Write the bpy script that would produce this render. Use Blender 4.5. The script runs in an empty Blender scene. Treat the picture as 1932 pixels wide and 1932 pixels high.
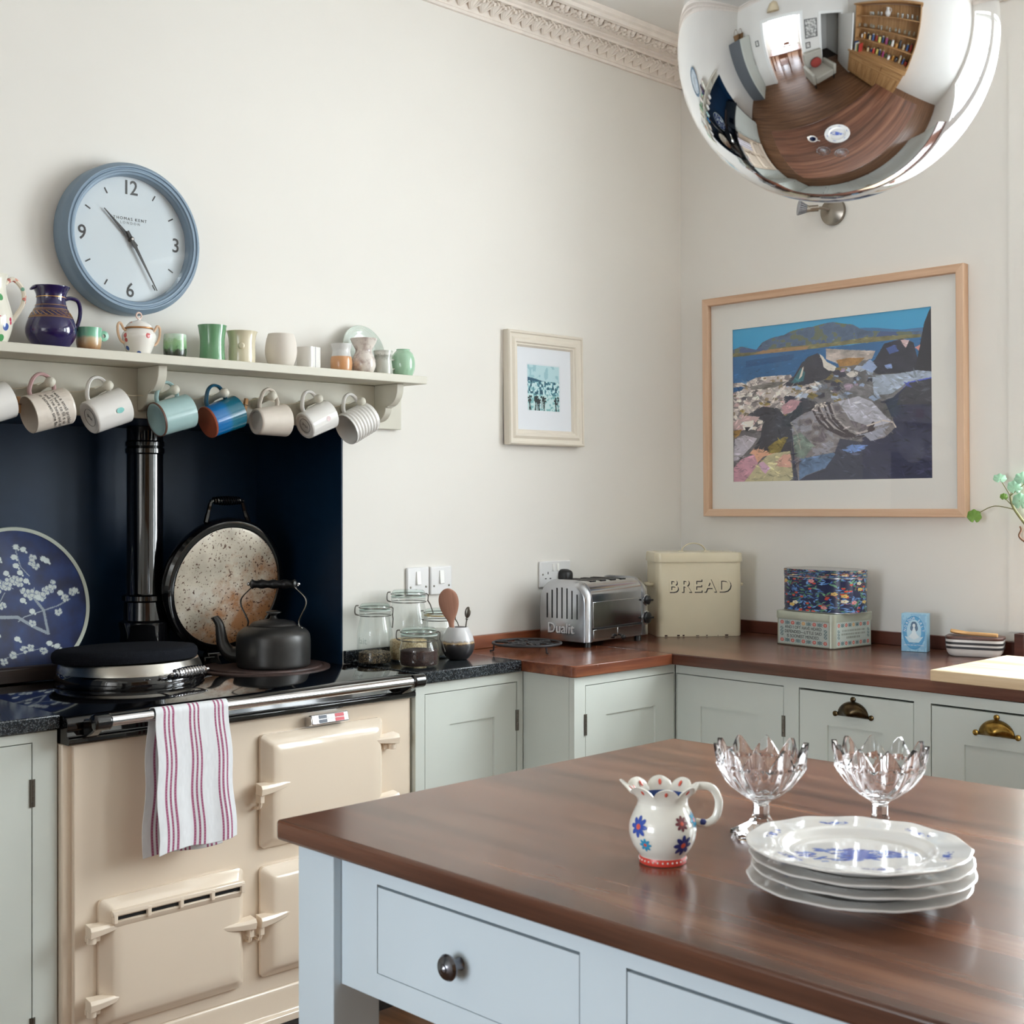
import bpy, math, random
import numpy as np
from mathutils import Vector, Matrix
random.seed(7)
S = bpy.context.scene
COL = S.collection
PI = math.pi

# ------------------------------------------------------------------ camera
CAM = Vector((-3.83, -3.0, 1.38))
YAW = math.radians(45.39)
cd = bpy.data.cameras.new('camera')
cd.sensor_width = 36.0
cd.lens = 36.0 * 2483.2 / 1932.0
cd.shift_y = -(932.9 - 966.0) / 1932.0 * -1.0
cd.clip_start = 0.02
cd.dof.use_dof = True
cd.dof.focus_distance = 3.75
cd.dof.aperture_fstop = 13.0
cam = bpy.data.objects.new('camera', cd)
COL.objects.link(cam)
cam.location = CAM
cam.rotation_euler = (PI / 2, 0, YAW - PI / 2)
S.camera = cam

# ------------------------------------------------------------------ sky, daylight, exposure
w = bpy.data.worlds.new('sky')
S.world = w
w.use_nodes = True
bg = w.node_tree.nodes['Background']
bg.inputs[0].default_value = (0.80, 0.90, 1.0, 1)
bg.inputs[1].default_value = 2.0

def area(name, loc, direction, sx, sy, power, color):
    l = bpy.data.lights.new(name, 'AREA')
    l.shape = 'RECTANGLE'; l.size = sx; l.size_y = sy
    l.energy = power; l.color = color
    o = bpy.data.objects.new(name, l)
    COL.objects.link(o)
    o.location = loc
    o.rotation_euler = Vector(direction).to_track_quat('-Z', 'Y').to_euler()
    return o

DAY = (0.912, 0.955, 1.0)
area('daylight_sink_window', (0.42, -1.92, 1.95), (-1, 0.06, -0.15), 1.25, 1.7, 106, DAY)
area('added_window_light', (0.42, -3.48, 1.95), (-1, 0.10, -0.15), 1.25, 1.7, 70, DAY)  # added lamp at an invented window, strengthens light from the right
area('daylight_dining_room', (-7.9, -1.6, 1.55), (1, 0, 0), 1.9, 2.0, 140, (0.85, 0.92, 1.0))
S.view_settings.view_transform = 'Standard'
S.view_settings.look = 'None'
S.view_settings.gamma = 1.0
S.view_settings.exposure = 0.38
S.view_settings.use_curve_mapping = False
S.cycles.max_bounces = 14
S.cycles.diffuse_bounces = 6
S.cycles.glossy_bounces = 6
S.cycles.transmission_bounces = 12
S.cycles.transparent_max_bounces = 24
S.cycles.caustics_reflective = False
S.cycles.caustics_refractive = True
S.cycles.sample_clamp_indirect = 6.0

# ------------------------------------------------------------------ helpers
def lin(c):
    c = c / 255.0
    return c / 12.92 if c <= 0.04045 else ((c + 0.055) / 1.055) ** 2.4
def rgb(r, g, b): return (lin(r), lin(g), lin(b), 1.0)
def linarr(a):
    a = np.asarray(a, float) / 255.0
    return np.where(a <= 0.04045, a / 12.92, ((a + 0.055) / 1.055) ** 2.4)

_mats = {}
def newmat(name):
    m = bpy.data.materials.new(name); m.use_nodes = True
    nt = m.node_tree
    return m, nt, nt.nodes['Principled BSDF']
def N(nt, t, **kw):
    n = nt.nodes.new(t)
    for k, v in kw.items(): setattr(n, k, v)
    return n
def coords(nt, scale=(1, 1, 1), rot=(0, 0, 0)):
    tc = N(nt, 'ShaderNodeTexCoord'); mp = N(nt, 'ShaderNodeMapping')
    mp.inputs['Scale'].default_value = scale; mp.inputs['Rotation'].default_value = rot
    nt.links.new(tc.outputs['Object'], mp.inputs[0])
    return mp.outputs[0]
def noise(nt, vec, scale, detail=4, rough=0.55):
    n = N(nt, 'ShaderNodeTexNoise'); n.inputs['Scale'].default_value = scale
    n.inputs['Detail'].default_value = detail; n.inputs['Roughness'].default_value = rough
    nt.links.new(vec, n.inputs['Vector']); return n.outputs['Fac']
def ramp(nt, fac, stops):
    r = N(nt, 'ShaderNodeValToRGB'); e = r.color_ramp.elements
    while len(e) < len(stops): e.new(0.5)
    for i, (p, c) in enumerate(stops): e[i].position = p; e[i].color = c
    nt.links.new(fac, r.inputs[0]); return r.outputs[0]
def bump(nt, b, h, strength, dist=0.002):
    n = N(nt, 'ShaderNodeBump'); n.inputs['Strength'].default_value = strength; n.inputs['Distance'].default_value = dist
    nt.links.new(h, n.inputs['Height']); nt.links.new(n.outputs[0], b.inputs['Normal'])

def plain(name, c, rough=0.5, metal=0.0, spec=0.5, coat=0.0, vary=0.0, vs=8.0, bmp=0.0, bs=60.0, bd=0.001):
    """painted / glazed / metal surface, with slight procedural variation"""
    if name in _mats: return _mats[name]
    m, nt, b = newmat(name)
    col = rgb(*c)
    b.inputs['Base Color'].default_value = col
    b.inputs['Roughness'].default_value = rough
    b.inputs['Metallic'].default_value = metal
    b.inputs['Specular IOR Level'].default_value = spec
    b.inputs['Coat Weight'].default_value = coat
    b.inputs['Coat Roughness'].default_value = 0.04
    if vary or bmp:
        v = coords(nt)
    if vary:
        f = noise(nt, v, vs)
        lo = tuple(x * (1 - vary) for x in col[:3]) + (1,); hi = tuple(min(1, x * (1 + vary)) for x in col[:3]) + (1,)
        nt.links.new(ramp(nt, f, [(0.3, lo), (0.7, hi)]), b.inputs['Base Color'])
    if bmp:
        bump(nt, b, noise(nt, v, bs), bmp, bd)
    _mats[name] = m
    return m

def wood(name, dark, mid, light, axis='Y', rough=0.32, fine=1.0, strip=0.0, coat=0.0, spec=0.5, sc=(0.8, 1.15)):
    """long-grained timber; grain runs along axis; strip = stave width across the grain"""
    if name in _mats: return _mats[name]
    m, nt, b = newmat(name)
    s = {'X': (1.2, 22, 22), 'Y': (22, 1.2, 22), 'Z': (22, 22, 1.2)}[axis]
    v = coords(nt, tuple(x * fine for x in s))
    f1 = noise(nt, v, 1.0, 6, 0.62)
    c = ramp(nt, f1, [(0.28, rgb(*dark)), (0.5, rgb(*mid)), (0.74, rgb(*light))])
    if strip:
        tc = N(nt, 'ShaderNodeTexCoord'); sx = N(nt, 'ShaderNodeSeparateXYZ'); nt.links.new(tc.outputs['Object'], sx.inputs[0])
        a, along = {'Y': ('X', 'Y'), 'X': ('Y', 'X'), 'Z': ('X', 'Z')}[axis]
        mu = N(nt, 'ShaderNodeMath', operation='MULTIPLY'); mu.inputs[1].default_value = 1.0 / strip
        nt.links.new(sx.outputs[a], mu.inputs[0])
        fl = N(nt, 'ShaderNodeMath', operation='FLOOR'); nt.links.new(mu.outputs[0], fl.inputs[0])
        wn = N(nt, 'ShaderNodeTexWhiteNoise', noise_dimensions='1D'); nt.links.new(fl.outputs[0], wn.inputs['W'])
        mr = N(nt, 'ShaderNodeMapRange'); mr.inputs['To Min'].default_value = sc[0]; mr.inputs['To Max'].default_value = sc[1]
        nt.links.new(wn.outputs['Value'], mr.inputs['Value'])
        mx = N(nt, 'ShaderNodeMix', data_type='RGBA', blend_type='MULTIPLY'); mx.inputs[0].default_value = 1.0
        nt.links.new(c, mx.inputs[6]); nt.links.new(mr.outputs[0], mx.inputs[7]); c = mx.outputs[2]
    nt.links.new(c, b.inputs['Base Color'])
    rr = N(nt, 'ShaderNodeMapRange'); rr.inputs['To Min'].default_value = rough * 0.75; rr.inputs['To Max'].default_value = rough * 1.3
    nt.links.new(noise(nt, coords(nt), 5.0), rr.inputs['Value']); nt.links.new(rr.outputs[0], b.inputs['Roughness'])
    b.inputs['Coat Weight'].default_value = coat; b.inputs['Coat Roughness'].default_value = 0.12
    b.inputs['Specular IOR Level'].default_value = spec
    bump(nt, b, f1, 0.12, 0.001)
    _mats[name] = m
    return m

def two(name, ca, cb, scale=20, lo=0.45, hi=0.55, rough=0.3, coat=0.0, metal=0.0, stretch=(1, 1, 1), detail=4, bmp=0.0):
    """two-colour mottled surface"""
    if name in _mats: return _mats[name]
    m, nt, b = newmat(name)
    f = noise(nt, coords(nt, stretch), scale, detail)
    nt.links.new(ramp(nt, f, [(lo, rgb(*ca)), (hi, rgb(*cb))]), b.inputs['Base Color'])
    b.inputs['Roughness'].default_value = rough; b.inputs['Coat Weight'].default_value = coat
    b.inputs['Metallic'].default_value = metal
    if bmp: bump(nt, b, f, bmp, 0.002)
    _mats[name] = m
    return m

def zbands(name, stops, rough=0.25, coat=0.4, wob=0.0, wscale=40):
    """glaze whose colour changes with height: stops = [(z, rgb255)] hard-ish steps given in pairs"""
    if name in _mats: return _mats[name]
    m, nt, b = newmat(name)
    tc = N(nt, 'ShaderNodeTexCoord'); sx = N(nt, 'ShaderNodeSeparateXYZ'); nt.links.new(tc.outputs['Object'], sx.inputs[0])
    z0 = stops[0][0]; z1 = stops[-1][0]
    src = sx.outputs['Z']
    if wob:
        nz = noise(nt, tc.outputs['Object'], wscale, 3)
        ma = N(nt, 'ShaderNodeMath', operation='MULTIPLY_ADD'); ma.inputs[1].default_value = wob
        nt.links.new(nz, ma.inputs[0]); nt.links.new(src, ma.inputs[2])
        sb = N(nt, 'ShaderNodeMath', operation='SUBTRACT'); sb.inputs[1].default_value = wob * 0.5
        nt.links.new(ma.outputs[0], sb.inputs[0]); src = sb.outputs[0]
    mr = N(nt, 'ShaderNodeMapRange'); mr.inputs['From Min'].default_value = z0; mr.inputs['From Max'].default_value = z1
    nt.links.new(src, mr.inputs['Value'])
    c = ramp(nt, mr.outputs[0], [((z - z0) / (z1 - z0), rgb(*k)) for z, k in stops])
    nt.links.new(c, b.inputs['Base Color'])
    b.inputs['Roughness'].default_value = rough; b.inputs['Coat Weight'].default_value = coat; b.inputs['Coat Roughness'].default_value = 0.05
    _mats[name] = m
    return m

def glass(name, tint=(1, 1, 1), thin=True, rough=0.0, refl=0.035):
    if name in _mats: return _mats[name]
    m, nt, b = newmat(name)
    if thin:
        nt.nodes.remove(b)
        out = nt.nodes['Material Output']
        tr = N(nt, 'ShaderNodeBsdfTransparent'); tr.inputs[0].default_value = (*tint, 1)
        gl = N(nt, 'ShaderNodeBsdfGlossy'); gl.inputs['Roughness'].default_value = 0.02
        lw = N(nt, 'ShaderNodeLayerWeight'); lw.inputs[0].default_value = 0.5
        pw = N(nt, 'ShaderNodeMath', operation='POWER'); pw.inputs[1].default_value = 5.0; nt.links.new(lw.outputs['Facing'], pw.inputs[0])
        ma = N(nt, 'ShaderNodeMath', operation='MULTIPLY_ADD'); ma.inputs[1].default_value = 0.9; ma.inputs[2].default_value = refl; nt.links.new(pw.outputs[0], ma.inputs[0])
        mx = N(nt, 'ShaderNodeMixShader')
        nt.links.new(ma.outputs[0], mx.inputs[0]); nt.links.new(tr.outputs[0], mx.inputs[1]); nt.links.new(gl.outputs[0], mx.inputs[2])
        nt.links.new(mx.outputs[0], out.inputs[0])
    else:
        b.inputs['Base Color'].default_value = (*tint, 1)
        b.inputs['Transmission Weight'].default_value = 1.0
        b.inputs['Roughness'].default_value = rough
        b.inputs['IOR'].default_value = 1.52
    _mats[name] = m
    return m

def printed(name, rough=0.4, coat=0.0, bmp=0.0, spec=0.5):
    """colours read from a painted mesh attribute (flat print)"""
    if name in _mats: return _mats[name]
    m, nt, b = newmat(name)
    a = N(nt, 'ShaderNodeAttribute', attribute_name='ink')
    nt.links.new(a.outputs['Color'], b.inputs['Base Color'])
    b.inputs['Roughness'].default_value = rough; b.inputs['Coat Weight'].default_value = coat; b.inputs['Specular IOR Level'].default_value = spec
    if bmp: bump(nt, b, noise(nt, coords(nt), 900, 2), bmp, 0.0006)
    _mats[name] = m
    return m

# ------------------------------------------------------------------ mesh building
class G:
    def __init__(s, M=None):
        s.v = []; s.f = []; s.mi = []; s.M = M or Matrix(); s.k = 0
    def add(s, vs, fs):
        o = len(s.v); M = s.M
        for p in vs: s.v.append(tuple(M @ Vector(p)))
        for f in fs: s.f.append(tuple(i + o for i in f)); s.mi.append(s.k)
        return s
    def box(s, x0, x1, y0, y1, z0, z1):
        vs = [(x, y, z) for z in (z0, z1) for y in (y0, y1) for x in (x0, x1)]
        return s.add(vs, [(0, 2, 3, 1), (4, 5, 7, 6), (0, 1, 5, 4), (2, 6, 7, 3), (0, 4, 6, 2), (1, 3, 7, 5)])
    def frustum(s, x0, x1, z0, z1, y0, y1, inset):
        """block with sloped edges rising from y0 (base) to y1 (front face inset)"""
        i = inset
        vs = [(x0, y0, z0), (x1, y0, z0), (x1, y0, z1), (x0, y0, z1), (x0 + i, y1, z0 + i), (x1 - i, y1, z0 + i), (x1 - i, y1, z1 - i), (x0 + i, y1, z1 - i)]
        return s.add(vs, [(0, 3, 2, 1), (4, 5, 6, 7), (0, 1, 5, 4), (1, 2, 6, 5), (2, 3, 7, 6), (3, 0, 4, 7)])
    def lathe(s, prof, n=32, a0=0, a1=2 * PI, close=True, rfun=None):
        vs = []; fs = []; m = len(prof); full = close
        cnt = n if full else n + 1
        for j in range(cnt):
            a = a0 + (a1 - a0) * j / n
            for i, (r, z) in enumerate(prof):
                rr, zz = rfun(r, z, a, i) if rfun else (r, z)
                vs.append((rr * math.cos(a), rr * math.sin(a), zz))
        for j in range(n):
            k = (j + 1) % cnt
            for i in range(m - 1):
                a, b, c, d = j * m + i, k * m + i, k * m + i + 1, j * m + i + 1
                if prof[i][0] < 1e-7 and not rfun: fs.append((a, c, d))
                elif prof[i + 1][0] < 1e-7 and not rfun: fs.append((a, b, c))
                else: fs.append((a, b, c, d))
        return s.add(vs, fs)
    def tube(s, path, r, n=8, closed=False, caps=True, flat=1.0, up=(0, 0, 1)):
        P = [Vector(p) for p in path]; m = len(P)
        R = r if isinstance(r, (list, tuple)) else [r] * m
        vs = []; fs = []
        T0 = None; u = None
        for i in range(m):
            if closed: t = P[(i + 1) % m] - P[i - 1]
            else: t = P[min(i + 1, m - 1)] - P[max(i - 1, 0)]
            if t.length < 1e-9: t = Vector((0, 0, 1))
            t.normalize()
            if u is None:
                h = Vector(up) if abs(t.dot(Vector(up))) < 0.95 else Vector((1, 0, 0))
                u = (h - t * h.dot(t)).normalized()
            else:
                u = u - t * u.dot(t)
                u = u.normalized() if u.length > 1e-6 else t.orthogonal().normalized()
            b = t.cross(u)
            for j in range(n):
                a = 2 * PI * j / n
                vs.append(P[i] + (u * math.cos(a) * flat + b * math.sin(a)) * R[i])
        for i in range(m if closed else m - 1):
            k = (i + 1) % m
            for j in range(n):
                l = (j + 1) % n
                fs.append((i * n + j, i * n + l, k * n + l, k * n + j))
        if caps and not closed:
            fs.append(tuple(range(n - 1, -1, -1))); fs.append(tuple((m - 1) * n + j for j in range(n)))
        return s.add(vs, fs)
    def prism(s, poly, d0, d1, axis='Y'):
        """extrude a 2-D outline (counter-clockwise) along an axis"""
        n = len(poly)
        def P(a, b, d): return {'Y': (a, d, b), 'X': (d, a, b), 'Z': (a, b, d)}[axis]
        vs = [P(a, b, d0) for a, b in poly] + [P(a, b, d1) for a, b in poly]
        fs = [tuple(range(n)), tuple(range(2 * n - 1, n - 1, -1))] + [(i, i + n, (i + 1) % n + n, (i + 1) % n) for i in range(n)]
        return s.add(vs, fs)
    def ball(s, c, r, n=14, m=9, sq=(1, 1, 1)):
        M0 = s.M
        s.M = M0 @ Matrix.Translation(c) @ Matrix.Diagonal((*sq, 1))
        s.lathe([(r * math.sin(PI * i / m) if 0 < i < m else 0, -r * math.cos(PI * i / m)) for i in range(m + 1)], n)
        s.M = M0
        return s
    def loft(s, rings, cap0=True, cap1=True, closed=True):
        n = len(rings[0]); vs = [p for r in rings for p in r]; fs = []
        for i in range(len(rings) - 1):
            for j in range(n if closed else n - 1):
                k = (j + 1) % n
                fs.append((i * n + j, i * n + k, (i + 1) * n + k, (i + 1) * n + j))
        if cap0: fs.append(tuple(range(n - 1, -1, -1)))
        if cap1: fs.append(tuple((len(rings) - 1) * n + j for j in range(n)))
        return s.add(vs, fs)

def T(x=0, y=0, z=0): return Matrix.Translation((x, y, z))
def RX(d): return Matrix.Rotation(math.radians(d), 4, 'X')
def RY(d): return Matrix.Rotation(math.radians(d), 4, 'Y')
def RZ(d): return Matrix.Rotation(math.radians(d), 4, 'Z')

def rrect(w, d, r, n=6, cx=0, cy=0):
    pts = []
    for sx, sy, a0 in ((1, 1, 0), (-1, 1, 90), (-1, -1, 180), (1, -1, 270)):
        for i in range(n + 1):
            a = math.radians(a0 + 90 * i / n)
            pts.append((cx + sx * (w / 2 - r) + r * math.cos(a), cy + sy * (d / 2 - r) + r * math.sin(a)))
    return pts

def obj(name, g, mat, parent=None, loc=None, rot=None, bevel=0.0, bseg=2, smooth=40, sub=0, solid=0.0):
    me = bpy.data.meshes.new(name)
    me.from_pydata(g.v, [], g.f)
    mats = mat if isinstance(mat, (list, tuple)) else [mat]
    for m in mats: me.materials.append(m)
    if len(mats) > 1: me.polygons.foreach_set('material_index', g.mi)
    if smooth:
        me.polygons.foreach_set('use_smooth', [True] * len(me.polygons))
        if smooth < 180: me.set_sharp_from_angle(angle=math.radians(smooth))
    me.update()
    o = bpy.data.objects.new(name, me)
    COL.objects.link(o)
    if parent is not None: o.parent = parent
    if loc: o.location = loc
    if rot: o.rotation_euler = rot
    if solid:
        md = o.modifiers.new('thickness', 'SOLIDIFY'); md.thickness = solid; md.offset = 0
    if bevel:
        md = o.modifiers.new('bevel', 'BEVEL'); md.width = bevel; md.segments = bseg; md.limit_method = 'ANGLE'; md.angle_limit = math.radians(40); md.harden_normals = False
    if sub:
        md = o.modifiers.new('sub', 'SUBSURF'); md.levels = sub; md.render_levels = sub
    return o

def tag(o, label, cat, group=None):
    o['label'] = label; o['category'] = cat
    if group: o['group'] = group
    return o
def struct(o, label=None):
    o['kind'] = 'structure'
    if label: o['label'] = label
    return o
def thing(name, label, cat, loc=(0, 0, 0), rz=0.0, group=None, rot=None):
    o = bpy.data.objects.new(name, None); o.empty_display_size = 0.05
    COL.objects.link(o)
    o.location = loc
    o.rotation_euler = rot if rot else (0, 0, math.radians(rz))
    return tag(o, label, cat, group)
def copy_tree(o, parent=None):
    c = o.copy(); COL.objects.link(c); c.parent = parent
    for ch in [k for k in KIDS.get(o.name, [])]: copy_tree(ch, c)
    return c
KIDS = {}

def text(name, body, size, mat, parent, M, depth=0.0004, space=1.0, sx=1.0, line=1.0, bold=0.0):
    cu = bpy.data.curves.new(name, 'FONT')
    cu.body = body; cu.size = size; cu.extrude = depth; cu.align_x = 'CENTER'; cu.align_y = 'CENTER'
    cu.space_character = space; cu.space_line = line; cu.offset = bold; cu.resolution_u = 3
    tmp = bpy.data.objects.new(name, cu); COL.objects.link(tmp)
    me = bpy.data.meshes.new_from_object(tmp)
    bpy.data.objects.remove(tmp); bpy.data.curves.remove(cu)
    me.transform(M @ Matrix.Diagonal((sx, 1, 1, 1)))
    me.materials.clear(); me.materials.append(mat)
    o = bpy.data.objects.new(name, me); COL.objects.link(o)
    if parent is not None: o.parent = parent
    return o

# flat prints: a small painter working on an array, then read by the vertices of a fine grid
class Canvas:
    def __init__(s, w, h, c=(255, 255, 255)):
        s.w, s.h = w, h
        s.a = np.zeros((h, w, 3)); s.a[:] = c
        s.Y, s.X = np.mgrid[0:h, 0:w].astype(float)
        s.X = (s.X + 0.5) / w; s.Y = (s.Y + 0.5) / h
    def put(s, m, c, al=1.0):
        c = np.asarray(c, float)
        if c.ndim == 1: s.a[m] = s.a[m] * (1 - al) + c * al
        else: s.a[m] = s.a[m] * (1 - al) + c[m] * al
    def poly(s, pts, c, al=1.0):
        full = np.zeros((s.h, s.w), bool); n = len(pts)
        ys = [p[1] for p in pts]; xs = [p[0] for p in pts]
        r0, r1 = max(0, int(min(ys) * s.h) - 1), min(s.h, int(max(ys) * s.h) + 2); c0, c1 = max(0, int(min(xs) * s.w) - 1), min(s.w, int(max(xs) * s.w) + 2)
        if r1 <= r0 or c1 <= c0: return full
        X, Y = s.X[r0:r1, c0:c1], s.Y[r0:r1, c0:c1]; m = np.zeros(X.shape, bool)
        for i in range(n):
            x1, y1 = pts[i]; x2, y2 = pts[(i + 1) % n]
            if y1 == y2: continue
            cond = ((Y >= min(y1, y2)) & (Y < max(y1, y2)))
            m ^= cond & (X < (x2 - x1) * (Y - y1) / (y2 - y1) + x1)
        full[r0:r1, c0:c1] = m
        s.put(full, c, al); return full
    def ell(s, cx, cy, rx, ry, c, al=1.0, rot=0.0):
        ca, sa = math.cos(rot), math.sin(rot)
        q = max(rx, ry); r0, r1 = max(0, int((cy - q) * s.h) - 1), min(s.h, int((cy + q) * s.h) + 2); c0, c1 = max(0, int((cx - q) * s.w) - 1), min(s.w, int((cx + q) * s.w) + 2)
        if r1 <= r0 or c1 <= c0: return
        dx = s.X[r0:r1, c0:c1] - cx; dy = s.Y[r0:r1, c0:c1] - cy
        m = ((dx * ca + dy * sa) / rx) ** 2 + ((-dx * sa + dy * ca) / ry) ** 2 < 1
        w = s.a[r0:r1, c0:c1]; w[m] = w[m] * (1 - al) + np.asarray(c, float) * al
    def line(s, pts, wd, c, asp=1.0, al=1.0):
        for (x1, y1), (x2, y2) in zip(pts, pts[1:]):
            dx, dy = x2 - x1, (y2 - y1) * asp; L = dx * dx + dy * dy + 1e-12
            q = wd / min(asp, 1.0)
            r0, r1 = max(0, int((min(y1, y2) - q) * s.h) - 1), min(s.h, int((max(y1, y2) + q) * s.h) + 2); c0, c1 = max(0, int((min(x1, x2) - q) * s.w) - 1), min(s.w, int((max(x1, x2) + q) * s.w) + 2)
            if r1 <= r0 or c1 <= c0: continue
            X, Y = s.X[r0:r1, c0:c1], s.Y[r0:r1, c0:c1]
            t = np.clip(((X - x1) * dx + (Y - y1) * asp * dy) / L, 0, 1)
            m = np.hypot(X - x1 - t * dx, (Y - y1) * asp - t * dy) < wd / 2
            w = s.a[r0:r1, c0:c1]; w[m] = w[m] * (1 - al) + np.asarray(c, float) * al
    def rect(s, x0, y0, x1, y1, c, al=1.0):
        s.put((s.X >= x0) & (s.X < x1) & (s.Y >= y0) & (s.Y < y1), c, al)
    def sample(s, u, v):
        """u right, v up in 0..1"""
        x = np.clip((np.asarray(u) * s.w).astype(int), 0, s.w - 1); y = np.clip(((1 - np.asarray(v)) * s.h).astype(int), 0, s.h - 1)
        return s.a[y, x]
def vnoise(w, h, cells, seed, octaves=3):
    r = np.random.RandomState(seed); out = np.zeros((h, w)); amp = 1.0; tot = 0
    for o in range(octaves):
        n = int(cells * 2 ** o) + 2; g = r.rand(n, n)
        y = np.linspace(0, n - 1.001, h); x = np.linspace(0, n - 1.001, w)
        yi = y.astype(int); xi = x.astype(int); fy = (y - yi)[:, None]; fx = (x - xi)[None, :]
        fy = fy * fy * (3 - 2 * fy); fx = fx * fx * (3 - 2 * fx)
        a = g[yi][:, xi]; b = g[yi][:, xi + 1]; c = g[yi + 1][:, xi]; d = g[yi + 1][:, xi + 1]
        out += amp * ((a * (1 - fx) + b * fx) * (1 - fy) + (c * (1 - fx) + d * fx) * fy); tot += amp; amp *= 0.5
    return out / tot

def sheet(name, canvas, nu, nv, fun, mat, parent=None, closed_u=False, smooth=True):
    """fine grid u,v in 0..1 mapped by fun(u,v)->xyz; per-vertex ink from the canvas"""
    us = np.linspace(0, 1, nu + 1); vs = np.linspace(0, 1, nv + 1)
    UU, VV = np.meshgrid(us, vs)
    P = fun(UU.ravel(), VV.ravel())
    verts = np.stack(P, 1)
    i = np.arange(nu)[None, :] + (np.arange(nv) * (nu + 1))[:, None]
    F = np.stack([i, i + 1, i + nu + 2, i + nu + 1], -1).reshape(-1, 4)
    me = bpy.data.meshes.new(name)
    me.vertices.add(len(verts)); me.vertices.foreach_set('co', verts.ravel())
    me.loops.add(F.size); me.loops.foreach_set('vertex_index', F.ravel().astype(np.int32))
    me.polygons.add(len(F)); me.polygons.foreach_set('loop_start', np.arange(0, F.size, 4, dtype=np.int32))
    me.update(); me.validate()
    c = linarr(canvas.sample(UU.ravel(), VV.ravel())) if isinstance(canvas, Canvas) else canvas
    ca = me.color_attributes.new('ink', 'FLOAT_COLOR', 'POINT')
    ca.data.foreach_set('color', np.concatenate([c, np.ones((len(c), 1))], 1).ravel().astype(np.float32))
    if smooth: me.polygons.foreach_set('use_smooth', [True] * len(me.polygons))
    me.materials.append(mat)
    o = bpy.data.objects.new(name, me); COL.objects.link(o)
    if parent is not None: o.parent = parent
    return o
def ink(o, cols):
    """per-vertex ink on an existing mesh; cols linear n x 3"""
    me = o.data
    ca = me.color_attributes.new('ink', 'FLOAT_COLOR', 'POINT')
    ca.data.foreach_set('color', np.concatenate([cols, np.ones((len(cols), 1))], 1).ravel().astype(np.float32))
def arc(cx, cz, r, a0, a1, n, y=0.0, rz=None):
    rz = rz or r
    return [(cx + r * math.cos(math.radians(a0 + (a1 - a0) * i / n)), y, cz + rz * math.sin(math.radians(a0 + (a1 - a0) * i / n))) for i in range(n + 1)]
def spline(pts, n=6):
    """Catmull-Rom through points"""
    P = [Vector(p) for p in pts]; out = []
    for i in range(len(P) - 1):
        p0 = P[max(i - 1, 0)]; p1 = P[i]; p2 = P[i + 1]; p3 = P[min(i + 2, len(P) - 1)]
        for k in range(n):
            t = k / n
            out.append(0.5 * ((2 * p1) + (p2 - p0) * t + (2 * p0 - 5 * p1 + 4 * p2 - p3) * t * t + (3 * p1 - p0 - 3 * p2 + p3) * t ** 3))
    out.append(P[-1]); return out
def sprof(pts, n=5):
    """smooth a lathe profile"""
    return [(max(0.0, p.x), p.y) for p in spline([(a, b, 0) for a, b in pts], n)]
# ------------------------------------------------------------------ materials of the house
M_wall = plain('cream_wall_paint', (230, 227, 221), 0.75, spec=0.25, vary=0.018, vs=1.6, bmp=0.06, bs=14, bd=0.004)
M_ceil = plain('white_ceiling_paint', (232, 230, 226), 0.8, spec=0.2)
M_plaster = plain('old_cornice_plaster', (236, 228, 220), 0.8, spec=0.2, vary=0.05, vs=20, bmp=0.3, bs=60, bd=0.002)
M_navy = plain('navy_black_recess_paint', (15, 42, 68), 0.42, spec=0.3, vary=0.2, vs=4, bmp=0.12, bs=10, bd=0.004)
M_cab = plain('pale_grey_green_paint', (205, 210, 203), 0.42, spec=0.4, vary=0.015, vs=5, bmp=0.03, bs=40)
M_isl = plain('grey_green_paint_cool_lit', (200, 212, 219), 0.42, spec=0.4, vary=0.015, vs=5, bmp=0.03, bs=40)  # same paint as the cabinets, cool daylight put into its colour as blue
M_shelf = plain('pale_stone_shelf_paint', (206, 202, 188), 0.5, spec=0.35, vary=0.03, vs=12, bmp=0.05, bs=40)
M_gap = plain('dark_gap', (22, 22, 24), 0.9)
M_whitewd = plain('white_gloss_joinery', (236, 236, 232), 0.35)
M_mahY = wood('mahogany_worktop_long', (58, 32, 24), (92, 56, 43), (122, 80, 62), 'Y', 0.24, 1.0, 0.085)
M_mahX_lit = wood('mahogany_cross_lit', (74, 38, 26), (122, 68, 44), (162, 100, 64), 'X', 0.24, 1.0, 0.085)  # window light on this run put into the colour as brighter orange
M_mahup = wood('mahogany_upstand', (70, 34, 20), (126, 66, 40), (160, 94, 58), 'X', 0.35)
M_mahup2 = wood('mahogany_upstand_cross', (60, 28, 18), (88, 46, 34), (110, 62, 46), 'Y', 0.35)
M_isltop = wood('mahogany_island_top', (64, 39, 29), (106, 69, 51), (142, 99, 76), 'X', 0.22, 0.75, 0.095, coat=0.15, sc=(0.76, 1.2))
M_floor = wood('oak_floor_boards', (70, 46, 32), (112, 78, 54), (140, 104, 76), 'Y', 0.35, 0.8)
M_nickel = plain('aged_nickel', (120, 116, 108), 0.3, metal=1.0)
M_chrome = plain('polished_chrome', (225, 225, 228), 0.08, metal=1.0)
M_black = plain('black_enamel', (9, 9, 11), 0.08, spec=0.6, coat=0.6)
M_blackmatt = plain('black_plastic', (16, 16, 18), 0.4)

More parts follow.
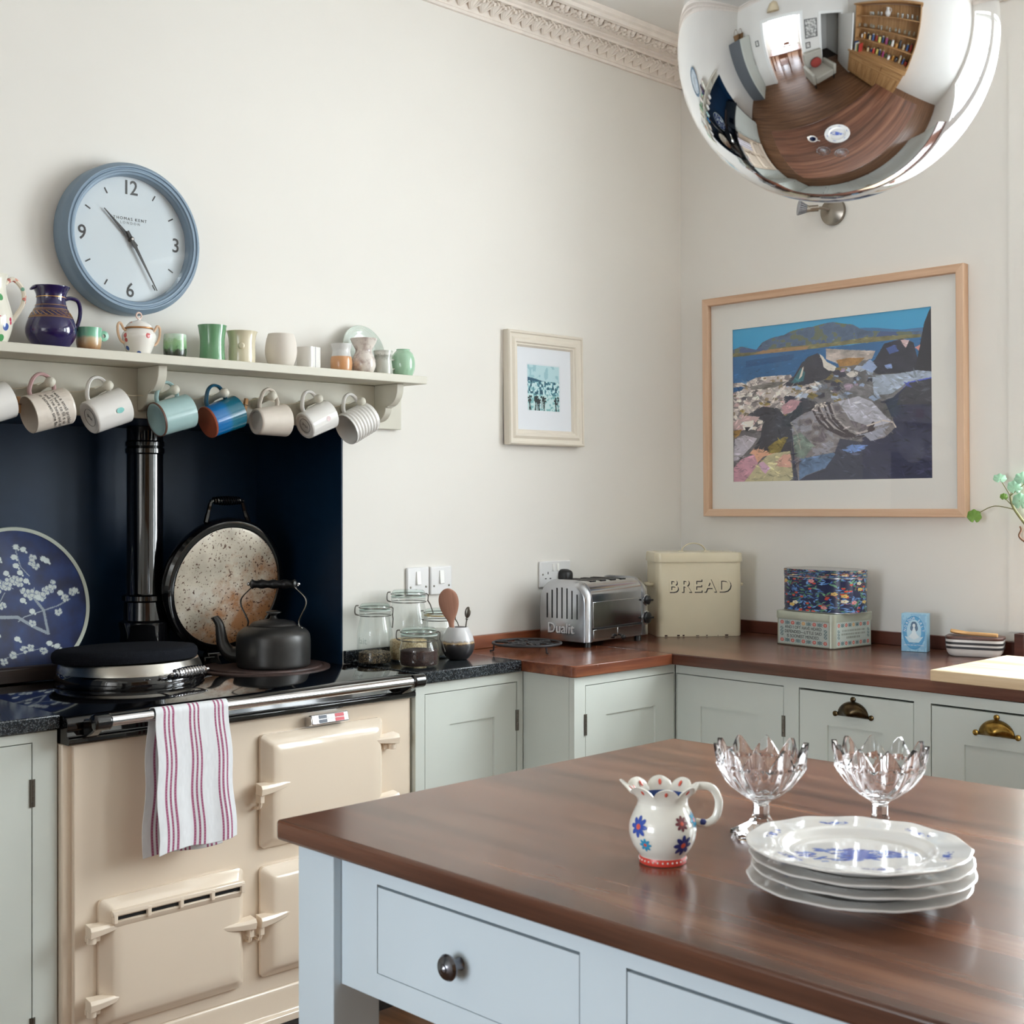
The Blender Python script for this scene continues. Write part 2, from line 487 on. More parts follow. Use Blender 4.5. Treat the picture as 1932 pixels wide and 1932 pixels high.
def granite(name):
    m, nt, b = newmat(name)
    v = coords(nt)
    vo = N(nt, 'ShaderNodeTexVoronoi'); vo.inputs['Scale'].default_value = 420; nt.links.new(v, vo.inputs['Vector'])
    bw = N(nt, 'ShaderNodeRGBToBW'); nt.links.new(vo.outputs['Color'], bw.inputs[0])
    c = ramp(nt, bw.outputs[0], [(0.3, rgb(22, 25, 29)), (0.62, rgb(40, 45, 50)), (0.85, rgb(88, 94, 98))])
    nt.links.new(c, b.inputs['Base Color']); b.inputs['Roughness'].default_value = 0.13
    return m
M_granite = granite('dark_speckled_granite')

# ------------------------------------------------------------------ shell of the room
ZC = 2.975
floor = struct(obj('floor', G().box(-8.6, 0.3, -5.6, 0.56, -0.12, -0.006), plain('floor_underlay', (40, 28, 20), 0.9)))
pl = None
for i in range(70):
    x0 = -8.55 + i * 0.125
    if x0 > 0.2: break
    off = (i * 0.77) % 1.9
    ys = [-5.3] + [y for y in (-5.3 + off + 1.9 * k for k in range(4)) if -5.2 < y < 0.35] + [0.43]
    if x0 < -5.7: ys = [-3.3, -0.2]
    for a, b in zip(ys, ys[1:]):
        obj('plank', G().box(x0, x0 + 0.1225, a + 0.001, b - 0.001, -0.02, 0.0), M_floor, floor, smooth=0)
struct(obj('ceiling', G().box(-8.6, 0.3, -5.6, 0.56, ZC, ZC + 0.1), M_ceil))

RX0, RX1, RD, RZ1 = -3.4, -1.546, 0.43, 1.572      # recess of the range
g = G()
g.box(RX1, 0.3, 0, 0.56, 0, ZC); g.box(RX0, RX1, 0, 0.56, RZ1, ZC); g.box(-5.7, RX0, 0, 0.56, 0, ZC); g.box(RX0, RX1, RD + 0.006, 0.56, 0, RZ1)
struct(obj('wall_back', g, M_wall, smooth=0))
g = G()
g.box(RX0, RX1, RD - 0.002, RD + 0.006, 0, RZ1); g.box(RX1 - 0.004, RX1, 0.001, RD, 0, RZ1); g.box(RX0, RX0 + 0.004, 0.001, RD, 0, RZ1); g.box(RX0, RX1, 0.001, RD, RZ1 - 0.004, RZ1)
struct(obj('wall_recess', g, M_navy, smooth=0), 'navy black painted recess behind the range')
WY0, WY1, WZ0, WZ1 = -2.55, -1.29, 1.0, 2.72        # sink window in the right wall
VY0, VY1 = -4.1, -2.85                              # second window, unseen, added to bring in more light
g = G()
g.box(0, 0.3, WY1, 0.0, 0, ZC); g.box(0, 0.3, -4.6, VY0, 0, ZC); g.box(0, 0.3, VY1, WY0, 0, ZC)
for a, b in ((WY0, WY1), (VY0, VY1)): g.box(0, 0.3, a, b, 0, WZ0); g.box(0, 0.3, a, b, WZ1, ZC)
struct(obj('wall_right', g, M_wall, smooth=0))
struct(obj('wall_front', G().box(-5.7, 0.3, -4.6, -4.3, 0, ZC), M_wall, smooth=0))
g = G()
CX = -4.95
DOORS = ((-2.45, -1.2, 2.15), (-3.95, -3.15, 2.05))  # opening to dining room, hall door
g.box(CX - 0.15, CX, DOORS[0][1], 0.0, 0, ZC); g.box(CX - 0.15, CX, DOORS[1][1], DOORS[0][0], 0, ZC); g.box(CX - 0.15, CX, -4.3, DOORS[1][0], 0, ZC)
for a, b, h in DOORS: g.box(CX - 0.15, CX, a, b, h, ZC)
struct(obj('wall_left', g, M_wall, smooth=0))
g = G()
g.box(-8.2, -8.1, -2.8, -2.75, 0, ZC); g.box(-8.2, -8.1, -0.65, -0.2, 0, ZC); g.box(-8.2, -8.1, -2.75, -0.65, 0, 0.5); g.box(-8.2, -8.1, -2.75, -0.65, 2.6, ZC)
g.box(-8.2, CX - 0.15, -0.2, -0.1, 0, ZC); g.box(-8.2, CX - 0.15, -2.9, -2.8, 0, ZC)
struct(obj('wall_dining', g, M_wall, smooth=0))
g = G(); g.box(-6.9, CX - 0.15, -4.4, -4.3, 0, ZC); g.box(-7.0, -6.9, -4.4, -2.9, 0, ZC)
struct(obj('wall_hall', g, M_wall, smooth=0))

def sash(name, root_loc, rz, w, h, nx, nz):
    """window in local XZ, front towards -y: frame, bars, panes, sill"""
    o = bpy.data.objects.new(name, None); COL.objects.link(o); o.location = root_loc; o.rotation_euler = (0, 0, math.radians(rz)); struct(o)
    g = G(); t = 0.055
    g.box(0, t, 0, 0.08, 0, h); g.box(w - t, w, 0, 0.08, 0, h); g.box(t, w - t, 0, 0.08, 0, t); g.box(t, w - t, 0, 0.08, h - t, h)
    obj('window_frame', g, M_whitewd, o, smooth=0)
    g = G(); b = 0.022
    for i in range(1, nx): g.box(w * i / nx - b / 2, w * i / nx + b / 2, 0.02, 0.06, t, h - t)
    for k in range(1, nz):
        q = 0.045 if k * 2 == nz else b
        g.box(t, w - t, 0.024, 0.064, h * k / nz - q / 2, h * k / nz + q / 2)
    obj('glazing_bars', g, M_whitewd, o, smooth=0)
    me = None
    for i in range(nx):
        for k in range(nz):
            xa, xb, za, zb = w * i / nx, w * (i + 1) / nx, h * k / nz, h * (k + 1) / nz
            obj('pane', G().box(max(xa + .008, t - .005), min(xb - .008, w - t + .005), 0.038, 0.042, max(za + .008, t - .005), min(zb - .008, h - t + .005)), glass('window_glass', (0.97, 0.985, 0.98)), o, smooth=0)
    return o
# sink window: local x runs along -Y, room side is local -y = world -X
wn = sash('window_1', (0.16, WY1, WZ0), -90, WY1 - WY0, WZ1 - WZ0, 2, 4)
obj('window_sill', G().box(0.004, WY1 - WY0 - 0.004, -0.165, 0.0, -0.0, 0.022), M_whitewd, wn, bevel=0.004)
g = G()
Lw, Hw = WY1 - WY0, WZ1 - WZ0
g.box(-0.05, 0.0, -0.168, -0.16, -0.03, Hw + 0.06); g.box(Lw, Lw + 0.05, -0.168, -0.16, -0.03, Hw + 0.06); g.box(0.0, Lw, -0.168, -0.16, Hw, Hw + 0.06)
obj('casing', g, M_wall, wn, smooth=0)
sash('window_2_added', (0.16, VY1, WZ0), -90, VY1 - VY0, WZ1 - WZ0, 2, 4)  # unseen window, made up to carry the extra daylight
sash('window_3', (-8.18, -2.75, 0.5), 90, 2.1, 2.1, 2, 2)

# ------------------------------------------------------------------ cornice: moulded run with leaf and flower ornament
prof = [(0, 2.862), (-0.010, 2.862), (-0.012, 2.870), (-0.006, 2.876), (-0.010, 2.884), (-0.020, 2.900), (-0.034, 2.912), (-0.046, 2.918), (-0.052, 2.918), (-0.052, 2.926), (-0.060, 2.930), (-0.060, 2.936), (-0.070, 2.938),
        (-0.078, 2.944), (-0.110, 2.950), (-0.128, 2.950), (-0.130, 2.942), (-0.142, 2.944), (-0.146, 2.954), (-0.156, 2.958), (-0.156, 2.975), (0, 2.975)]
cor = obj('trim_1', G().prism([(a, b) for a, b in prof][::-1], CX, 0.0, 'X'), M_plaster, smooth=35)
struct(cor, 'ornate moulded plaster cornice of the range wall')
g = G(); g.M = Matrix.Rotation(-PI / 2, 4, 'Z')
g.prism([(a, b) for a, b in prof][::-1], 0.0, 4.3, 'X'); struct(obj('trim_2', g, M_plaster, smooth=35), 'moulded plaster cornice of the picture wall')
g = G(); g.M = T(0, -4.3, 0) @ Matrix.Rotation(PI, 4, 'Z')
g.prism([(a, b) for a, b in prof][::-1], 0.0, -CX, 'X'); struct(obj('trim_3', g, M_plaster, smooth=35), 'moulded plaster cornice behind the viewer')
g = G(); g.M = T(CX, 0, 0) @ Matrix.Rotation(PI / 2, 4, 'Z')
g.prism([(a, b) for a, b in prof][::-1], -4.3, 0.0, 'X'); struct(obj('trim_4', g, M_plaster, smooth=35), 'moulded plaster cornice of the dining room wall')
# one acanthus leaf, one flower (shared meshes)
g = G()
for s in range(-2, 3):
    a = s * 0.42
    pth = spline([(0, -0.010, 2.884), (0.010 * s * 0.9, -0.030, 2.902 - abs(s) * 0.001), (0.0105 * s * 1.05, -0.050 + abs(s) * 0.002, 2.913 - abs(s) * 0.0035), (0.010 * s, -0.056 + abs(s) * 0.004, 2.906 - abs(s) * 0.005)], 3)
    g.tube(pth, [0.0035 + 0.0045 * math.sin(PI * min(1, k / (len(pth) - 1) + 0.12)) for k in range(len(pth))], 5)
leaf = obj('leaf', g, M_plaster, cor, smooth=60)
g = G()
for k in range(5):
    a = 2 * PI * k / 5
    g.ball((0.017 * math.cos(a), -0.104 + 0.016 * math.sin(a), 2.943), 0.012, 6, 4, (1, 1, 0.85))
g.ball((0, -0.104, 2.938), 0.008, 6, 4)
for s in (-1, 1):
    g.tube(spline([(0.016 * s, -0.088, 2.943), (0.032 * s, -0.083, 2.939), (0.041 * s, -0.105, 2.941), (0.03 * s, -0.120, 2.942)], 3), 0.0065, 5)
flower = obj('flower', g, M_plaster, cor, smooth=60)
for proto, pitch, n in ((leaf, 0.046, 46), (flower, 0.082, 26)):
    for i in range(n):
        o = proto if i == 0 else proto.copy()
        if i: COL.objects.link(o); o.parent = cor
        o.location = (-0.05 - pitch * (i + (0.5 if proto is flower else 0)), 0, 0)
        o.scale = (1, 1, 1)

# skirting in the parts of the room that the lamp mirrors
struct(obj('baseboard_left', G().box(CX, CX + 0.02, -3.05, -2.56, 0, 0.18), M_whitewd))

# ------------------------------------------------------------------ cabinets (local: front face on y=0 looking to -y)
def shaker(g, x0, x1, z0, z1, y, st=0.09, top=0.09, bot=0.1, th=0.02, rec=0.006):
    """door leaf with a recessed flat panel, one continuous skin"""
    def rg(i0, i1, j0, j1, yy): return [(i0, yy, j0), (i1, yy, j0), (i1, yy, j1), (i0, yy, j1)]
    e = 0.0012
    g.loft([rg(x0, x1, z0, z1, y + th), rg(x0, x1, z0, z1, y + e), rg(x0 + e, x1 - e, z0 + e, z1 - e, y), rg(x0 + st, x1 - st, z0 + bot, z1 - top, y), rg(x0 + st + .001, x1 - st - .001, z0 + bot + .001, z1 - top - .001, y + rec)])
    return g
def hinge(par, x, z, y=-0.001):
    g = G()
    for k in range(5): g.M = T(x, y, z - 0.024 + k * 0.012); g.lathe([(0, -0.0055), (0.0042, -0.0055), (0.0042, 0.0055), (0, 0.0055)], 10)
    g.M = Matrix(); g.box(x - 0.006, x + 0.006, y - 0.0006, y + 0.003, z - 0.03, z + 0.03)
    return obj('hinge', g, M_nickel, par)
def cabinet(name, label, loc, rz, W, D, doors, mat, top=0.865, group=None, gap=0.0024):
    """doors: list of (x0,x1,z0,z1,hinge_side,hinge_z)"""
    t = thing(name, label, 'cabinet', loc, rz, group)
    g = G()
    g.box(0.0, 0.016, 0.021, D, 0.10, top); g.box(W - 0.016, W, 0.021, D, 0.10, top); g.box(0.016, W - 0.016, 0.021, D, 0.10, 0.12); g.box(0.016, W - 0.016, D - 0.01, D, 0.12, top); g.box(0.016, W - 0.016, 0.04, D, 0, 0.1)
    obj('carcass', g, mat, t, smooth=0)
    xs = [0.0] + [v for d in doors for v in (d[0] - 0.0018, d[1] + 0.0018)] + [W]
    z0, z1 = doors[0][2] - 0.002, doors[0][3] + gap
    g = G()
    for k in range(0, len(xs), 2): g.box(xs[k], xs[k + 1], 0, 0.02, z0, z1)
    g.box(0, W, 0, 0.02, z1, top); g.box(0, W, 0, 0.02, 0.08, z0)
    obj('face_frame', g, mat, t, smooth=0)
    for d in doors:
        o = obj('door', shaker(G(), d[0], d[1], d[2], d[3], 0.0005), mat, t, smooth=0)
        if d[4]:
            for hz in (d[5], 0.22): hinge(o, d[0] - 0.001 if d[4] < 0 else d[1] + 0.001, hz)
    return t
cabinet('base_cabinet', 'pale grey cabinet left of the cream range', (-3.25, -0.25, 0), 0, 0.734, 0.66, [(0.06, 0.677, 0.14, 0.842, 1, 0.735)], M_cab)
cabinet('base_cabinet', 'narrow pale grey cabinet under the granite beside the range', (-1.522, -0.29, 0), 0, 0.409, 0.285, [(0.034, 0.385, 0.14, 0.835, 1, 0.725)], M_cab)
cabinet('base_cabinet', 'corner cabinet stepping forward below the toaster', (-1.108, -0.49, 0), 0, 0.452, 0.48, [(0.047, 0.449, 0.14, 0.836, -1, 0.727)], M_cab)
cabinet('base_cabinet', 'plain door cabinet below the bread bin and tins', (-0.655, -0.493, 0), -90, 0.412, 0.645, [(0.003, 0.386, 0.14, 0.834, 1, 0.722)], M_cab)

def cup_pull(par, x, z, mat, s=1.0):
    """half-dome cup handle with three lugs"""
    g = G()
    n, m = 16, 6
    rings = []
    for j in range(m + 1):
        a = math.radians(90 * j / m)
        r = []
        for i in range(n + 1):
            b = PI * i / n
            r.append((x + s * 0.047 * math.cos(b) * (0.30 + 0.70 * math.cos(a)) , -0.001 - s * 0.026 * math.sin(a) * (0.25 + 0.75 * math.sin(b)), z - 0.012 * s + s * 0.040 * math.sin(b) * math.cos(a * 0.93)))
        rings.append(r)
    g.loft(rings, False, False, closed=False)
    h = obj('cup_handle', g, mat, par, solid=0.002)
    g = G()
    g.tube([(x - s * 0.047, -0.002, z - 0.012 * s), (x + s * 0.047, -0.002, z - 0.012 * s)], 0.0022, 6)
    for lx, lz in ((-0.055, -0.010), (0.055, -0.010), (0, 0.034)):
        g.M = T(x + s * lx, -0.001, z + s * lz) @ RX(90); g.lathe([(0, -0.002), (0.0075 * s, -0.002), (0.0075 * s, 0.002), (0.004 * s, 0.0035), (0, 0.0035)], 12)
    g.M = Matrix()
    obj('lug', g, mat, h)
    return h
M_brass_d = two('darkened_brass', (62, 52, 40), (96, 78, 50), 40, 0.4, 0.7, 0.3, metal=1.0)
M_brass = two('aged_brass', (120, 92, 44), (176, 140, 72), 40, 0.4, 0.7, 0.28, metal=1.0)
for lab, y0, W, x0, x1, hx, bm in (('cabinet with the darker brass cup handle under the salt box', -0.905, 0.403, 0.027, 0.376, 0.198, M_brass_d), ('cabinet with the golden brass cup handle below the chopping board', -1.308, 0.42, 0.024, 0.396, 0.2, M_brass)):
    t = cabinet('drawer_cabinet', lab, (-0.655, y0, 0), -90, W, 0.645, [(x0, x1, 0.14, 0.832, 0, 0)], M_cab, gap=0.0055)
    d = [c for c in t.children if c.name.startswith('door')][0]
    cup_pull(d, hx, 0.788, bm)
cabinet('base_cabinet', 'sink cabinet at the far right below the window', (-0.655, -1.728, 0), -90, 1.2, 0.645, [(0.03, 0.595, 0.14, 0.834, 0, 0), (0.625, 1.17, 0.14, 0.834, 0, 0)], M_cab)

# ------------------------------------------------------------------ worktops
t = thing('granite_worktop', 'dark granite worktop left of the range', 'worktop', (0, 0, 0))
obj('slab', G().box(-3.3, -2.514, -0.262, 0.425, 0.868, 0.9), M_granite, t, bevel=0.003)
t = thing('granite_worktop', 'short dark granite worktop holding the glass jars', 'worktop', (0, 0, 0))
obj('slab', G().box(-1.522, -1.131, -0.305, -0.001, 0.868, 0.9), M_granite, t, bevel=0.003)
obj('upstand', G().box(-1.545, -1.131, -0.016, -0.001, 0.9005, 0.936), M_granite, t, bevel=0.0015)
t = thing('wooden_worktop', 'mahogany worktop running round the corner below the picture', 'worktop', (0, 0, 0))
g = G()
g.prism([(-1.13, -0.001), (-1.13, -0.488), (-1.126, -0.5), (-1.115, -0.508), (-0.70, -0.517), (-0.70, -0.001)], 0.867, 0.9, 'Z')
obj('top', g, M_mahX_lit, t, bevel=0.003)
obj('top', G().prism([(-0.6995, -0.001), (-0.6995, -0.517), (-0.655, -1.7), (-0.655, -2.95), (-0.001, -2.95), (-0.001, -0.001)], 0.867, 0.9, 'Z'), M_mahY, t, bevel=0.003)
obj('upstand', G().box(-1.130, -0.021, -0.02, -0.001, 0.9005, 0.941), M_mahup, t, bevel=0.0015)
obj('upstand', G().box(-0.02, -0.001, -1.27, -0.001, 0.9005, 0.941), M_mahup2, t, bevel=0.0015)
obj('upstand', G().box(-0.04, -0.001, -1.30, -1.272, 0.9005, 0.968), M_mahup2, t, bevel=0.0015)

# ------------------------------------------------------------------ island (long side local front looks to world -X)
isl = thing('kitchen_island', 'pale painted island table with a mahogany top', 'island', (-2.69, -1.395, 0), -90)
IL, IW = 1.72, 0.90      # length along world -Y, width along world +X
g = G(); g.prism([(-0.024, -0.023), (IL + 0.03, -0.023), (IL + 0.03, IW + 0.09), (0.70, IW + 0.062), (-0.020, IW + 0.010)], 0.870, 0.900, 'Z')
obj('island_top', g, M_isltop, isl, bevel=0.005, bseg=3)
for x in (0.0, IL - 0.085):
    for y in (0.0, IW - 0.085): obj('leg', G().box(x, x + 0.085, y, y + 0.085, 0, 0.8695), M_isl, isl, bevel=0.002)
# front apron with two drawer openings
D1, D2 = (0.166, 0.549), (0.621, 1.004)
D3 = (1.076, 1.459)
g = G(); ya, yb = 0.015, 0.035
za, zb = 0.712, 0.8365
xs = [0.086, D1[0], D1[1], D2[0], D2[1], D3[0], D3[1], IL - 0.086]
for k in range(0, 8, 2): g.box(xs[k], xs[k + 1], ya, yb, za, zb)
g.box(0.086, IL - 0.086, ya, yb, zb, 0.8695); g.box(0.086, IL - 0.086, ya, yb, 0.677, za)
obj('apron', g, M_isl, isl, smooth=0)
obj('apron_back', G().box(0.086, IL - 0.086, IW - 0.035, IW - 0.015, 0.677, 0.8695), M_isl, isl, smooth=0)
for x in (0.02, IL - 0.04): obj('apron_end', G().box(x, x + 0.02, 0.0855, IW - 0.0855, 0.677, 0.8695), M_isl, isl, smooth=0)
M_knob = plain('pewter_knob', (125, 125, 130), 0.22, metal=1.0)
for a, b in (D1, D2, D3):
    g = G(); g.box(a + 0.0016, b - 0.0016, ya + 0.0004, yb, za + 0.001, zb - 0.0042); g.box(a + 0.02, b - 0.02, yb, yb + 0.4, za + 0.01, zb - 0.02)
    d = obj('drawer', g, M_isl, isl, smooth=0)
    g = G(); g.M = T((a + b) / 2 - 0.02, ya, (za + zb) / 2 - 0.005) @ RX(90)
    g.lathe([(0, 0.0), (0.009, 0.0), (0.007, 0.004), (0.0055, 0.012), (0.008, 0.016), (0.0165, 0.019), (0.0175, 0.022), (0.015, 0.026), (0.008, 0.0275), (0.006, 0.0285), (0.006, 0.0305), (0.004, 0.032), (0, 0.0325)], 28)
    obj('knob', g, M_knob, d)
g = G(); g.box(0.086, IL - 0.086, 0.036, IW - 0.036, 0.675, 0.6765)
obj('drawer_base', g, M_isl, isl, smooth=0)
# ------------------------------------------------------------------ cream cast-iron range cooker
M_cream = plain('cream_vitreous_enamel', (234, 218, 198), 0.14, spec=0.5, coat=0.5, vary=0.012, vs=3)
M_iron = two('rusty_brown_cast_iron', (58, 44, 42), (88, 66, 60), 30, 0.35, 0.7, 0.55, bmp=0.1)
def lidmetal():
    m, nt, b = newmat('stained_lid_lining')
    v = coords(nt)
    base = ramp(nt, noise(nt, v, 7, 4, 0.5), [(0.32, rgb(164, 154, 138)), (0.5, rgb(208, 198, 180)), (0.66, rgb(230, 224, 214))])
    # baked-on brown staining grows towards the right and the bottom
    sx = N(nt, 'ShaderNodeSeparateXYZ'); nt.links.new(v, sx.inputs[0])
    s0 = N(nt, 'ShaderNodeMath', operation='SUBTRACT'); nt.links.new(sx.outputs['X'], s0.inputs[0]); nt.links.new(sx.outputs['Z'], s0.inputs[1])
    s1 = N(nt, 'ShaderNodeMath', operation='ADD'); nt.links.new(s0.outputs[0], s1.inputs[0]); s1.inputs[1].default_value = 0.90
    n2 = noise(nt, v, 16, 6, 0.7)
    ma = N(nt, 'ShaderNodeMath', operation='MULTIPLY_ADD'); ma.inputs[1].default_value = 1.3; nt.links.new(s1.outputs[0], ma.inputs[0]); nt.links.new(n2, ma.inputs[2])
    k = ramp(nt, ma.outputs[0], [(0.45, (0, 0, 0, 1)), (0.74, (0.92, 0.92, 0.92, 1))])
    mx = N(nt, 'ShaderNodeMix', data_type='RGBA'); nt.links.new(k, mx.inputs[0]); nt.links.new(base, mx.inputs[6]); mx.inputs[7].default_value = rgb(166, 108, 58)
    sp = ramp(nt, noise(nt, v, 150, 2, 0.5), [(0.61, (0, 0, 0, 1)), (0.66, (1, 1, 1, 1))])
    m2 = N(nt, 'ShaderNodeMix', data_type='RGBA'); nt.links.new(sp, m2.inputs[0]); nt.links.new(mx.outputs[2], m2.inputs[6]); m2.inputs[7].default_value = rgb(84, 52, 36)
    nt.links.new(m2.outputs[2], b.inputs['Base Color']); b.inputs['Metallic'].default_value = 0.15; b.inputs['Roughness'].default_value = 0.36
    return m
M_lid = lidmetal()
M_steel = plain('brushed_steel', (196, 192, 184), 0.26, metal=1.0)

rg = thing('range_cooker', 'cream enamelled cast iron range with black top in the recess', 'range cooker', (-2.0185, -0.278, 0))
HW = 0.4935
obj('body', G().box(-HW, HW, 0.014, 0.70, 0.08, 0.834), M_cream, rg, bevel=0.004)
obj('front_panel', G().box(-0.472, 0.488, 0.0, 0.0138, 0.162, 0.833), M_cream, rg, bevel=0.002)
g = G(); g.prism([(0.0138, 0.162), (0.0138, 0.079), (-0.022, 0.079), (-0.022, 0.096), (-0.012, 0.104), (-0.004, 0.148), (-0.004, 0.156), (0.0, 0.162)], -0.484, 0.49, 'X')
obj('base_moulding', g, M_cream, rg, bevel=0.002)
obj('plinth', G().box(-0.47, 0.48, 0.03, 0.68, 0.0, 0.0795), M_black, rg)
tp = [(-0.016, 0.834), (-0.020, 0.838), (-0.020, 0.848), (-0.012, 0.853), (-0.010, 0.866), (-0.014, 0.872), (-0.015, 0.882), (-0.008, 0.892), (0.006, 0.897), (0.706, 0.897), (0.706, 0.834)]
obj('top_plate', G().prism(tp, -HW, HW - 0.002, 'X'), M_black, rg, bevel=0.0015)
# towel rail with cast end brackets
g = G(); g.tube([(-0.43, -0.072, 0.888), (0.44, -0.072, 0.888)], 0.0125, 20)
rail = obj('towel_rail', g, M_chrome, rg)
for s, x in ((-1, -0.445), (1, 0.452)):
    g = G(); g.tube([(x - 0.022, -0.072, 0.888), (x - 0.018, -0.072, 0.888), (x + 0.018, -0.072, 0.888), (x + 0.022, -0.072, 0.888)], [0.013, 0.0185, 0.0185, 0.013], 18)
    g.loft([[(x + a * 0.016, -0.020, z) for a, z in ((-1, .846), (1, .846), (1, .890), (-1, .890))], [(x + a * 0.012, -0.045, z) for a, z in ((-1, .858), (1, .858), (1, .893), (-1, .893))], [(x + a * 0.010, -0.072, z) for a, z in ((-1, .876), (1, .876), (1, .9), (-1, .9))]])
    obj('rail_bracket', g, M_black, rg, bevel=0.003)

def strap(par, x0, x1, z, y, taper):
    """tapering hinge or latch strap: thick at x0, blending into the door at x1"""
    n = 8; rings = []
    for i in range(n + 1):
        k = i / n; x = x0 + (x1 - x0) * k
        h = 0.013 * (1 - k) ** 0.7 + 0.0015; d = 0.016 * (1 - k ** 1.5) + 0.001
        zz = z + taper * k * k
        rings.append([(x, y - d * 0.7, zz + h * 0.75), (x, y - d, zz + h * 0.15), (x, y - d * 0.8, zz - h), (x, y + 0.012, zz - h), (x, y + 0.012, zz + h)])
    if x1 > x0: rings = rings[::-1]
    return obj('strap', G().loft(rings), M_cream, par, bevel=0.003)
def oven_door(name, x0, x1, z0, z1, hs, vents=False):
    g = G()
    yb = -0.002; yf = -0.034
    rings = []
    for ins, y in ((0.0, yb), (0.0, yb - 0.008), (0.006, yb - 0.013), (0.020, yf + 0.004), (0.028, yf), (0.05, yf - 0.001)):
        rings.append([(a, y, b) for a, b in rrect(x1 - x0 - 2 * ins, z1 - z0 - 2 * ins, max(0.004, 0.012 - ins * 0.1), 3, (x0 + x1) / 2, (z0 + z1) / 2)])
    g.loft(rings)
    d = obj(name, g, M_cream, rg, smooth=50)
    if hs > 0:
        hx, lx = x1, x0
    else:
        hx, lx = x0, x1
    for hz in (z0 + (z1 - z0) * 0.80, z0 + (z1 - z0) * 0.24):
        s = strap(d, hx + hs * 0.035, hx - hs * 0.075, hz, -0.026, 0.003)
        g = G()
        g.tube([(hx + hs * 0.024, -0.022, hz - 0.030), (hx + hs * 0.024, -0.022, hz - 0.014)], 0.011, 12)
        g.box(min(hx, hx + hs * 0.030), max(hx, hx + hs * 0.030), -0.018, 0.0, hz - 0.030, hz - 0.015)
        obj('hinge_knuckle', g, M_cream, d, bevel=0.002)
    lz = (z0 + z1) / 2 + 0.012
    strap(d, lx - hs * 0.018, lx + hs * 0.105, lz, -0.028, 0.010)
    g = G()
    g.box(min(lx - hs * 0.016, lx - hs * 0.004), max(lx - hs * 0.016, lx - hs * 0.004), -0.034, -0.012, lz - 0.034, lz - 0.008)
    g.tube(spline([(lx - hs * 0.010, -0.004, lz - 0.048), (lx - hs * 0.011, -0.022, lz - 0.046), (lx - hs * 0.010, -0.026, lz - 0.034)], 4), 0.0045, 8)
    obj('latch_catch', g, M_cream, d, bevel=0.002)
    return d
oven_door('oven_door', 0.0035, 0.3825, 0.516, 0.793, 1)['label'] = 'upper oven door below the heat gauge'
oven_door('oven_door', 0.0035, 0.3825, 0.202, 0.471, 1)['label'] = 'lower oven door half hidden by the island'
fd = oven_door('fire_door', -0.4185, -0.0465, 0.195, 0.482, -1)
fd['label'] = 'burner door with a row of vent slots along its top'
g = G(); g.box(-0.392, -0.072, -0.0362, -0.030, 0.438, 0.4475)
obj('vent_slot', g, M_gap, fd)
g = G()
g.prism([(-0.034, 0.4470), (-0.034, 0.462), (-0.043, 0.459), (-0.044, 0.450), (-0.041, 0.4468)][::-1], -0.402, -0.062, 'X')
g.prism([(-0.033, 0.436), (-0.041, 0.4365), (-0.036, 0.424), (-0.033, 0.420)], -0.396, -0.068, 'X')
for k in range(5): g.box(-0.396 + k * 0.082 - (0.004 if k else 0.004), -0.396 + k * 0.082 + 0.006, -0.044, -0.033, 0.432, 0.456)
obj('vent_hood', g, M_cream, fd, bevel=0.0018)
# heat gauge
g = G(); g.M = T(0.200, -0.016, 0.8115) @ RX(-14)
g.box(-0.058, 0.058, -0.014, 0.02, -0.013, 0.013)
ga = obj('heat_gauge', g, M_chrome, rg, bevel=0.003)
M_dial = plain('white_dial', (235, 235, 235), 0.3)
cols = {'dial_blue': (58, 66, 82), 'dial_red': (205, 32, 52)}
for x0, x1, nm in ((-0.036, -0.012, 'dial_blue'), (-0.0115, 0.0135, None), (0.014, 0.042, 'dial_red')):
    for z0, z1 in ((-0.0095, -0.001), (0.001, 0.0095)):
        g = G(); g.M = T(0.200, -0.016, 0.8115) @ RX(-14); g.box(x0, x1, -0.0148, -0.0141, z0, z1)
        obj('dial_panel', g, plain(nm, cols[nm], 0.3) if nm else M_dial, ga, smooth=0)
# hot plate under the kettle
g = G(); g.M = T(0.2725, 0.378, 0.8972)
g.lathe([(0, 0), (0.185, 0), (0.185, 0.004), (0.168, 0.0055), (0.166, 0.004), (0.163, 0.004), (0.161, 0.0085), (0, 0.0085)], 64)
obj('hot_plate', g, M_iron, rg)

def coil(g, p0, p1, r, turns, wire, core=0.004):
    p0, p1 = Vector(p0), Vector(p1); d = p1 - p0; t = d.normalized(); u = t.orthogonal().normalized(); v = t.cross(u)
    n = turns * 12; pts = []; 
    for i in range(n + 1):
        a = 2 * PI * turns * i / n; k = i / n
        rr = r * (0.72 + 0.28 * math.sin(PI * k))
        pts.append(p0 + d * k + (u * math.cos(a) + v * math.sin(a)) * rr)
    g.tube(pts, wire, 5)
    g.tube([p0 - t * 0.01, p1 + t * 0.01], core, 6)
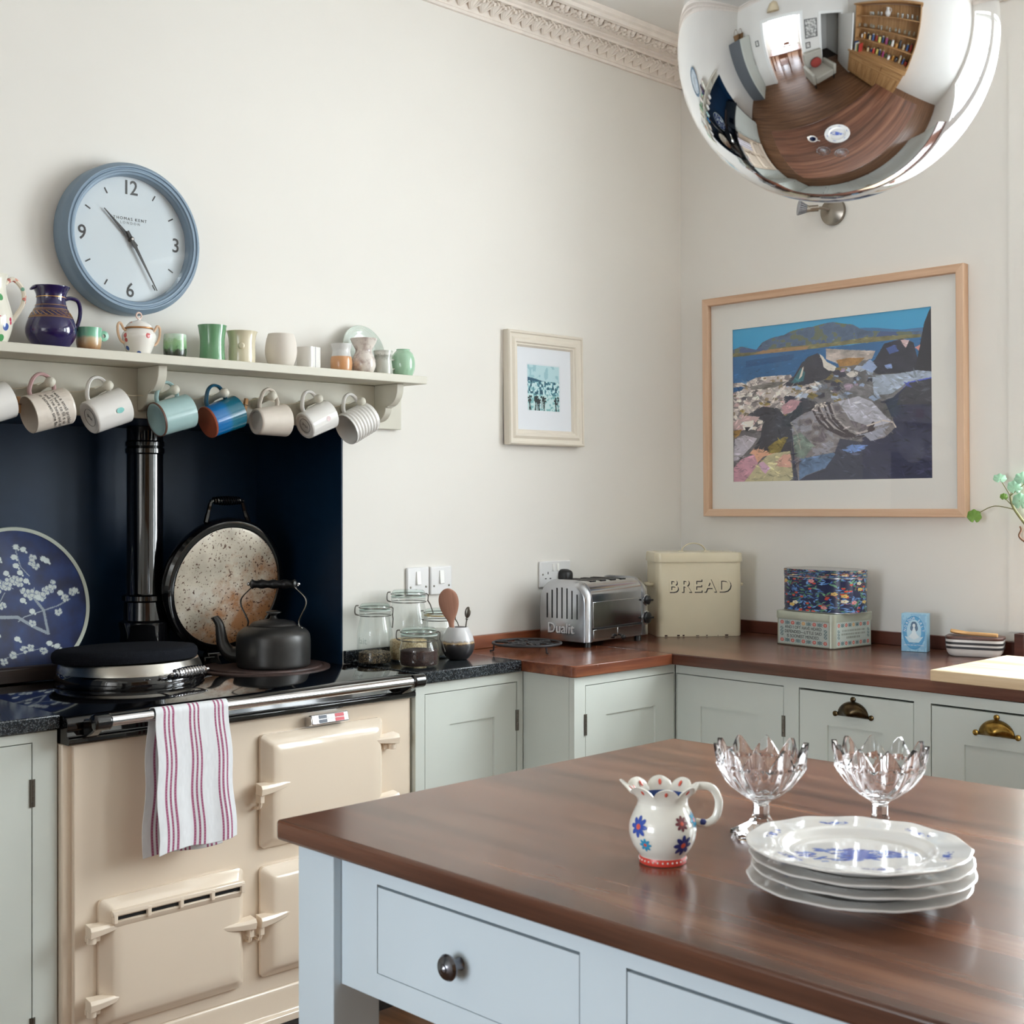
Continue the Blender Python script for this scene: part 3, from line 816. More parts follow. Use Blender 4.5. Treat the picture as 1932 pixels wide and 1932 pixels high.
# closed lid on the left plate (local origin at lid centre on the top plate)
lc = (-0.120, 0.402)
LP = [(0.187, 0.0), (0.189, 0.006), (0.187, 0.026), (0.183, 0.032)]
g = G(); g.M = T(lc[0], lc[1], 0.8972); g.lathe([(0.16, 0.0)] + LP + [(0.16, 0.032)], 72)
lid1 = obj('closed_lid', g, M_black, rg)
g = G(); g.M = T(lc[0], lc[1], 0.8972); g.lathe([(0.183, 0.0321), (0.181, 0.040), (0.172, 0.060), (0.150, 0.070), (0.08, 0.074), (0, 0.075)], 72)
obj('lid_dome', g, M_steel, lid1)
g = G(); g.M = T(lc[0], lc[1], 0.8972) @ RZ(12)
coil(g, (-0.05, -0.222, 0.040), (0.05, -0.222, 0.040), 0.0120, 11, 0.0033)
for s in (-1, 1): g.tube(spline([(0.055 * s, -0.170, 0.030), (0.058 * s, -0.2, 0.030), (0.060 * s, -0.222, 0.040), (0.05 * s, -0.222, 0.040)], 4), 0.0045, 6)
obj('coil_handle', g, M_chrome, lid1)
g = G(); g.M = T(lc[0], lc[1], 0.8972); g.tube([(0, 0.17, 0.03), (0, 0.205, 0.03)], 0.014, 8); g.box(-0.05, 0.05, 0.195, 0.215, 0.0, 0.04)
obj('lid_hinge', g, M_black, lid1)
# open lid standing at the back of the right plate; local: disc in XZ, lining towards -y
LT = T(0.222, 0.520, 0.935) @ RX(9) @ T(0, 0, 0.190)
g = G(); g.M = LT @ RX(90)
g.lathe([(0.168, 0.010), (0.172, 0.012), (0.186, 0.010), (0.193, 0.002), (0.193, -0.014), (0.188, -0.03), (0.174, -0.048), (0.150, -0.058), (0.08, -0.062), (0, -0.063)], 72)
lid2 = obj('open_lid', g, M_black, rg)
g = G(); g.M = LT @ RX(90); g.lathe([(0.1685, 0.0085), (0.160, 0.0105), (0.1, 0.009), (0, 0.008)], 72)
lin_o = obj('lid_lining', g, M_lid, lid2)
g = G(); g.M = LT
coil(g, (-0.044, 0.030, 0.238), (0.044, 0.030, 0.238), 0.0110, 11, 0.0031)
for s in (-1, 1): g.tube(spline([(0.070 * s, 0.018, 0.178), (0.060 * s, 0.026, 0.205), (0.052 * s, 0.03, 0.232), (0.044 * s, 0.03, 0.238)], 4), [0.007] * 4 + [0.006] * 4 + [0.005] * 5, 6)
obj('coil_handle', g, M_black, lid2)
g = G(); g.box(0.16, 0.28, 0.50, 0.57, 0.8972, 0.925); g.tube([(0.175, 0.52, 0.925), (0.265, 0.52, 0.925)], 0.016, 12)
g.loft([[(0.19, 0.46, 0.8975), (0.26, 0.46, 0.8975), (0.26, 0.5, 0.8975), (0.19, 0.5, 0.8975)], [(0.195, 0.49, 0.93), (0.255, 0.49, 0.93), (0.255, 0.52, 0.93), (0.195, 0.52, 0.93)]])
obj('lid_hinge', g, M_black, lid2, bevel=0.003)
# flue
g = G(); g.M = T(0.018, 0.575, 0)
g.lathe([(0, 0.8972), (0.085, 0.8972), (0.085, 0.905), (0.072, 0.910), (0.066, 1.00), (0.070, 1.02), (0.070, 1.03), (0.058, 1.036), (0.056, 1.085), (0.062, 1.09), (0.062, 1.102), (0.051, 1.106), (0.049, 1.11), (0.049, 1.49), (0.053, 1.494), (0.053, 1.506), (0.049, 1.51), (0.053, 1.514), (0.053, 1.524), (0.049, 1.528), (0.049, 1.566), (0, 1.566)], 40)
obj('flue_pipe', g, M_black, rg)

# ------------------------------------------------------------------ things on the range
M_felt = plain('black_felt', (26, 28, 34), 0.95, spec=0.15, bmp=0.7, bs=500, bd=0.003, vary=0.3, vs=300)
g = G()
g.lathe([(0, 0.0), (0.150, 0.0), (0.166, -0.006), (0.176, -0.020), (0.180, -0.019), (0.183, -0.006), (0.181, 0.004), (0.174, 0.010), (0.150, 0.013), (0, 0.015)], 72)
tag(obj('hob_pad', g, M_felt, loc=(-2.148, 0.132, 0.974), rot=(math.radians(-2.5), 0, 0)), 'round black felt pad lying on the closed range lid', 'hob cover')

M_kettle = plain('dark_pewter_kettle', (66, 65, 64), 0.36, metal=0.55, vary=0.12, vs=30, bmp=0.04, bs=120)
kt = thing('stovetop_kettle', 'dark grey stovetop kettle with swan spout on the hot plate', 'kettle', (-1.745, 0.052, 0.9062), -45)
KP = sprof([(0.094, 0.0), (0.0985, 0.003), (0.101, 0.012), (0.102, 0.05), (0.101, 0.080), (0.095, 0.095), (0.080, 0.107), (0.066, 0.112)], 4)
g = G(); g.lathe([(0, 0.0)] + KP + [(0.063, 0.113), (0.060, 0.110), (0, 0.110)], 56); obj('kettle_body', g, M_kettle, kt, smooth=50)
g = G(); g.lathe([(0.0595, 0.1102), (0.064, 0.114), (0.062, 0.117), (0.056, 0.122), (0.035, 0.127), (0.014, 0.129), (0.010, 0.133), (0.008, 0.139), (0.012, 0.144), (0.021, 0.147), (0.021, 0.150), (0.012, 0.153), (0, 0.154)], 40)
obj('kettle_lid', g, M_kettle, kt)
g = G()
sp = spline([(-0.090, 0, 0.030), (-0.118, 0, 0.034), (-0.138, 0, 0.055), (-0.145, 0, 0.085), (-0.150, 0, 0.115), (-0.162, 0, 0.134)], 6)
m = len(sp); g.tube(sp, [0.027 - 0.017 * (i / (m - 1)) ** 0.7 for i in range(m)], 18, caps=False)
g.loft([[sp[-1] + Vector((a, b, c)) for a, b, c in ((0.004, 0.010, 0.006), (-0.012, 0.008, -0.001), (-0.017, 0, -0.003), (-0.012, -0.008, -0.001), (0.004, -0.010, 0.006), (0.010, 0, 0.010))],
        [sp[-1] + Vector((a, b, c)) for a, b, c in ((0.002, 0.008, -0.002), (-0.008, 0.005, -0.006), (-0.010, 0, -0.007), (-0.008, -0.005, -0.006), (0.002, -0.008, -0.002), (0.009, 0, -0.002))]])
obj('spout', g, M_kettle, kt, smooth=60, sub=1)
for s in (-1, 1):
    g = G()
    pts = spline([(s * 0.074, 0, 0.106), (s * 0.070, 0, 0.122), (s * 0.078, 0, 0.142), (s * 0.090, 0, 0.168), (s * 0.088, 0, 0.188), (s * 0.070, 0, 0.208), (s * 0.058, 0, 0.219)], 6)
    g.tube(pts, 0.009, 8, flat=0.22, up=(1, 0, 0))
    obj('handle_arm', g, M_steel, kt)
    g = G(); g.box(s * 0.074 - 0.008, s * 0.074 + 0.008, -0.012, 0.012, 0.1, 0.108); obj('rivet_plate', g, M_steel, kt, bevel=0.002)
g = G()
hp = [(-0.064 + 0.128 * i / 24, 0, 0.226) for i in range(25)]
g.tube(hp, [0.0115 + 0.0016 * math.cos(i * 2 * PI / 6) + (0.002 if i in (1, 23) else 0) - (0.004 if i in (0, 24) else 0) for i in range(25)], 14)
gp = obj('grip', g, M_blackmatt, kt)
for s in (-1, 1):
    g = G(); g.ball((s * 0.069, 0, 0.226), 0.0055, 10, 6); obj('grip_nut', g, M_chrome, gp)

# tea towel folded over the rail
W_, L_ = 260, 420
cv = Canvas(W_, L_, (230, 232, 235))
cv.a *= (0.965 + 0.05 * vnoise(W_, L_, 40, 3))[..., None]
for c in (0.175, 0.52, 0.865):
    for d in (-0.056, 0.0, 0.056):
        cv.put(np.abs(cv.X - c - d) < 0.0135, (168, 100, 130), 0.92)
        cv.put((np.abs(cv.X - c - d) < 0.0075) & ((cv.Y * 105 % 1.0) < 0.5), (150, 70, 104), 0.9)
def towel(u, v):
    # v: 0 = front hem, up over the rail, 1 = back hem
    n = len(v); Lf, r, Lb = 0.312, 0.0155, 0.322
    tot = Lf + PI * r + Lb; s = v * tot
    y = np.where(s < Lf, -r, np.where(s < Lf + PI * r, -r * np.cos((s - Lf) / r), r))
    z = np.where(s < Lf, s - Lf, np.where(s < Lf + PI * r, r * np.sin((s - Lf) / r), -(s - Lf - PI * r)))
    down = np.clip(-z / Lf, 0, 1)
    front = s < Lf + PI * r / 2
    y = y + np.where(front, -1, 0.25) * down * (0.002 + 0.003 * np.sin(u * 9.0 + 0.6) + 0.002 * np.sin(u * 21 + 2)) - np.where(front, 0.004 * down, 0.0)
    wid = 0.186 + 0.018 * down
    x = (u - 0.5) * wid + 0.010 * down + np.where(front, 0.0, -0.014 * down - 0.004) + 0.0025 * np.sin(v * 26)
    z = z + 0.004 * np.sin(u * 6.0) * down + np.where(front, 0.0, -0.0) + np.where(front, u * 0.012 * down, 0)
    return x, y, z
to = sheet('tea_towel', cv, 200, 420, towel, printed('woven_cotton', 0.9, bmp=0.35))
md = to.modifiers.new('thickness', 'SOLIDIFY'); md.thickness = 0.0016; md.offset = 0
to.location = (-2.247, -0.350, 0.889)
tag(to, 'white tea towel with purple red stripes hanging on the range rail', 'towel')

# blue and white blossom dish on a dark stand
DR = 0.2
cv = Canvas(700, 700, (24, 44, 96))
nz = vnoise(700, 700, 9, 5, 4)
cv.a = np.array((3, 10, 44.0)) * (1 - nz[..., None]) + np.array((28, 62, 124.0)) * nz[..., None]
def P2(u, v): return (0.5 + u * 0.5, 0.5 - v * 0.5)
br = (140, 150, 160)
for wd, pts in ((0.022, [(0.41, -0.46), (0.2, -0.34), (0.0, -0.2), (-0.33, -0.18)]), (0.018, [(0.41, -0.46), (0.40, -0.3), (0.39, -0.13), (0.26, 0.065), (0.086, 0.17)]), (0.008, [(0.39, -0.13), (0.6, -0.08), (0.78, 0.0)]),
                (0.008, [(0.26, 0.065), (0.29, 0.2)]), (0.007, [(0.23, 0.37), (0.12, 0.5), (0.05, 0.76)]), (0.008, [(0.39, -0.13), (0.1, -0.2), (0.0, -0.26)]), (0.007, [(-0.02, 0.2), (-0.25, 0.37), (-0.5, 0.45)]),
                (0.006, [(-0.38, -0.18), (-0.25, 0.0), (-0.15, 0.15)]), (0.006, [(0.28, -0.66), (0.0, -0.7), (-0.25, -0.75)]), (0.012, [(-0.33, -0.18), (-0.6, -0.25), (-0.8, -0.1)]), (0.006, [(-0.4, -0.3), (-0.5, -0.6), (-0.62, -0.72)]), (0.007, [(-0.6, -0.25), (-0.66, 0.1), (-0.6, 0.4)])):
    cv.line([P2(*p) for p in pts], wd, br)
rr = random.Random(11)
def blossom(u, v, s=0.03):
    x, y = P2(u, v)
    for k in range(5):
        a = 2 * PI * k / 5 + rr.random()
        cv.ell(x + s * 0.62 * math.cos(a), y + s * 0.62 * math.sin(a), s * 0.50, s * 0.50, (70, 86, 128))
        cv.ell(x + s * 0.62 * math.cos(a), y + s * 0.62 * math.sin(a), s * 0.42, s * 0.42, (190, 197, 194))
    cv.ell(x, y, s * 0.2, s * 0.2, (120, 130, 150))
def bud(u, v, s=0.02):
    x, y = P2(u, v); cv.ell(x, y, s * 1.1, s * 0.9, (200, 208, 206)); cv.ell(x + s, y + s, s * 0.4, s * 0.4, (200, 208, 206))
for k in range(13): blossom(-0.25 + 0.82 * k / 12 + rr.uniform(-.02, .02), 0.2 + 0.1 * math.sin(k * 0.55) + rr.uniform(-.05, .05), 0.034)
for k in range(14): blossom(-0.52 + rr.uniform(-.2, .22), -0.28 + rr.uniform(-.22, .16), 0.036)
for k in range(8): blossom(-0.5 + rr.uniform(-.14, .14), 0.5 + rr.uniform(-.16, .2), 0.034)
for u, v in ((0.3, 0.62), (0.34, 0.5), (0.28, 0.56), (0.72, 0.02), (0.6, -0.17), (0.83, 0.1), (0.2, -0.3), (0.02, -0.66), (0.3, -0.7), (0.12, -0.64), (-0.3, 0.05), (-0.2, -0.03), (-0.7, 0.2), (-0.75, -0.5), (-0.4, -0.62), (-0.3, -0.8), (-0.15, -0.72)): blossom(u, v, 0.027)
for u, v in ((0.06, 0.78), (0.17, 0.74), (0.03, 0.64), (0.05, 0.52), (0.45, 0.6), (0.5, 0.57), (0.1, 0.42), (0.18, 0.3), (0.33, 0.06), (0.1, 0.03), (0.87, 0.12), (0.66, 0.1), (0.22, -0.13), (0.4, -0.6), (0.5, -0.65), (-0.1, 0.42), (-0.3, 0.3), (-0.05, -0.5), (-0.6, 0.7), (-0.2, 0.62)): bud(u, v, 0.02)
dish = thing('blossom_dish', 'large blue dish with white blossom branches behind the range lid', 'dish', (-2.325, 0.325, 0.9015), 4)
DM = RX(-13) @ T(0, 0, DR)
g = G(); g.M = DM @ RX(90)
g.lathe([(0.0, -0.012), (0.10, -0.012), (0.10, -0.016), (0.105, -0.016), (0.108, -0.011), (DR - 0.004, 0.010), (DR, 0.014), (DR - 0.002, 0.0165), (DR - 0.010, 0.013)], 96)
obj('dish_body', g, plain('dish_rim_glaze', (196, 202, 190), 0.2, coat=0.3), dish)
us = np.linspace(0, 2 * PI, 289); rs = np.linspace(0.0, 1, 150)
def dishf(u, v):
    a = u * 2 * PI; r = v * (DR - 0.0098)
    yy = 0.0075 - 0.022 * (np.clip(r / DR, 0, 1)) ** 3 - 0.0
    P = np.stack([r * np.cos(a), yy, r * np.sin(a), np.ones_like(a)], 0)
    Q = np.array(DM) @ P
    return Q[0], Q[1], Q[2]
UU, VV = np.meshgrid(np.linspace(0, 1, 289), np.linspace(0, 1, 151))
a = UU.ravel() * 2 * PI; r = VV.ravel()
cols = linarr(cv.sample(0.5 + 0.5 * r * np.cos(a), 0.5 + 0.5 * r * np.sin(a)))
sheet('dish_painting', cols, 288, 150, dishf, printed('glazed_print', 0.4, 0.0, spec=0.25), dish)
g = G(); g.prism([(0.262, 0.9005), (0.262, 0.936), (0.268, 0.940), (0.284, 0.940), (0.290, 0.932), (0.290, 0.9005)], -2.95, -2.24, 'X')
tag(obj('plate_rest', g, wood('dark_plate_rest_wood', (36, 28, 26), (56, 44, 40), (74, 60, 54), 'X', 0.4), bevel=0.002), 'long dark wooden rest in front of the blossom dish', 'plate rest')
g = G(); g.box(-2.78, -2.634, -0.225, 0.02, 0.9005, 0.906); g.tube([(-2.78, -0.227, 0.908), (-2.636, -0.227, 0.908), (-2.632, -0.22, 0.908), (-2.632, 0.02, 0.908)], 0.004, 8)
tag(obj('metal_trivet', g, plain('dark_trivet_steel', (70, 72, 76), 0.25, metal=1.0)), 'dark metal rack on the granite at the left edge', 'rack')
# ------------------------------------------------------------------ peg shelf above the range
sh = thing('peg_shelf', 'long pale painted shelf with brackets and pegs over the range', 'shelf', (0, 0, 0))
SZ = 1.716
obj('shelf_board', G().box(-3.3, -1.368, -0.160, -0.0005, SZ - 0.022, SZ), M_shelf, sh, bevel=0.002)
obj('back_board', G().box(-3.3, -1.346, -0.019, -0.0005, 1.570, SZ - 0.0225), M_shelf, sh, bevel=0.002)
def bracket(x, w=0.024):
    q = [(-0.0195, SZ - 0.0225), (-0.122, SZ - 0.0225)]
    q += [(-0.122 + 0.050 * (1 - math.cos(math.radians(a))), SZ - 0.034 - 0.052 * math.sin(math.radians(a))) for a in range(0, 91, 15)]
    q += [(-0.070, 1.634), (-0.078, 1.634), (-0.078, 1.628)]
    q += [(-0.0195 - 0.050 * math.cos(math.radians(a)), 1.628 - 0.040 * math.sin(math.radians(a))) for a in range(0, 91, 15)]
    return obj('bracket', G().prism(q, x - w / 2, x + w / 2, 'X'), M_shelf, sh, bevel=0.0015)
for x in (-1.435, -2.185, -2.93): bracket(x)
PEGX = [-2.600, -2.460, -2.316, -2.139, -1.997, -1.851, -1.702, -1.556]
for x in PEGX + [-2.76, -2.92, -3.08]:
    g = G(); g.M = T(x, -0.0185, 1.622) @ RX(78)
    g.lathe([(0, 0), (0.016, 0), (0.0155, 0.006), (0.010, 0.016), (0.0075, 0.030), (0.0075, 0.058), (0.0080, 0.070), (0.0108, 0.074), (0.0122, 0.081), (0.0108, 0.088), (0.006, 0.0925), (0, 0.0935)], 18)
    obj('peg', g, M_shelf, sh)

def tapered_handle(g, pts, r, n=8, flat=1.0, up=(0, 1, 0)):
    g.tube(spline(pts, 5), r, n, flat=flat, up=up)

# --- mugs hanging from the pegs.  Local: mug axis on +x (mouth at +x), handle above, peg contact at origin
def mug(name, label, peg, L, R0, R1, mat, mouth=1, tilt=20, hmat=None, ring=None, inner=None, base=None, hr=0.0052, dx=0.0, ribs=0):
    """R0 = radius at base, R1 = radius at mouth; hangs by the handle from peg number peg"""
    cz = -0.036 - max(R0, R1)
    x = PEGX[peg] + dx - cz * math.sin(math.radians(-tilt * mouth))
    t = thing(name, label, 'mug', (x, -0.088, 1.6520), 0, 'mugs hanging from the shelf pegs', rot=(0, math.radians(-tilt * mouth), 0))
    hh = 0.036   # gap under the handle
    cz = -hh - max(R0, R1)
    flip = Matrix.Diagonal((mouth, 1, 1, 1))
    RM = T(0, 0, cz) @ flip @ T(-L / 2, 0, 0) @ RY(90)
    n = 14; out = []
    for i in range(n + 1):
        k = i / n; r = R0 + (R1 - R0) * k
        if ribs and 0.12 < k < 0.95: r += 0.0012 * math.cos(k * ribs * 2 * PI)
        out.append((r, L * k))
    if ribs:
        out = [(R0 + (R1 - R0) * k + (0.0016 * math.cos(k * ribs * 2 * PI) if 0.1 < k < 0.95 else 0), L * k) for k in [i / 60 for i in range(61)]]
    g = G(); g.M = RM
    g.lathe([(0, 0.003), (R0 * 0.72, 0.003), (R0 * 0.80, 0.0), (R0 - 0.002, 0.0), (R0, 0.002)] + out[1:] + [(R1 - 0.0015, L + 0.001), (R1 - 0.0035, L - 0.001), (R0 - 0.004, 0.008), (0, 0.007)], 44)
    if mouth < 0: g.f = [f[::-1] for f in g.f]
    b = obj('mug_body', g, mat, t, smooth=45)
    rt = max(R0, R1)
    g = G(); w = L * 0.33
    zt = cz
    def surf(xx): return cz + R0 + (R1 - R0) * min(max((xx * mouth + L / 2) / L, 0), 1)
    g.tube(spline([(-w * 1.05, 0, surf(-w) - 0.002), (-w * 1.0, 0, surf(-w) + 0.012), (-w * 0.55, 0, -0.003), (0, 0, 0.0045), (w * 0.55, 0, -0.004), (w * 0.85, 0, surf(w) + 0.010), (w * 0.80, 0, surf(w) - 0.002)], 5), hr * 1.35, 8, flat=0.62, up=(0, 0, 1))
    obj('mug_handle', g, hmat or mat, t)
    if ring:
        g = G(); g.M = RM; g.lathe([(ring[1] - 0.0022, -0.0006), (ring[1], -0.0006), (ring[1], 0.004), (ring[1] - 0.0022, 0.004)], 44)
        obj('base_ring', g, ring[0], b)
    if base:
        g = G(); g.M = RM; g.lathe([(0, -0.0012), (R0 * 0.97, -0.0012), (R0 * 1.003, 0.001), (R0 * 1.004, 0.004), (R0 * 0.99, 0.0045)], 44)
        obj('bare_base', g, base, b)
    if inner:
        g = G(); g.M = RM; g.lathe([(R1 - 0.0030, L - 0.0015), (R0 - 0.0035, 0.009), (0, 0.0085)], 44); obj('mug_inside', g, inner, b)
    return t, b, RM, cz
M_white = plain('white_glaze', (228, 226, 222), 0.16, coat=0.4)
M_offw = plain('off_white_stoneware', (214, 204, 192), 0.4, coat=0.1, vary=0.03, vs=40)
M_aqua = plain('pale_aqua_glaze', (160, 190, 190), 0.14, coat=0.5, vary=0.03, vs=30)
M_terra = plain('terracotta', (150, 72, 44), 0.7, vary=0.06, vs=60)
M_inkb = plain('black_ink', (34, 32, 34), 0.5)
M_pale_in = plain('pale_grey_interior', (190, 186, 182), 0.3)
def side_text(par, RM, cz, body, size, mat, R, L, xo, zo, rot=0, name='handwriting', line=1.0, sx=1.0):
    """flat lettering wrapped on the side of the mug that looks into the room"""
    o = text(name, body, size, mat, par, Matrix(), 0.0, 1.0, sx, line)
    me = o.data
    for v in me.vertices:
        x, z = v.co.x, v.co.y
        c, s = math.cos(math.radians(rot)), math.sin(math.radians(rot))
        x, z = c * x - s * z + xo, s * x + c * z + zo
        a = z / R
        v.co = (x, -(R + 0.0006) * math.cos(a), cz + (R + 0.0006) * math.sin(a))
    me.update()
    return o
mug('hanging_mug', 'plain white mug cut off by the left edge of the picture', 0, 0.098, 0.040, 0.043, M_white, 1, 20)
t, b, RM, cz = mug('hanging_mug', 'cream mug with black handwriting and a pinkish handle', 1, 0.096, 0.043, 0.044, M_offw, -1, -15, plain('pinkish_glaze', (196, 160, 160), 0.3, coat=0.3), inner=M_pale_in)
side_text(b, RM, cz, 'I was a small problem\nin here to fill it up\nand I’ve been out and\nin between time flies by', 0.0115, M_inkb, 0.0436, 0.096, 0.006, -0.004, -78, line=0.95)
t, b, RM, cz = mug('hanging_mug', 'white mug with a turquoise oval mark beside the cream handwritten mug', 2, 0.094, 0.040, 0.044, M_white, 1, 22)
M_mark = plain('turquoise_print', (120, 190, 184), 0.3)
M_mark2 = plain('pale_pink_print', (206, 180, 178), 0.3)
def oval(par, cz, x, z, rx, rz, mat, R, name='oval_mark'):
    g = G(); n = 20; vs = []; 
    for i in range(n):
        a = 2 * PI * i / n; xx = x + rx * math.cos(a); zz = z + rz * math.sin(a); q = zz / R
        vs.append((xx, -(R + 0.0007) * math.cos(q), cz + (R + 0.0007) * math.sin(q)))
    q = z / R; vs.append((x, -(R + 0.0007) * math.cos(q), cz + (R + 0.0007) * math.sin(q)))
    g.add(vs, [(i, (i + 1) % n, n) for i in range(n)])
    return obj(name, g, mat, par, smooth=0)
oval(b, cz, 0.014, -0.004, 0.010, 0.0065, M_mark, 0.0428)
def base_stamp(b, RM, word, R=0.022):
    g = G(); g.M = RM
    for r in (R,):
        g.lathe([(r - 0.0008, 0.0022), (r, 0.0022), (r, 0.0028), (r - 0.0008, 0.0028)], 36)
    st = obj('base_stamp', g, M_inkb, b)
    text('stamp_lettering', word, 0.012, M_inkb, b, RM @ T(0, 0, 0.0024) @ RX(180) @ RZ(-120), 0.0)
base_stamp(b, RM, 'Mug')
mug('hanging_mug', 'pale aqua mug with a brown rim around its base', 3, 0.092, 0.0425, 0.043, M_aqua, 1, 16, ring=(plain('brown_rim', (96, 62, 48), 0.5), 0.0432))
def bluemug():
    m, nt, b = newmat('blue_teal_glaze')
    tc = N(nt, 'ShaderNodeTexCoord'); sx = N(nt, 'ShaderNodeSeparateXYZ'); nt.links.new(tc.outputs['Object'], sx.inputs[0])
    ad = N(nt, 'ShaderNodeMath', operation='MULTIPLY_ADD'); ad.inputs[1].default_value = 0.02
    nt.links.new(noise(nt, tc.outputs['Object'], 60, 3), ad.inputs[0]); nt.links.new(sx.outputs['X'], ad.inputs[2])
    mr = N(nt, 'ShaderNodeMapRange'); mr.inputs['From Min'].default_value = -0.05; mr.inputs['From Max'].default_value = 0.06
    nt.links.new(ad.outputs[0], mr.inputs['Value'])
    c = ramp(nt, mr.outputs[0], [(0.0, rgb(10, 98, 168)), (0.5, rgb(12, 110, 172)), (0.6, rgb(22, 104, 128)), (1.0, rgb(18, 92, 112))])
    nt.links.new(c, b.inputs['Base Color']); b.inputs['Roughness'].default_value = 0.15; b.inputs['Coat Weight'].default_value = 0.5
    return m
mug('hanging_mug', 'deep blue and teal mug with a bare terracotta base', 4, 0.092, 0.041, 0.043, bluemug(), 1, 20, plain('dark_teal_glaze', (24, 78, 104), 0.2, coat=0.4), base=M_terra)
mug('hanging_mug', 'cream stoneware mug widening to the right between two clothes pegs', 5, 0.090, 0.034, 0.043, M_offw, 1, 4)
t, b, RM, cz = mug('hanging_mug', 'white mug with a small pink heart mark near the shelf end', 6, 0.088, 0.037, 0.041, M_white, 1, 24)
oval(b, cz, 0.012, -0.002, 0.007, 0.007, M_mark2, 0.0395); base_stamp(b, RM, 'Mug', 0.020)
mug('hanging_mug', 'ribbed white mug on the last peg before the shelf end', 7, 0.090, 0.043, 0.045, M_white, -1, -26, inner=M_pale_in, ribs=8, dx=-0.004)

# string of clothes pegs
pts = []
for i in range(len(PEGX) - 1):
    a, b = PEGX[i], PEGX[i + 1]
    for k in range(6):
        u = k / 6; pts.append((a + (b - a) * u, -0.050, 1.640 - 0.018 * math.sin(PI * u)))
pts = [(-2.75, -0.05, 1.61)] + pts + [(PEGX[-1], -0.05, 1.640)]
tag(obj('string_line', G().tube(pts, 0.0009, 5), plain('jute_string', (206, 192, 168), 0.9)), 'thin string draped between the shelf pegs', 'string')
M_pegw = wood('clothes_peg_wood', (150, 100, 60), (196, 146, 96), (216, 170, 120), 'Z', 0.6)
for x, z, lab, c in ((-2.515, 1.585, 'tiny wooden clothes peg on the string beside the left edge mug', 0), (-1.905, 1.612, 'tiny wooden clothes peg on the string left of the cream stoneware mug', 12), (-1.772, 1.575, 'tiny wooden clothes peg on the string left of the pink heart mug', -18)):
    t = thing('clothes_peg', lab, 'clothes peg', (x, -0.052, z), 0, 'clothes pegs on the string', rot=(0, math.radians(c), 0))
    for s in (-1, 1):
        g = G(); g.loft([[(-0.004, s * 0.001, -0.018), (0.004, s * 0.001, -0.018), (0.004, s * 0.005, -0.018), (-0.004, s * 0.005, -0.018)], [(-0.004, s * 0.002, 0.0), (0.004, s * 0.002, 0.0), (0.004, s * 0.006, 0.0), (-0.004, s * 0.006, 0.0)], [(-0.004, s * 0.0005, 0.02), (0.004, s * 0.0005, 0.02), (0.004, s * 0.004, 0.02), (-0.004, s * 0.004, 0.02)]])
        obj('prong', g, M_pegw, t, smooth=0)
    obj('spring', G().tube([(-0.0045, -0.007, 0.002), (0.0045, -0.007, 0.002), (0.0045, 0.007, 0.002), (-0.0045, 0.007, 0.002)], 0.001, 5, closed=True), M_nickel, t)

# ------------------------------------------------------------------ pots and cups standing on the shelf
YS = -0.088
def pot_obj(name, label, cat, x, prof, mat, n=40, y=YS, wall=0.003, hollow=True, smooth=50):
    t = thing(name, label, cat, (x, y, SZ + 0.0005), 0, 'pots and cups along the shelf')
    if hollow:
        inner = [(max(r - wall, 0.0), z) for r, z in prof if z > wall * 2][::-1]
        p = [(0, 0)] + prof + inner + [(0, wall * 2)]
    else: p = [(0, 0)] + prof
    g = G(); g.lathe(p, n)
    obj('pot_body', g, mat, t, smooth=smooth)
    return t
# flowered jug at the left edge
M_floral = None
def floral(name, base, seeds, scale=38, sizes=0.33, cols=((190, 60, 90), (70, 150, 90), (60, 90, 160), (226, 140, 150))):
    m, nt, b = newmat(name)
    v = coords(nt)
    vo = N(nt, 'ShaderNodeTexVoronoi'); vo.inputs['Scale'].default_value = scale; nt.links.new(v, vo.inputs['Vector'])
    k = ramp(nt, vo.outputs['Distance'], [(sizes - 0.02, (1, 1, 1, 1)), (sizes + 0.02, (0, 0, 0, 1))])
    sep = N(nt, 'ShaderNodeSeparateColor'); nt.links.new(vo.outputs['Color'], sep.inputs[0])
    st = []
    for i, c in enumerate(cols): st.append((i / len(cols), rgb(*c)))
    cr = N(nt, 'ShaderNodeValToRGB'); cr.color_ramp.interpolation = 'CONSTANT'
    while len(cr.color_ramp.elements) < len(st): cr.color_ramp.elements.new(0.5)
    for i, (p, c) in enumerate(st): cr.color_ramp.elements[i].position = p; cr.color_ramp.elements[i].color = c
    nt.links.new(sep.outputs[0], cr.inputs[0])
    th = N(nt, 'ShaderNodeMath', operation='GREATER_THAN'); th.inputs[1].default_value = seeds; nt.links.new(sep.outputs[1], th.inputs[0])
    mu = N(nt, 'ShaderNodeMath', operation='MULTIPLY'); nt.links.new(k, mu.inputs[0]); nt.links.new(th.outputs[0], mu.inputs[1])
    mx = N(nt, 'ShaderNodeMix', data_type='RGBA'); nt.links.new(mu.outputs[0], mx.inputs[0]); mx.inputs[6].default_value = rgb(*base); nt.links.new(cr.outputs[0], mx.inputs[7])
    nt.links.new(mx.outputs[2], b.inputs['Base Color']); b.inputs['Roughness'].default_value = 0.15; b.inputs['Coat Weight'].default_value = 0.4
    return m
M_floral = floral('flowered_jug_glaze', (226, 222, 208), 0.35)
t = pot_obj('flowered_jug', 'white jug painted with flowers at the left end of the shelf', 'jug', -2.598, sprof([(0.036, 0), (0.040, 0.006), (0.050, 0.04), (0.049, 0.07), (0.038, 0.11), (0.036, 0.135), (0.041, 0.155)], 4), M_floral)
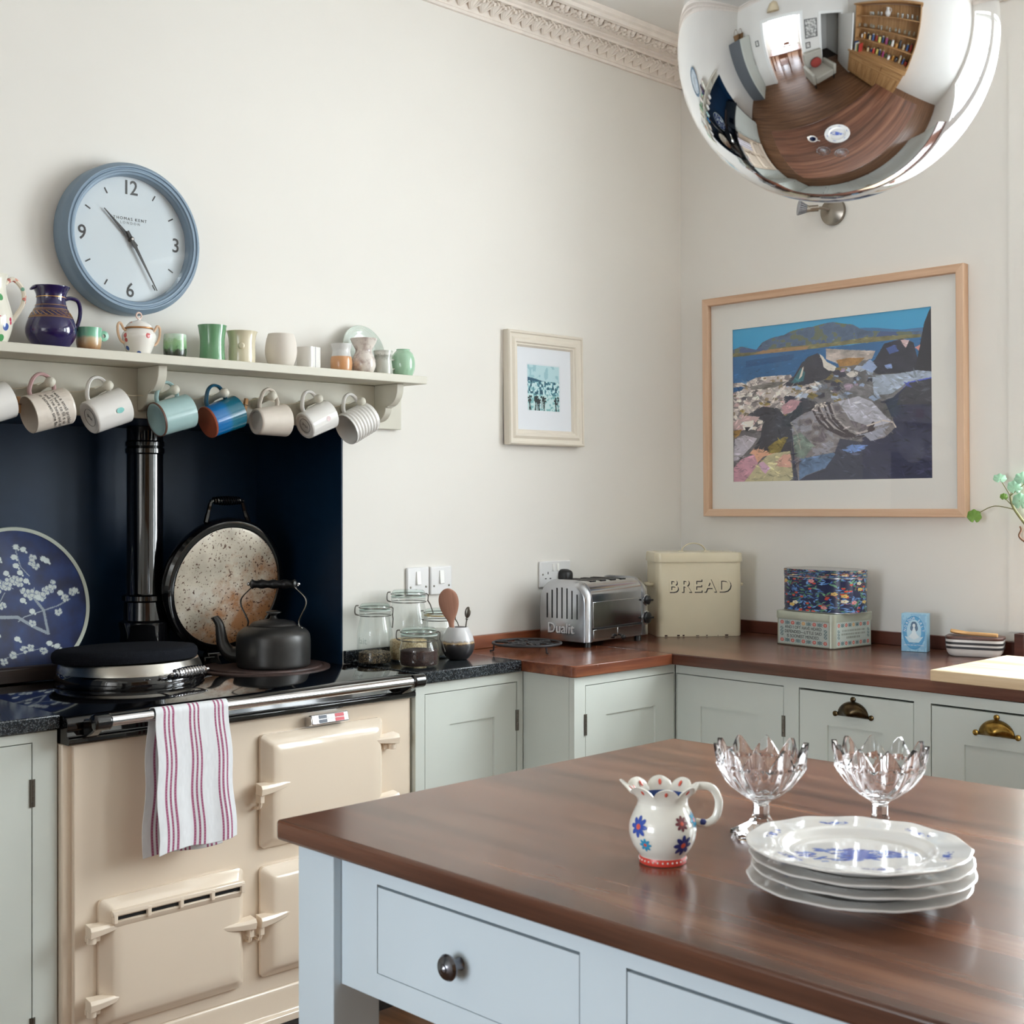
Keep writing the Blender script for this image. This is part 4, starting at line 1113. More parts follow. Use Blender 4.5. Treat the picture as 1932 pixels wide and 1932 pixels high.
g = G(); tapered_handle(g, [(0.036, 0, 0.138), (0.056, 0, 0.150), (0.078, 0, 0.128), (0.078, 0, 0.095), (0.058, 0, 0.062), (0.047, 0, 0.045)], 0.0055)
obj('handle', g, floral('flowered_handle_glaze', (226, 216, 200), 0.3, 90, 0.4, ((200, 120, 110), (220, 160, 140), (120, 170, 150))), t)
# cobalt jug with gilt bands
M_cobalt = plain('cobalt_glaze', (28, 18, 74), 0.08, coat=0.7)
M_gilt = plain('gilt', (206, 160, 92), 0.3, metal=0.8)
cp = sprof([(0.034, 0), (0.040, 0.004), (0.054, 0.026), (0.057, 0.044), (0.051, 0.066), (0.038, 0.090), (0.0325, 0.108), (0.034, 0.126), (0.041, 0.140), (0.0415, 0.143)], 5)
t = pot_obj('cobalt_jug', 'cobalt blue jug with gilt bands under the clock', 'jug', -2.453, cp, M_cobalt)
def rat(z):
    for (r0, z0), (r1, z1) in zip(cp, cp[1:]):
        if z0 <= z <= z1 and z1 > z0: return r0 + (r1 - r0) * (z - z0) / (z1 - z0)
    return cp[-1][0]
for z, h in ((0.069, 0.0012), (0.072, 0.0006), (0.0855, 0.0006), (0.0885, 0.0012), (0.098, 0.001), (0.117, 0.0016)):
    g = G(); g.lathe([(rat(z) + 0.0002, z), (rat(z) + 0.0007, z), (rat(z + h) + 0.0007, z + h), (rat(z + h) + 0.0002, z + h)], 44); obj('gilt_band', g, M_gilt, t)
g = G()
for k in range(22):
    a0 = 2 * PI * k / 22
    pts = [((rat(0.079 + 0.005 * math.sin(u * 2 * PI + PI / 2)) + 0.0006) * math.cos(a0 + u * 0.36) for _ in (0,)) for u in ()]
    P = []
    for i in range(9):
        u = i / 8; z = 0.0785 + 0.0045 * math.cos(u * PI); r = rat(z) + 0.0005; a = a0 + u * 0.40
        P.append((r * math.cos(a), r * math.sin(a), z))
    g.tube(P, 0.0008, 4)
obj('gilt_wave', g, M_gilt, t)
g = G(); tapered_handle(g, [(0.032, 0, 0.116), (0.046, 0, 0.121), (0.064, 0, 0.117), (0.071, 0, 0.100), (0.070, 0, 0.078), (0.063, 0, 0.055), (0.0555, 0, 0.036)], 0.0048)
obj('handle', g, M_cobalt, t)
g = G(); g.M = T(-0.041, 0, 0.138) @ RY(-35); g.ball((0, 0, 0), 0.012, 10, 6, (1.0, 0.8, 0.35)); obj('lip', g, M_cobalt, t)
# green and brown cup
t = pot_obj('pottery_cup', 'small green and brown glazed cup right of the cobalt jug', 'cup', -2.360, sprof([(0.020, 0), (0.025, 0.004), (0.029, 0.022), (0.0285, 0.044), (0.030, 0.056)], 4),
            zbands('green_brown_glaze', [(0.0, (120, 70, 40)), (0.014, (178, 140, 100)), (0.030, (200, 182, 150)), (0.036, (120, 184, 152)), (0.06, (118, 178, 148))], wob=0.012))
g = G(); g.M = T(0.037, 0, 0.040) @ RX(90); g.lathe([(0.0045, -0.0035), (0.0125, -0.003), (0.0125, 0.003), (0.0045, 0.0035), (0.0045, -0.0035)], 18)
obj('ring_handle', g, plain('green_glaze', (110, 172, 142), 0.2, coat=0.4), t)
# lidded sugar bowl
M_china = floral('sprigged_china', (234, 230, 224), 0.62, 52, 0.34, ((196, 90, 90), (70, 100, 170), (220, 150, 130), (90, 140, 110)))
M_chinaw = plain('white_china', (236, 232, 226), 0.12, coat=0.5)
M_gold = plain('dull_gold_edge', (170, 120, 72), 0.35, metal=0.4)
t = pot_obj('sugar_bowl', 'white lidded sugar bowl with two handles and painted flowers', 'sugar bowl', -2.230, sprof([(0.025, 0), (0.027, 0.004), (0.031, 0.014), (0.039, 0.036), (0.0405, 0.050), (0.034, 0.060), (0.031, 0.064)], 4), M_china)
g = G(); g.lathe([(0.0325, 0.064), (0.034, 0.0655), (0.034, 0.0675), (0.0325, 0.0685)], 36); obj('gold_rim', g, M_gold, t)
g = G(); g.lathe([(0.032, 0.0672), (0.030, 0.073), (0.022, 0.081), (0.010, 0.085), (0.004, 0.087), (0.003, 0.090), (0, 0.090)], 36); l = obj('lid', g, M_china, t)
g = G(); g.tube([(0.007 * math.cos(a), 0, 0.0975 + 0.0075 * math.sin(a)) for a in [2 * PI * i / 16 for i in range(16)]], 0.0022, 6, closed=True); obj('loop_knob', g, plain('china_gold_pink', (220, 190, 176), 0.25, coat=0.3), l)
for s in (-1, 1):
    g = G(); tapered_handle(g, [(s * 0.031, 0, 0.058), (s * 0.040, 0, 0.062), (s * 0.049, 0, 0.076), (s * 0.056, 0, 0.070), (s * 0.055, 0, 0.050), (s * 0.048, 0, 0.034), (s * 0.039, 0, 0.028)], 0.0032)
    obj('handle', g, plain('china_handle_gold', (214, 180, 150), 0.25, coat=0.3), t)
pot_obj('glazed_pot', 'tiny green pot with dark dripping glaze', 'pot', -2.132, sprof([(0.022, 0), (0.026, 0.003), (0.0285, 0.02), (0.028, 0.048), (0.027, 0.060)], 4),
        zbands('green_drip_glaze', [(0.0, (40, 40, 34)), (0.018, (52, 62, 46)), (0.026, (116, 158, 112)), (0.042, (140, 178, 132)), (0.05, (180, 206, 184)), (0.062, (196, 214, 200))], wob=0.03, wscale=70))
pot_obj('glazed_beaker', 'sage green waisted beaker on the shelf', 'beaker', -2.026, sprof([(0.031, 0), (0.0325, 0.002), (0.031, 0.03), (0.031, 0.055), (0.034, 0.078), (0.0365, 0.092)], 4), plain('sage_glaze', (104, 152, 112), 0.14, coat=0.5))
t = pot_obj('glazed_beaker', 'cream beaker with a round boss on its side', 'beaker', -1.938, sprof([(0.030, 0), (0.034, 0.002), (0.0345, 0.03), (0.034, 0.055), (0.0365, 0.074), (0.040, 0.084)], 4), plain('cream_glaze', (212, 202, 176), 0.12, coat=0.5))
g = G(); g.M = T(-0.020, -0.0285, 0.044) @ RZ(-35) @ RX(90); g.lathe([(0.009, -0.002), (0.0085, 0.002), (0.006, 0.0045), (0, 0.005)], 20); obj('boss', g, plain('cream_glaze', (0, 0, 0)), t)
pot_obj('rounded_pot', 'matt white rounded pot without handle', 'pot', -1.817, sprof([(0.026, 0), (0.031, 0.003), (0.0395, 0.024), (0.042, 0.045), (0.039, 0.070), (0.034, 0.088)], 4), plain('matt_white_clay', (214, 206, 196), 0.6))
t = thing('square_beaker', 'small white square beaker with a thin dark line', 'beaker', (-1.728, YS, SZ + 0.0005), 18, 'pots and cups along the shelf')
g = G(); o_ = rrect(0.050, 0.050, 0.008, 4); i_ = rrect(0.044, 0.044, 0.006, 4)
g.loft([[(a, b, 0) for a, b in o_], [(a, b, 0.060) for a, b in o_], [(a, b, 0.060) for a, b in i_], [(a, b, 0.006) for a, b in i_]]); obj('pot_body', g, M_white, t)
g = G(); g.box(-0.0035, -0.0027, -0.0254, -0.0249, 0.0, 0.060); obj('line', g, plain('blue_black_line', (50, 54, 90), 0.4), t)
pot_obj('two_tone_vase', 'small vase with pale glaze above bare orange clay', 'vase', -1.618, sprof([(0.024, 0), (0.028, 0.003), (0.030, 0.020), (0.0295, 0.036), (0.026, 0.050), (0.025, 0.060), (0.029, 0.074), (0.030, 0.078)], 4),
        zbands('pale_glaze_orange_clay', [(0.0, (196, 140, 94)), (0.042, (204, 150, 104)), (0.0435, (206, 206, 204)), (0.08, (214, 214, 212))]))
pot_obj('flared_vase', 'mottled white vase with a flared angular rim', 'vase', -1.540, [(0.022, 0), (0.027, 0.003), (0.034, 0.022), (0.033, 0.040), (0.023, 0.062), (0.023, 0.068), (0.033, 0.086), (0.038, 0.098), (0.036, 0.100)], two('mottled_white_glaze', (168, 150, 144), (220, 212, 204), 40, 0.35, 0.55, 0.2, 0.3), smooth=60)
t = pot_obj('grey_cup', 'translucent looking grey cup with a ring handle and speckled rim', 'cup', -1.470, sprof([(0.024, 0), (0.026, 0.003), (0.0265, 0.02), (0.024, 0.044), (0.027, 0.064), (0.028, 0.070)], 4), zbands('grey_speckled_glaze', [(0.0, (178, 178, 168)), (0.04, (196, 198, 190)), (0.055, (150, 152, 142)), (0.06, (214, 214, 206)), (0.072, (178, 180, 172))], wob=0.02, wscale=200))
g = G(); g.tube([(0.034 + 0.013 * math.cos(a), 0, 0.034 + 0.014 * math.sin(a)) for a in [2 * PI * i / 18 for i in range(18)]], 0.0026, 6, closed=True); obj('ring_handle', g, plain('grey_glaze_handle', (206, 206, 198), 0.2, coat=0.4), t)
pot_obj('celadon_vase', 'small pale green vase at the right end of the shelf', 'vase', -1.397, sprof([(0.020, 0), (0.026, 0.003), (0.0335, 0.024), (0.0345, 0.044), (0.030, 0.064), (0.020, 0.076), (0.020, 0.080)], 4), plain('celadon_glaze', (160, 196, 168), 0.14, coat=0.5))
# ribbed plate leaning on the wall
pp = [(0, 0.004), (0.045, 0.004), (0.050, 0.006), (0.054, 0.009)]
for k in range(5): pp += [(0.056 + k * 0.0036, 0.0095 + k * 0.0006), (0.0578 + k * 0.0036, 0.0108 + k * 0.0006)]
pp += [(0.0735, 0.0118), (0.0735, 0.0098), (0.05, 0.002), (0.046, 0.0), (0, 0.0)]
g = G(); g.M = RX(-14) @ T(0, 0, 0.0735) @ RX(90)
g.lathe(pp, 64)
tag(obj('ribbed_plate', g, plain('pale_celadon_plate', (208, 216, 208), 0.14, coat=0.5), loc=(-1.500, -0.046, SZ + 0.001)), 'pale ribbed plate leaning on the wall behind the small vases', 'plate')

# ------------------------------------------------------------------ wall clock
M_blue = plain('dusty_blue_clock_case', (124, 145, 164), 0.42, vary=0.03, vs=20)
ck = thing('wall_clock', 'round dusty blue wall clock with a pale face', 'clock', (-2.222, -0.0005, 2.008), 0)
CR = 0.186
g = G(); g.M = RX(90)
g.lathe([(0, 0.0), (CR - 0.006, 0.0), (CR, 0.004), (CR, 0.040), (CR - 0.003, 0.048), (CR - 0.009, 0.053), (CR - 0.011, 0.057), (CR - 0.014, 0.057), (CR - 0.0155, 0.054), (CR - 0.018, 0.054), (CR - 0.020, 0.0565), (CR - 0.024, 0.0565), (CR - 0.0255, 0.053), (CR - 0.030, 0.051), (CR - 0.0325, 0.046), (CR - 0.033, 0.028)], 96)
obj('clock_case', g, M_blue, ck, smooth=30)
g = G(); g.M = RX(90); g.lathe([(0, 0.029), (CR - 0.0325, 0.029), (CR - 0.0325, 0.027), (0, 0.027)], 72); face = obj('clock_face', g, plain('pale_blue_dial', (206, 214, 220), 0.5), ck)
FT = RX(90) @ T(0, 0, 0.0294)
for s, a in (('12', 0), ('3', 90), ('6', 180), ('9', 270)):
    r = 0.126; x, z = r * math.sin(math.radians(a)), r * math.cos(math.radians(a))
    text('numeral', s, 0.050, M_inkb, face, FT @ T(x, z, 0), 0.0002, 0.88, 0.92, bold=0.0004)
for k in range(12):
    if k % 3 == 0: continue
    a = math.radians(30 * k); g = G(); g.M = FT @ Matrix.Rotation(-a, 4, 'Z'); g.box(-0.0016, 0.0016, 0.121, 0.136, 0, 0.0003); obj('hour_mark', g, M_inkb, face, smooth=0)
text('maker_name', 'THOMAS KENT', 0.0105, M_inkb, face, FT @ T(0, 0.050, 0), 0.0001, 1.35)
text('maker_name', 'LONDON', 0.0090, plain('grey_print', (120, 126, 132), 0.5), face, FT @ T(0, 0.040, 0), 0.0001, 1.6)
def hand(nm, ang, L, w, tail, y):
    g = G(); g.M = RX(90) @ T(0, 0, y) @ Matrix.Rotation(-math.radians(ang), 4, 'Z')
    g.prism([(-w * 0.6, -tail), (w * 0.6, -tail), (w, tail * 0.9), (w * 0.75, tail * 1.1), (0.0012, L), (-0.0012, L), (-w * 0.75, tail * 1.1), (-w, tail * 0.9)], 0, 0.0012, 'Z')
    return obj(nm, g, M_inkb, ck, smooth=0)
hand('hour_hand', 313, 0.098, 0.0052, 0.022, 0.034); hand('minute_hand', 150, 0.138, 0.0052, 0.022, 0.037)
g = G(); g.M = RX(90); g.lathe([(0.006, 0.029), (0.006, 0.040), (0.003, 0.041), (0, 0.041)], 16); obj('spindle', g, M_inkb, ck)
g = G(); g.M = RX(90); g.lathe([(0.003, 0.041), (0.003, 0.043), (0, 0.0435)], 12); obj('spindle_cap', g, plain('pale_cap', (220, 210, 205), 0.4), ck)
g = G(); g.M = RX(90); g.lathe([(0, 0.0475), (CR - 0.0328, 0.0475)], 72); obj('clock_glass', g, glass('clock_glass_pane', (0.97, 0.98, 0.98)), ck)

# ------------------------------------------------------------------ small framed print on the range wall
def frame_ring(g, W, H, prof):
    """mitred frame in local XZ centred on origin, prof = [(inset, y)] from the outer back edge inwards; y<0 towards the room"""
    rings = []
    for ins, y in prof:
        a, b = W / 2 - ins, H / 2 - ins
        rings.append([(-a, y, -b), (a, y, -b), (a, y, b), (-a, y, b)])
    return g.loft(rings, False, False)
sp_ = thing('framed_print', 'small cream framed print of a blue green field', 'picture', (-0.735, -0.012, 1.722), 0)
sp_.rotation_euler = (math.radians(-1.2), 0, 0)
FW, FH = 0.352, 0.366
M_frc = plain('cream_frame_paint', (222, 214, 200), 0.5)
g = frame_ring(G(), FW, FH, [(0, 0.010), (0, -0.014), (0.004, -0.018), (0.008, -0.017), (0.010, -0.013), (0.020, -0.011), (0.028, -0.016), (0.036, -0.015), (0.040, -0.010), (0.044, -0.010), (0.047, -0.006), (0.050, -0.002)])
obj('picture_frame', g, M_frc, sp_, smooth=25)
cv = Canvas(220, 290, (222, 226, 232)); W2, H2 = 220, 290
def rp(u0, v0, u1, v1): return cv.rect(u0, v0, u1, v1, (214, 220, 226))
rp(0.185, 0.195, 0.80, 0.80)
n1 = vnoise(W2, H2, 14, 21, 3); n2 = vnoise(W2, H2, 34, 22, 3)
inside = (cv.X > 0.20) & (cv.X < 0.775) & (cv.Y > 0.215) & (cv.Y < 0.755)
sky = inside & (cv.Y < 0.40)
cv.put(sky, (176, 208, 214)); cv.put(sky & (n1 > 0.58), (150, 190, 200)); 
hill = inside & (cv.Y > 0.37 + 0.035 * (cv.X - 0.2) / 0.575 - 0.01 * np.sin(cv.X * 9)) & (cv.Y < 0.415)
cv.put(hill, (34, 84, 108))
fld = inside & (cv.Y > 0.405) & (cv.Y < 0.57)
cv.put(fld, (150, 196, 202)); cv.put(fld & (n2 > 0.5), (70, 126, 142)); cv.put(fld & (n2 > 0.6), (30, 74, 92)); cv.put(fld & (n2 < 0.4), (196, 222, 224))
fg = inside & (cv.Y >= 0.57)
cv.put(fg, (188, 216, 216)); cv.put(fg & (n2 > 0.56), (120, 174, 178))
r2 = random.Random(4)
for k in range(20):
    x = r2.uniform(0.21, 0.76); y = r2.uniform(0.58, 0.64)
    cv.line([(x + r2.uniform(-.02, .02), 0.75), (x, y + 0.05), (x + r2.uniform(-.02, .02), y)], 0.012, (28, 44, 46), 1.3)
    for j in range(3): cv.ell(x + r2.uniform(-.02, .02), y + r2.uniform(0, .05), 0.012, 0.012, (24, 36, 38))
cv.put(~inside & (cv.Y > 0.755), (222, 226, 232)); 
sheet('print', cv, 200, 260, lambda u, v: ((u - 0.5) * (FW - 0.094), 0 * u - 0.0015, (v - 0.5) * (FH - 0.094)), printed('paper_print', 0.6), sp_)

# ------------------------------------------------------------------ switches and socket
M_plast = plain('white_plastic', (226, 226, 226), 0.3)
def plate(name, label, cat, x, z, W, H, kind):
    t = thing(name, label, cat, (x, -0.0005, z))
    obj('face_plate', G().box(-W / 2, W / 2, -0.009, 0, -H / 2, H / 2), M_plast, t, bevel=0.004, bseg=3)
    def screw(a, b):
        g = G(); g.M = T(a, -0.009, b) @ RX(90); g.lathe([(0.0034, 0), (0.0034, 0.0006), (0.0026, 0.0012), (0, 0.0012)], 12); obj('screw', g, M_nickel, t)
    if kind == 'switch':
        g = G(); g.M = T(0, -0.0095, 0.010) @ RX(-6); g.box(-0.0085, 0.0085, -0.0035, 0.002, -0.020, 0.020); obj('rocker', g, M_whitewd, t, bevel=0.0012)
        screw(-0.030, -0.016); screw(0.030, -0.016)
    else:
        for s in (-1, 1):
            g = G(); g.M = T(s * 0.010, -0.0095, 0.022) @ RX(-6); g.box(-0.0045, 0.0045, -0.0025, 0.002, -0.012, 0.012); obj('rocker', g, M_whitewd, t, bevel=0.001)
            g = G()
            for a, b, w, h in ((s * 0.036, 0.004, 0.003, 0.008), (s * 0.036 - 0.011, -0.014, 0.007, 0.003), (s * 0.036 + 0.011, -0.014, 0.007, 0.003)): g.box(a - w / 2, a + w / 2, -0.0098, -0.0085, b - h / 2, b + h / 2)
            obj('pin_hole', g, M_gap, t, smooth=0)
        screw(-0.060, 0.0); screw(0.060, 0.0)
    return t
plate('wall_switch', 'white wall switch plate directly behind the tall glass jar', 'switch', -1.272, 1.120, 0.086, 0.086, 'switch')
plate('wall_switch', 'white wall switch plate above the wooden spoon, nearer the corner', 'switch', -1.180, 1.120, 0.086, 0.086, 'switch')
plate('power_socket', 'white double wall socket behind the chrome toaster', 'socket', -0.678, 1.118, 0.146, 0.086, 'socket')
# ------------------------------------------------------------------ glass jars on the granite
M_jar = glass('jar_glass', (0.965, 0.985, 0.98), refl=0.06)
M_lidg = glass('greenish_lid_glass', (0.88, 0.95, 0.93), refl=0.08)
M_wire = plain('steel_wire', (150, 148, 144), 0.25, metal=1.0)
M_seal = plain('clear_rubber_seal', (196, 206, 200), 0.5)
def jar(label, x, y, R, H, contents, level, rz=0.0, seal=M_seal, word=None, clasp=1, neck=0.80):
    t = thing('clip_top_jar', label, 'jar', (x, y, 0.9005), rz, 'clip top glass jars')
    hn = H * 0.72 if H > 0.13 else H * 0.62
    body = sprof([(R * 0.80, 0.0), (R * 0.93, 0.004), (R, 0.016), (R, hn * 0.55), (R * 0.99, hn * 0.75), (R * neck * 1.03, hn * 1.06), (R * neck, hn * 1.12)], 5)
    zn = body[-1][1]
    g = G(); g.lathe([(0, 0.002)] + body + [(R * neck + 0.004, zn + 0.003), (R * neck + 0.004, zn + 0.010), (R * neck - 0.004, zn + 0.012)], 48)
    b = obj('jar_glass', g, M_jar, t, smooth=60)
    if contents:
        ins = [(max(r - 0.004, 0.001), max(z, 0.006)) for r, z in body if z < level] + [(R * 0.95 - 0.003, level)]
        rnd = random.Random(int(R * 1e4))
        g = G(); g.lathe([(0, 0.006)] + ins + [(R * 0.6, level + 0.003), (R * 0.3, level - 0.002), (0, level + 0.002)], 48)
        c = obj('contents', g, contents, t, smooth=60); c['kind'] = 'stuff'
    zl = zn + 0.0145
    g = G(); g.lathe([(R * neck - 0.006, zn + 0.0122), (R * neck + 0.0045, zn + 0.0122), (R * neck + 0.0045, zn + 0.0148), (R * neck - 0.006, zn + 0.0148)], 40)
    obj('seal', g, seal, t)
    Rl = R * neck + 0.003
    g = G(); g.lathe([(Rl, zl + 0.0005), (Rl + 0.001, zl + 0.006), (Rl - 0.002, zl + 0.014), (Rl - 0.006, zl + 0.018), (Rl * 0.5, zl + 0.019), (0, zl + 0.019)], 44)
    obj('jar_lid', g, M_lidg, t, smooth=60)
    # wire bail: neck ring, lid ring, hinge loop and clasp
    g = G()
    rn = R * neck + 0.0055
    for zz in (zn - 0.001, zl + 0.007):
        g.tube([(rn * math.cos(a), rn * math.sin(a), zz) for a in [2 * PI * i / 40 for i in range(40)]], 0.0014, 6, closed=True)
    s = -1
    g.tube(spline([(-rn, 0.008, zn - 0.001), (-rn - 0.010, 0.008, zn + 0.004), (-rn - 0.009, 0.008, zl + 0.010), (-rn, 0.008, zl + 0.012)], 4), 0.0014, 6)
    g.tube(spline([(-rn, -0.008, zn - 0.001), (-rn - 0.010, -0.008, zn + 0.004), (-rn - 0.009, -0.008, zl + 0.010), (-rn, -0.008, zl + 0.012)], 4), 0.0014, 6)
    obj('wire_bail', g, M_wire, t)
    g = G()
    g.tube([(rn, 0.006, zl + 0.008), (rn + 0.006, 0.006, zl + 0.004), (rn + 0.005, 0.006, zn), (rn + 0.005, -0.006, zn), (rn + 0.006, -0.006, zl + 0.004), (rn, -0.006, zl + 0.008)], 0.0014, 6)
    if clasp > 0: lv = [(rn + 0.004, 0.006, zn + 0.003), (rn + 0.012, 0.006, zn - 0.010), (rn + 0.020, 0.006, zn - 0.034), (rn + 0.020, -0.006, zn - 0.034), (rn + 0.012, -0.006, zn - 0.010), (rn + 0.004, -0.006, zn + 0.003)]
    else: lv = [(rn + 0.004, 0.006, zn + 0.003), (rn + 0.006, 0.006, zn - 0.012), (rn + 0.004, 0.006, zn - 0.036), (rn + 0.004, -0.006, zn - 0.036), (rn + 0.006, -0.006, zn - 0.012), (rn + 0.004, -0.006, zn + 0.003)]
    g.tube(lv, 0.0016, 6)
    obj('wire_clasp', g, M_wire, t)
    if word:
        o = text('embossed_word', word, 0.026, glass('embossed_glass', (0.72, 0.78, 0.76)), b, Matrix(), 0.0)
        a0 = math.radians(-90 - rz - 45 - 38)
        for v in o.data.vertices:
            a = a0 + v.co.x / R; z = v.co.y + hn * 0.55
            v.co = ((R + 0.0007) * math.cos(a), (R + 0.0007) * math.sin(a), z)
    return t
M_seeds = two('dark_mixed_seeds', (40, 34, 30), (150, 128, 96), 260, 0.46, 0.6, 0.7, bmp=0.9)
M_grain = two('pale_grain', (176, 146, 104), (222, 200, 160), 220, 0.4, 0.6, 0.7, bmp=0.9)
M_coffee = two('ground_coffee', (42, 24, 20), (64, 38, 32), 300, 0.4, 0.6, 0.8, bmp=0.7)
M_flour = plain('white_flour', (222, 220, 214), 0.9)
jar('tall glass jar with a thin layer of dark seeds next to the recess', -1.490, -0.075, 0.050, 0.172, M_seeds, 0.034, -40, word='fait', clasp=0)
jar('tallest glass jar at the back with pale grain in its bottom', -1.372, -0.082, 0.057, 0.212, M_grain, 0.060, -40)
jar('squat glass jar of dark ground coffee in front of the others', -1.437, -0.205, 0.056, 0.108, M_coffee, 0.046, -40, neck=0.84)
jar('glass jar of white flour half hidden by the spoon pot', -1.240, -0.064, 0.045, 0.134, M_flour, 0.078, -40, plain('yellow_seal', (190, 160, 96), 0.6), neck=0.86)
# round stoneware pot with spoons
t = thing('spoon_pot', 'round stoneware pot, white above and dark below', 'pot', (-1.254, -0.165, 0.9005))
pp = sprof([(0.022, 0.0), (0.030, 0.003), (0.044, 0.022), (0.0485, 0.042), (0.044, 0.066), (0.034, 0.086), (0.029, 0.094)], 5)
g = G(); g.lathe([(0, 0)] + pp + [(0.026, 0.0945), (0.028, 0.088), (0.040, 0.060), (0.040, 0.03), (0, 0.012)], 48)
obj('pot_body', g, zbands('white_over_dark_stoneware', [(0.0, (48, 46, 48)), (0.043, (62, 60, 62)), (0.047, (72, 52, 40)), (0.050, (206, 176, 130)), (0.054, (150, 140, 134)), (0.058, (206, 206, 208)), (0.096, (212, 212, 214))], rough=0.3, coat=0.25, wob=0.010, wscale=120), t)
M_spoonw = wood('reddish_spoon_wood', (140, 96, 78), (176, 128, 106), (200, 152, 130), 'Z', 0.6)
t = thing('wooden_spoon', 'broad reddish wooden spatula spoon standing in the stoneware pot', 'spoon', (-1.262, -0.162, 0.916), rot=(math.radians(3), math.radians(-7), math.radians(-44)))
g = G()
prof_ = [(0, 0.006), (0.075, 0.007), (0.098, 0.010), (0.118, 0.020), (0.140, 0.0275), (0.160, 0.029), (0.178, 0.024), (0.190, 0.012), (0.193, 0.004)]
g.loft([[(w * math.cos(a), 0.0035 * (1.4 if z < .09 else 1) * math.sin(a), z) for a in [2 * PI * i / 14 for i in range(14)]] for z, w in [(p.x, p.y) for p in spline([(a, b, 0) for a, b in prof_], 4)]])
obj('spatula', g, M_spoonw, t)
t = thing('metal_spoon', 'small metal spoon leaning in the stoneware pot', 'spoon', (-1.244, -0.171, 0.916), rot=(0, math.radians(8), math.radians(-44)))
g = G(); g.tube([(0, 0, 0), (0, 0, 0.105)], 0.002, 8); g.ball((0, 0, 0.122), 0.017, 12, 8, (0.52, 0.2, 1.0)); g.ball((0, 0, 0.103), 0.004, 8, 6)
obj('teaspoon', g, M_nickel, t)

# ------------------------------------------------------------------ iron trivet
M_castb = plain('black_cast_iron', (44, 43, 46), 0.5, spec=0.4)
t = thing('iron_trivet', 'round black iron trivet with scroll work before the toaster', 'trivet', (-0.972, -0.168, 0.9005))
R = 0.104
g = G(); g.tube([(R * math.cos(a), R * math.sin(a), 0.026) for a in [2 * PI * i / 48 for i in range(48)]], 0.0042, 8, closed=True); obj('trivet_ring', g, M_castb, t)
g = G()
for k in range(6):
    M0 = RZ(60 * k); g.M = M0
    g.tube([(0.0, 0, 0.026), (0.05, 0, 0.026), (R - 0.003, 0, 0.026)], 0.003, 6)
    g.tube(spline([(0.035 + 0.020 * 0.9 ** i * math.cos(i * 0.7), 0.012 + 0.020 * 0.9 ** i * math.sin(i * 0.7), 0.026) for i in range(12)], 3), 0.0026, 6)
    g.tube(spline([(0.074 + 0.016 * 0.88 ** i * math.cos(2.5 - i * 0.7), -0.014 + 0.016 * 0.88 ** i * math.sin(2.5 - i * 0.7), 0.026) for i in range(10)], 3), 0.0024, 6)
obj('scroll_work', g, M_castb, t)
for k in range(3):
    g = G(); g.M = RZ(120 * k - 100); g.tube(spline([(R - 0.004, 0, 0.026), (R - 0.002, 0, 0.012), (R - 0.001, 0, 0.004), (R + 0.010, 0, 0.0025)], 4), 0.0027, 6); obj('leg', g, M_castb, t)

# ------------------------------------------------------------------ chrome toaster (local x along its length)
TL, TD, TH = 0.345, 0.195, 0.208
t = thing('toaster', 'polished chrome four slot toaster with vented end', 'toaster', (-0.628, -0.138, 0.9005), 5)
M_tchr = plain('worn_polished_steel', (206, 208, 210), 0.13, metal=1.0, vary=0.05, vs=20)
M_talu = plain('cast_aluminium', (186, 188, 192), 0.24, metal=1.0, vary=0.04, vs=25)
def arch(d, h, r, n=8):
    p = [(-d / 2, 0.018), (d / 2, 0.018)]
    p += [(d / 2 - r + r * math.cos(math.radians(a)), h - r + r * math.sin(math.radians(a))) for a in [90 * i / n for i in range(n + 1)]]
    p += [(-d / 2 + r + r * math.cos(math.radians(a)), h - r + r * math.sin(math.radians(a))) for a in [90 + 90 * i / n for i in range(n + 1)]]
    return p
body = G(); body.prism(arch(TD - 0.006, TH - 0.003, 0.045), -TL / 2 + 0.03, TL / 2 - 0.04, 'X')
bo = obj('toaster_body', body, M_tchr, t, smooth=40)
g = G()
rings = []
for x, s in ((-TL / 2 + 0.030, 1.0), (-TL / 2 + 0.022, 1.01), (-TL / 2 + 0.010, 0.985), (-TL / 2 + 0.002, 0.93), (-TL / 2, 0.90)):
    rings.append([(x, a * s, 0.018 + (b - 0.018) * (s if s < 1 else s)) for a, b in arch(TD, TH, 0.06)])
g.loft(rings[::-1]); ec = obj('end_casting', g, M_talu, t, smooth=50)
g = G()
rings = []
for x, s in ((TL / 2 - 0.042, 1.0), (TL / 2 - 0.036, 1.012), (TL / 2 - 0.014, 1.0), (TL / 2 - 0.003, 0.95), (TL / 2, 0.91)):
    rings.append([(x, a * s, 0.018 + (b - 0.018) * s) for a, b in arch(TD, TH, 0.06)])
g.loft(rings); cc = obj('control_casting', g, M_talu, t, smooth=50)
for k in range(7):
    yy = -0.060 + k * 0.020; top = TH - 0.022 - (abs(k - 3) ** 2) * 0.0022
    g = G(); g.box(-TL / 2 - 0.0008, -TL / 2 + 0.004, yy - 0.0020, yy + 0.0020, 0.088, top); obj('vent_slit', g, M_gap, ec, smooth=0)
text('name_shadow', 'Dualit', 0.046, plain('dark_steel_shade', (92, 94, 98), 0.5), ec, T(-TL / 2 - 0.0006, 0.0052, 0.0545) @ RZ(-90) @ RX(90), 0.0012, 1.0, 0.95, bold=0.0010)
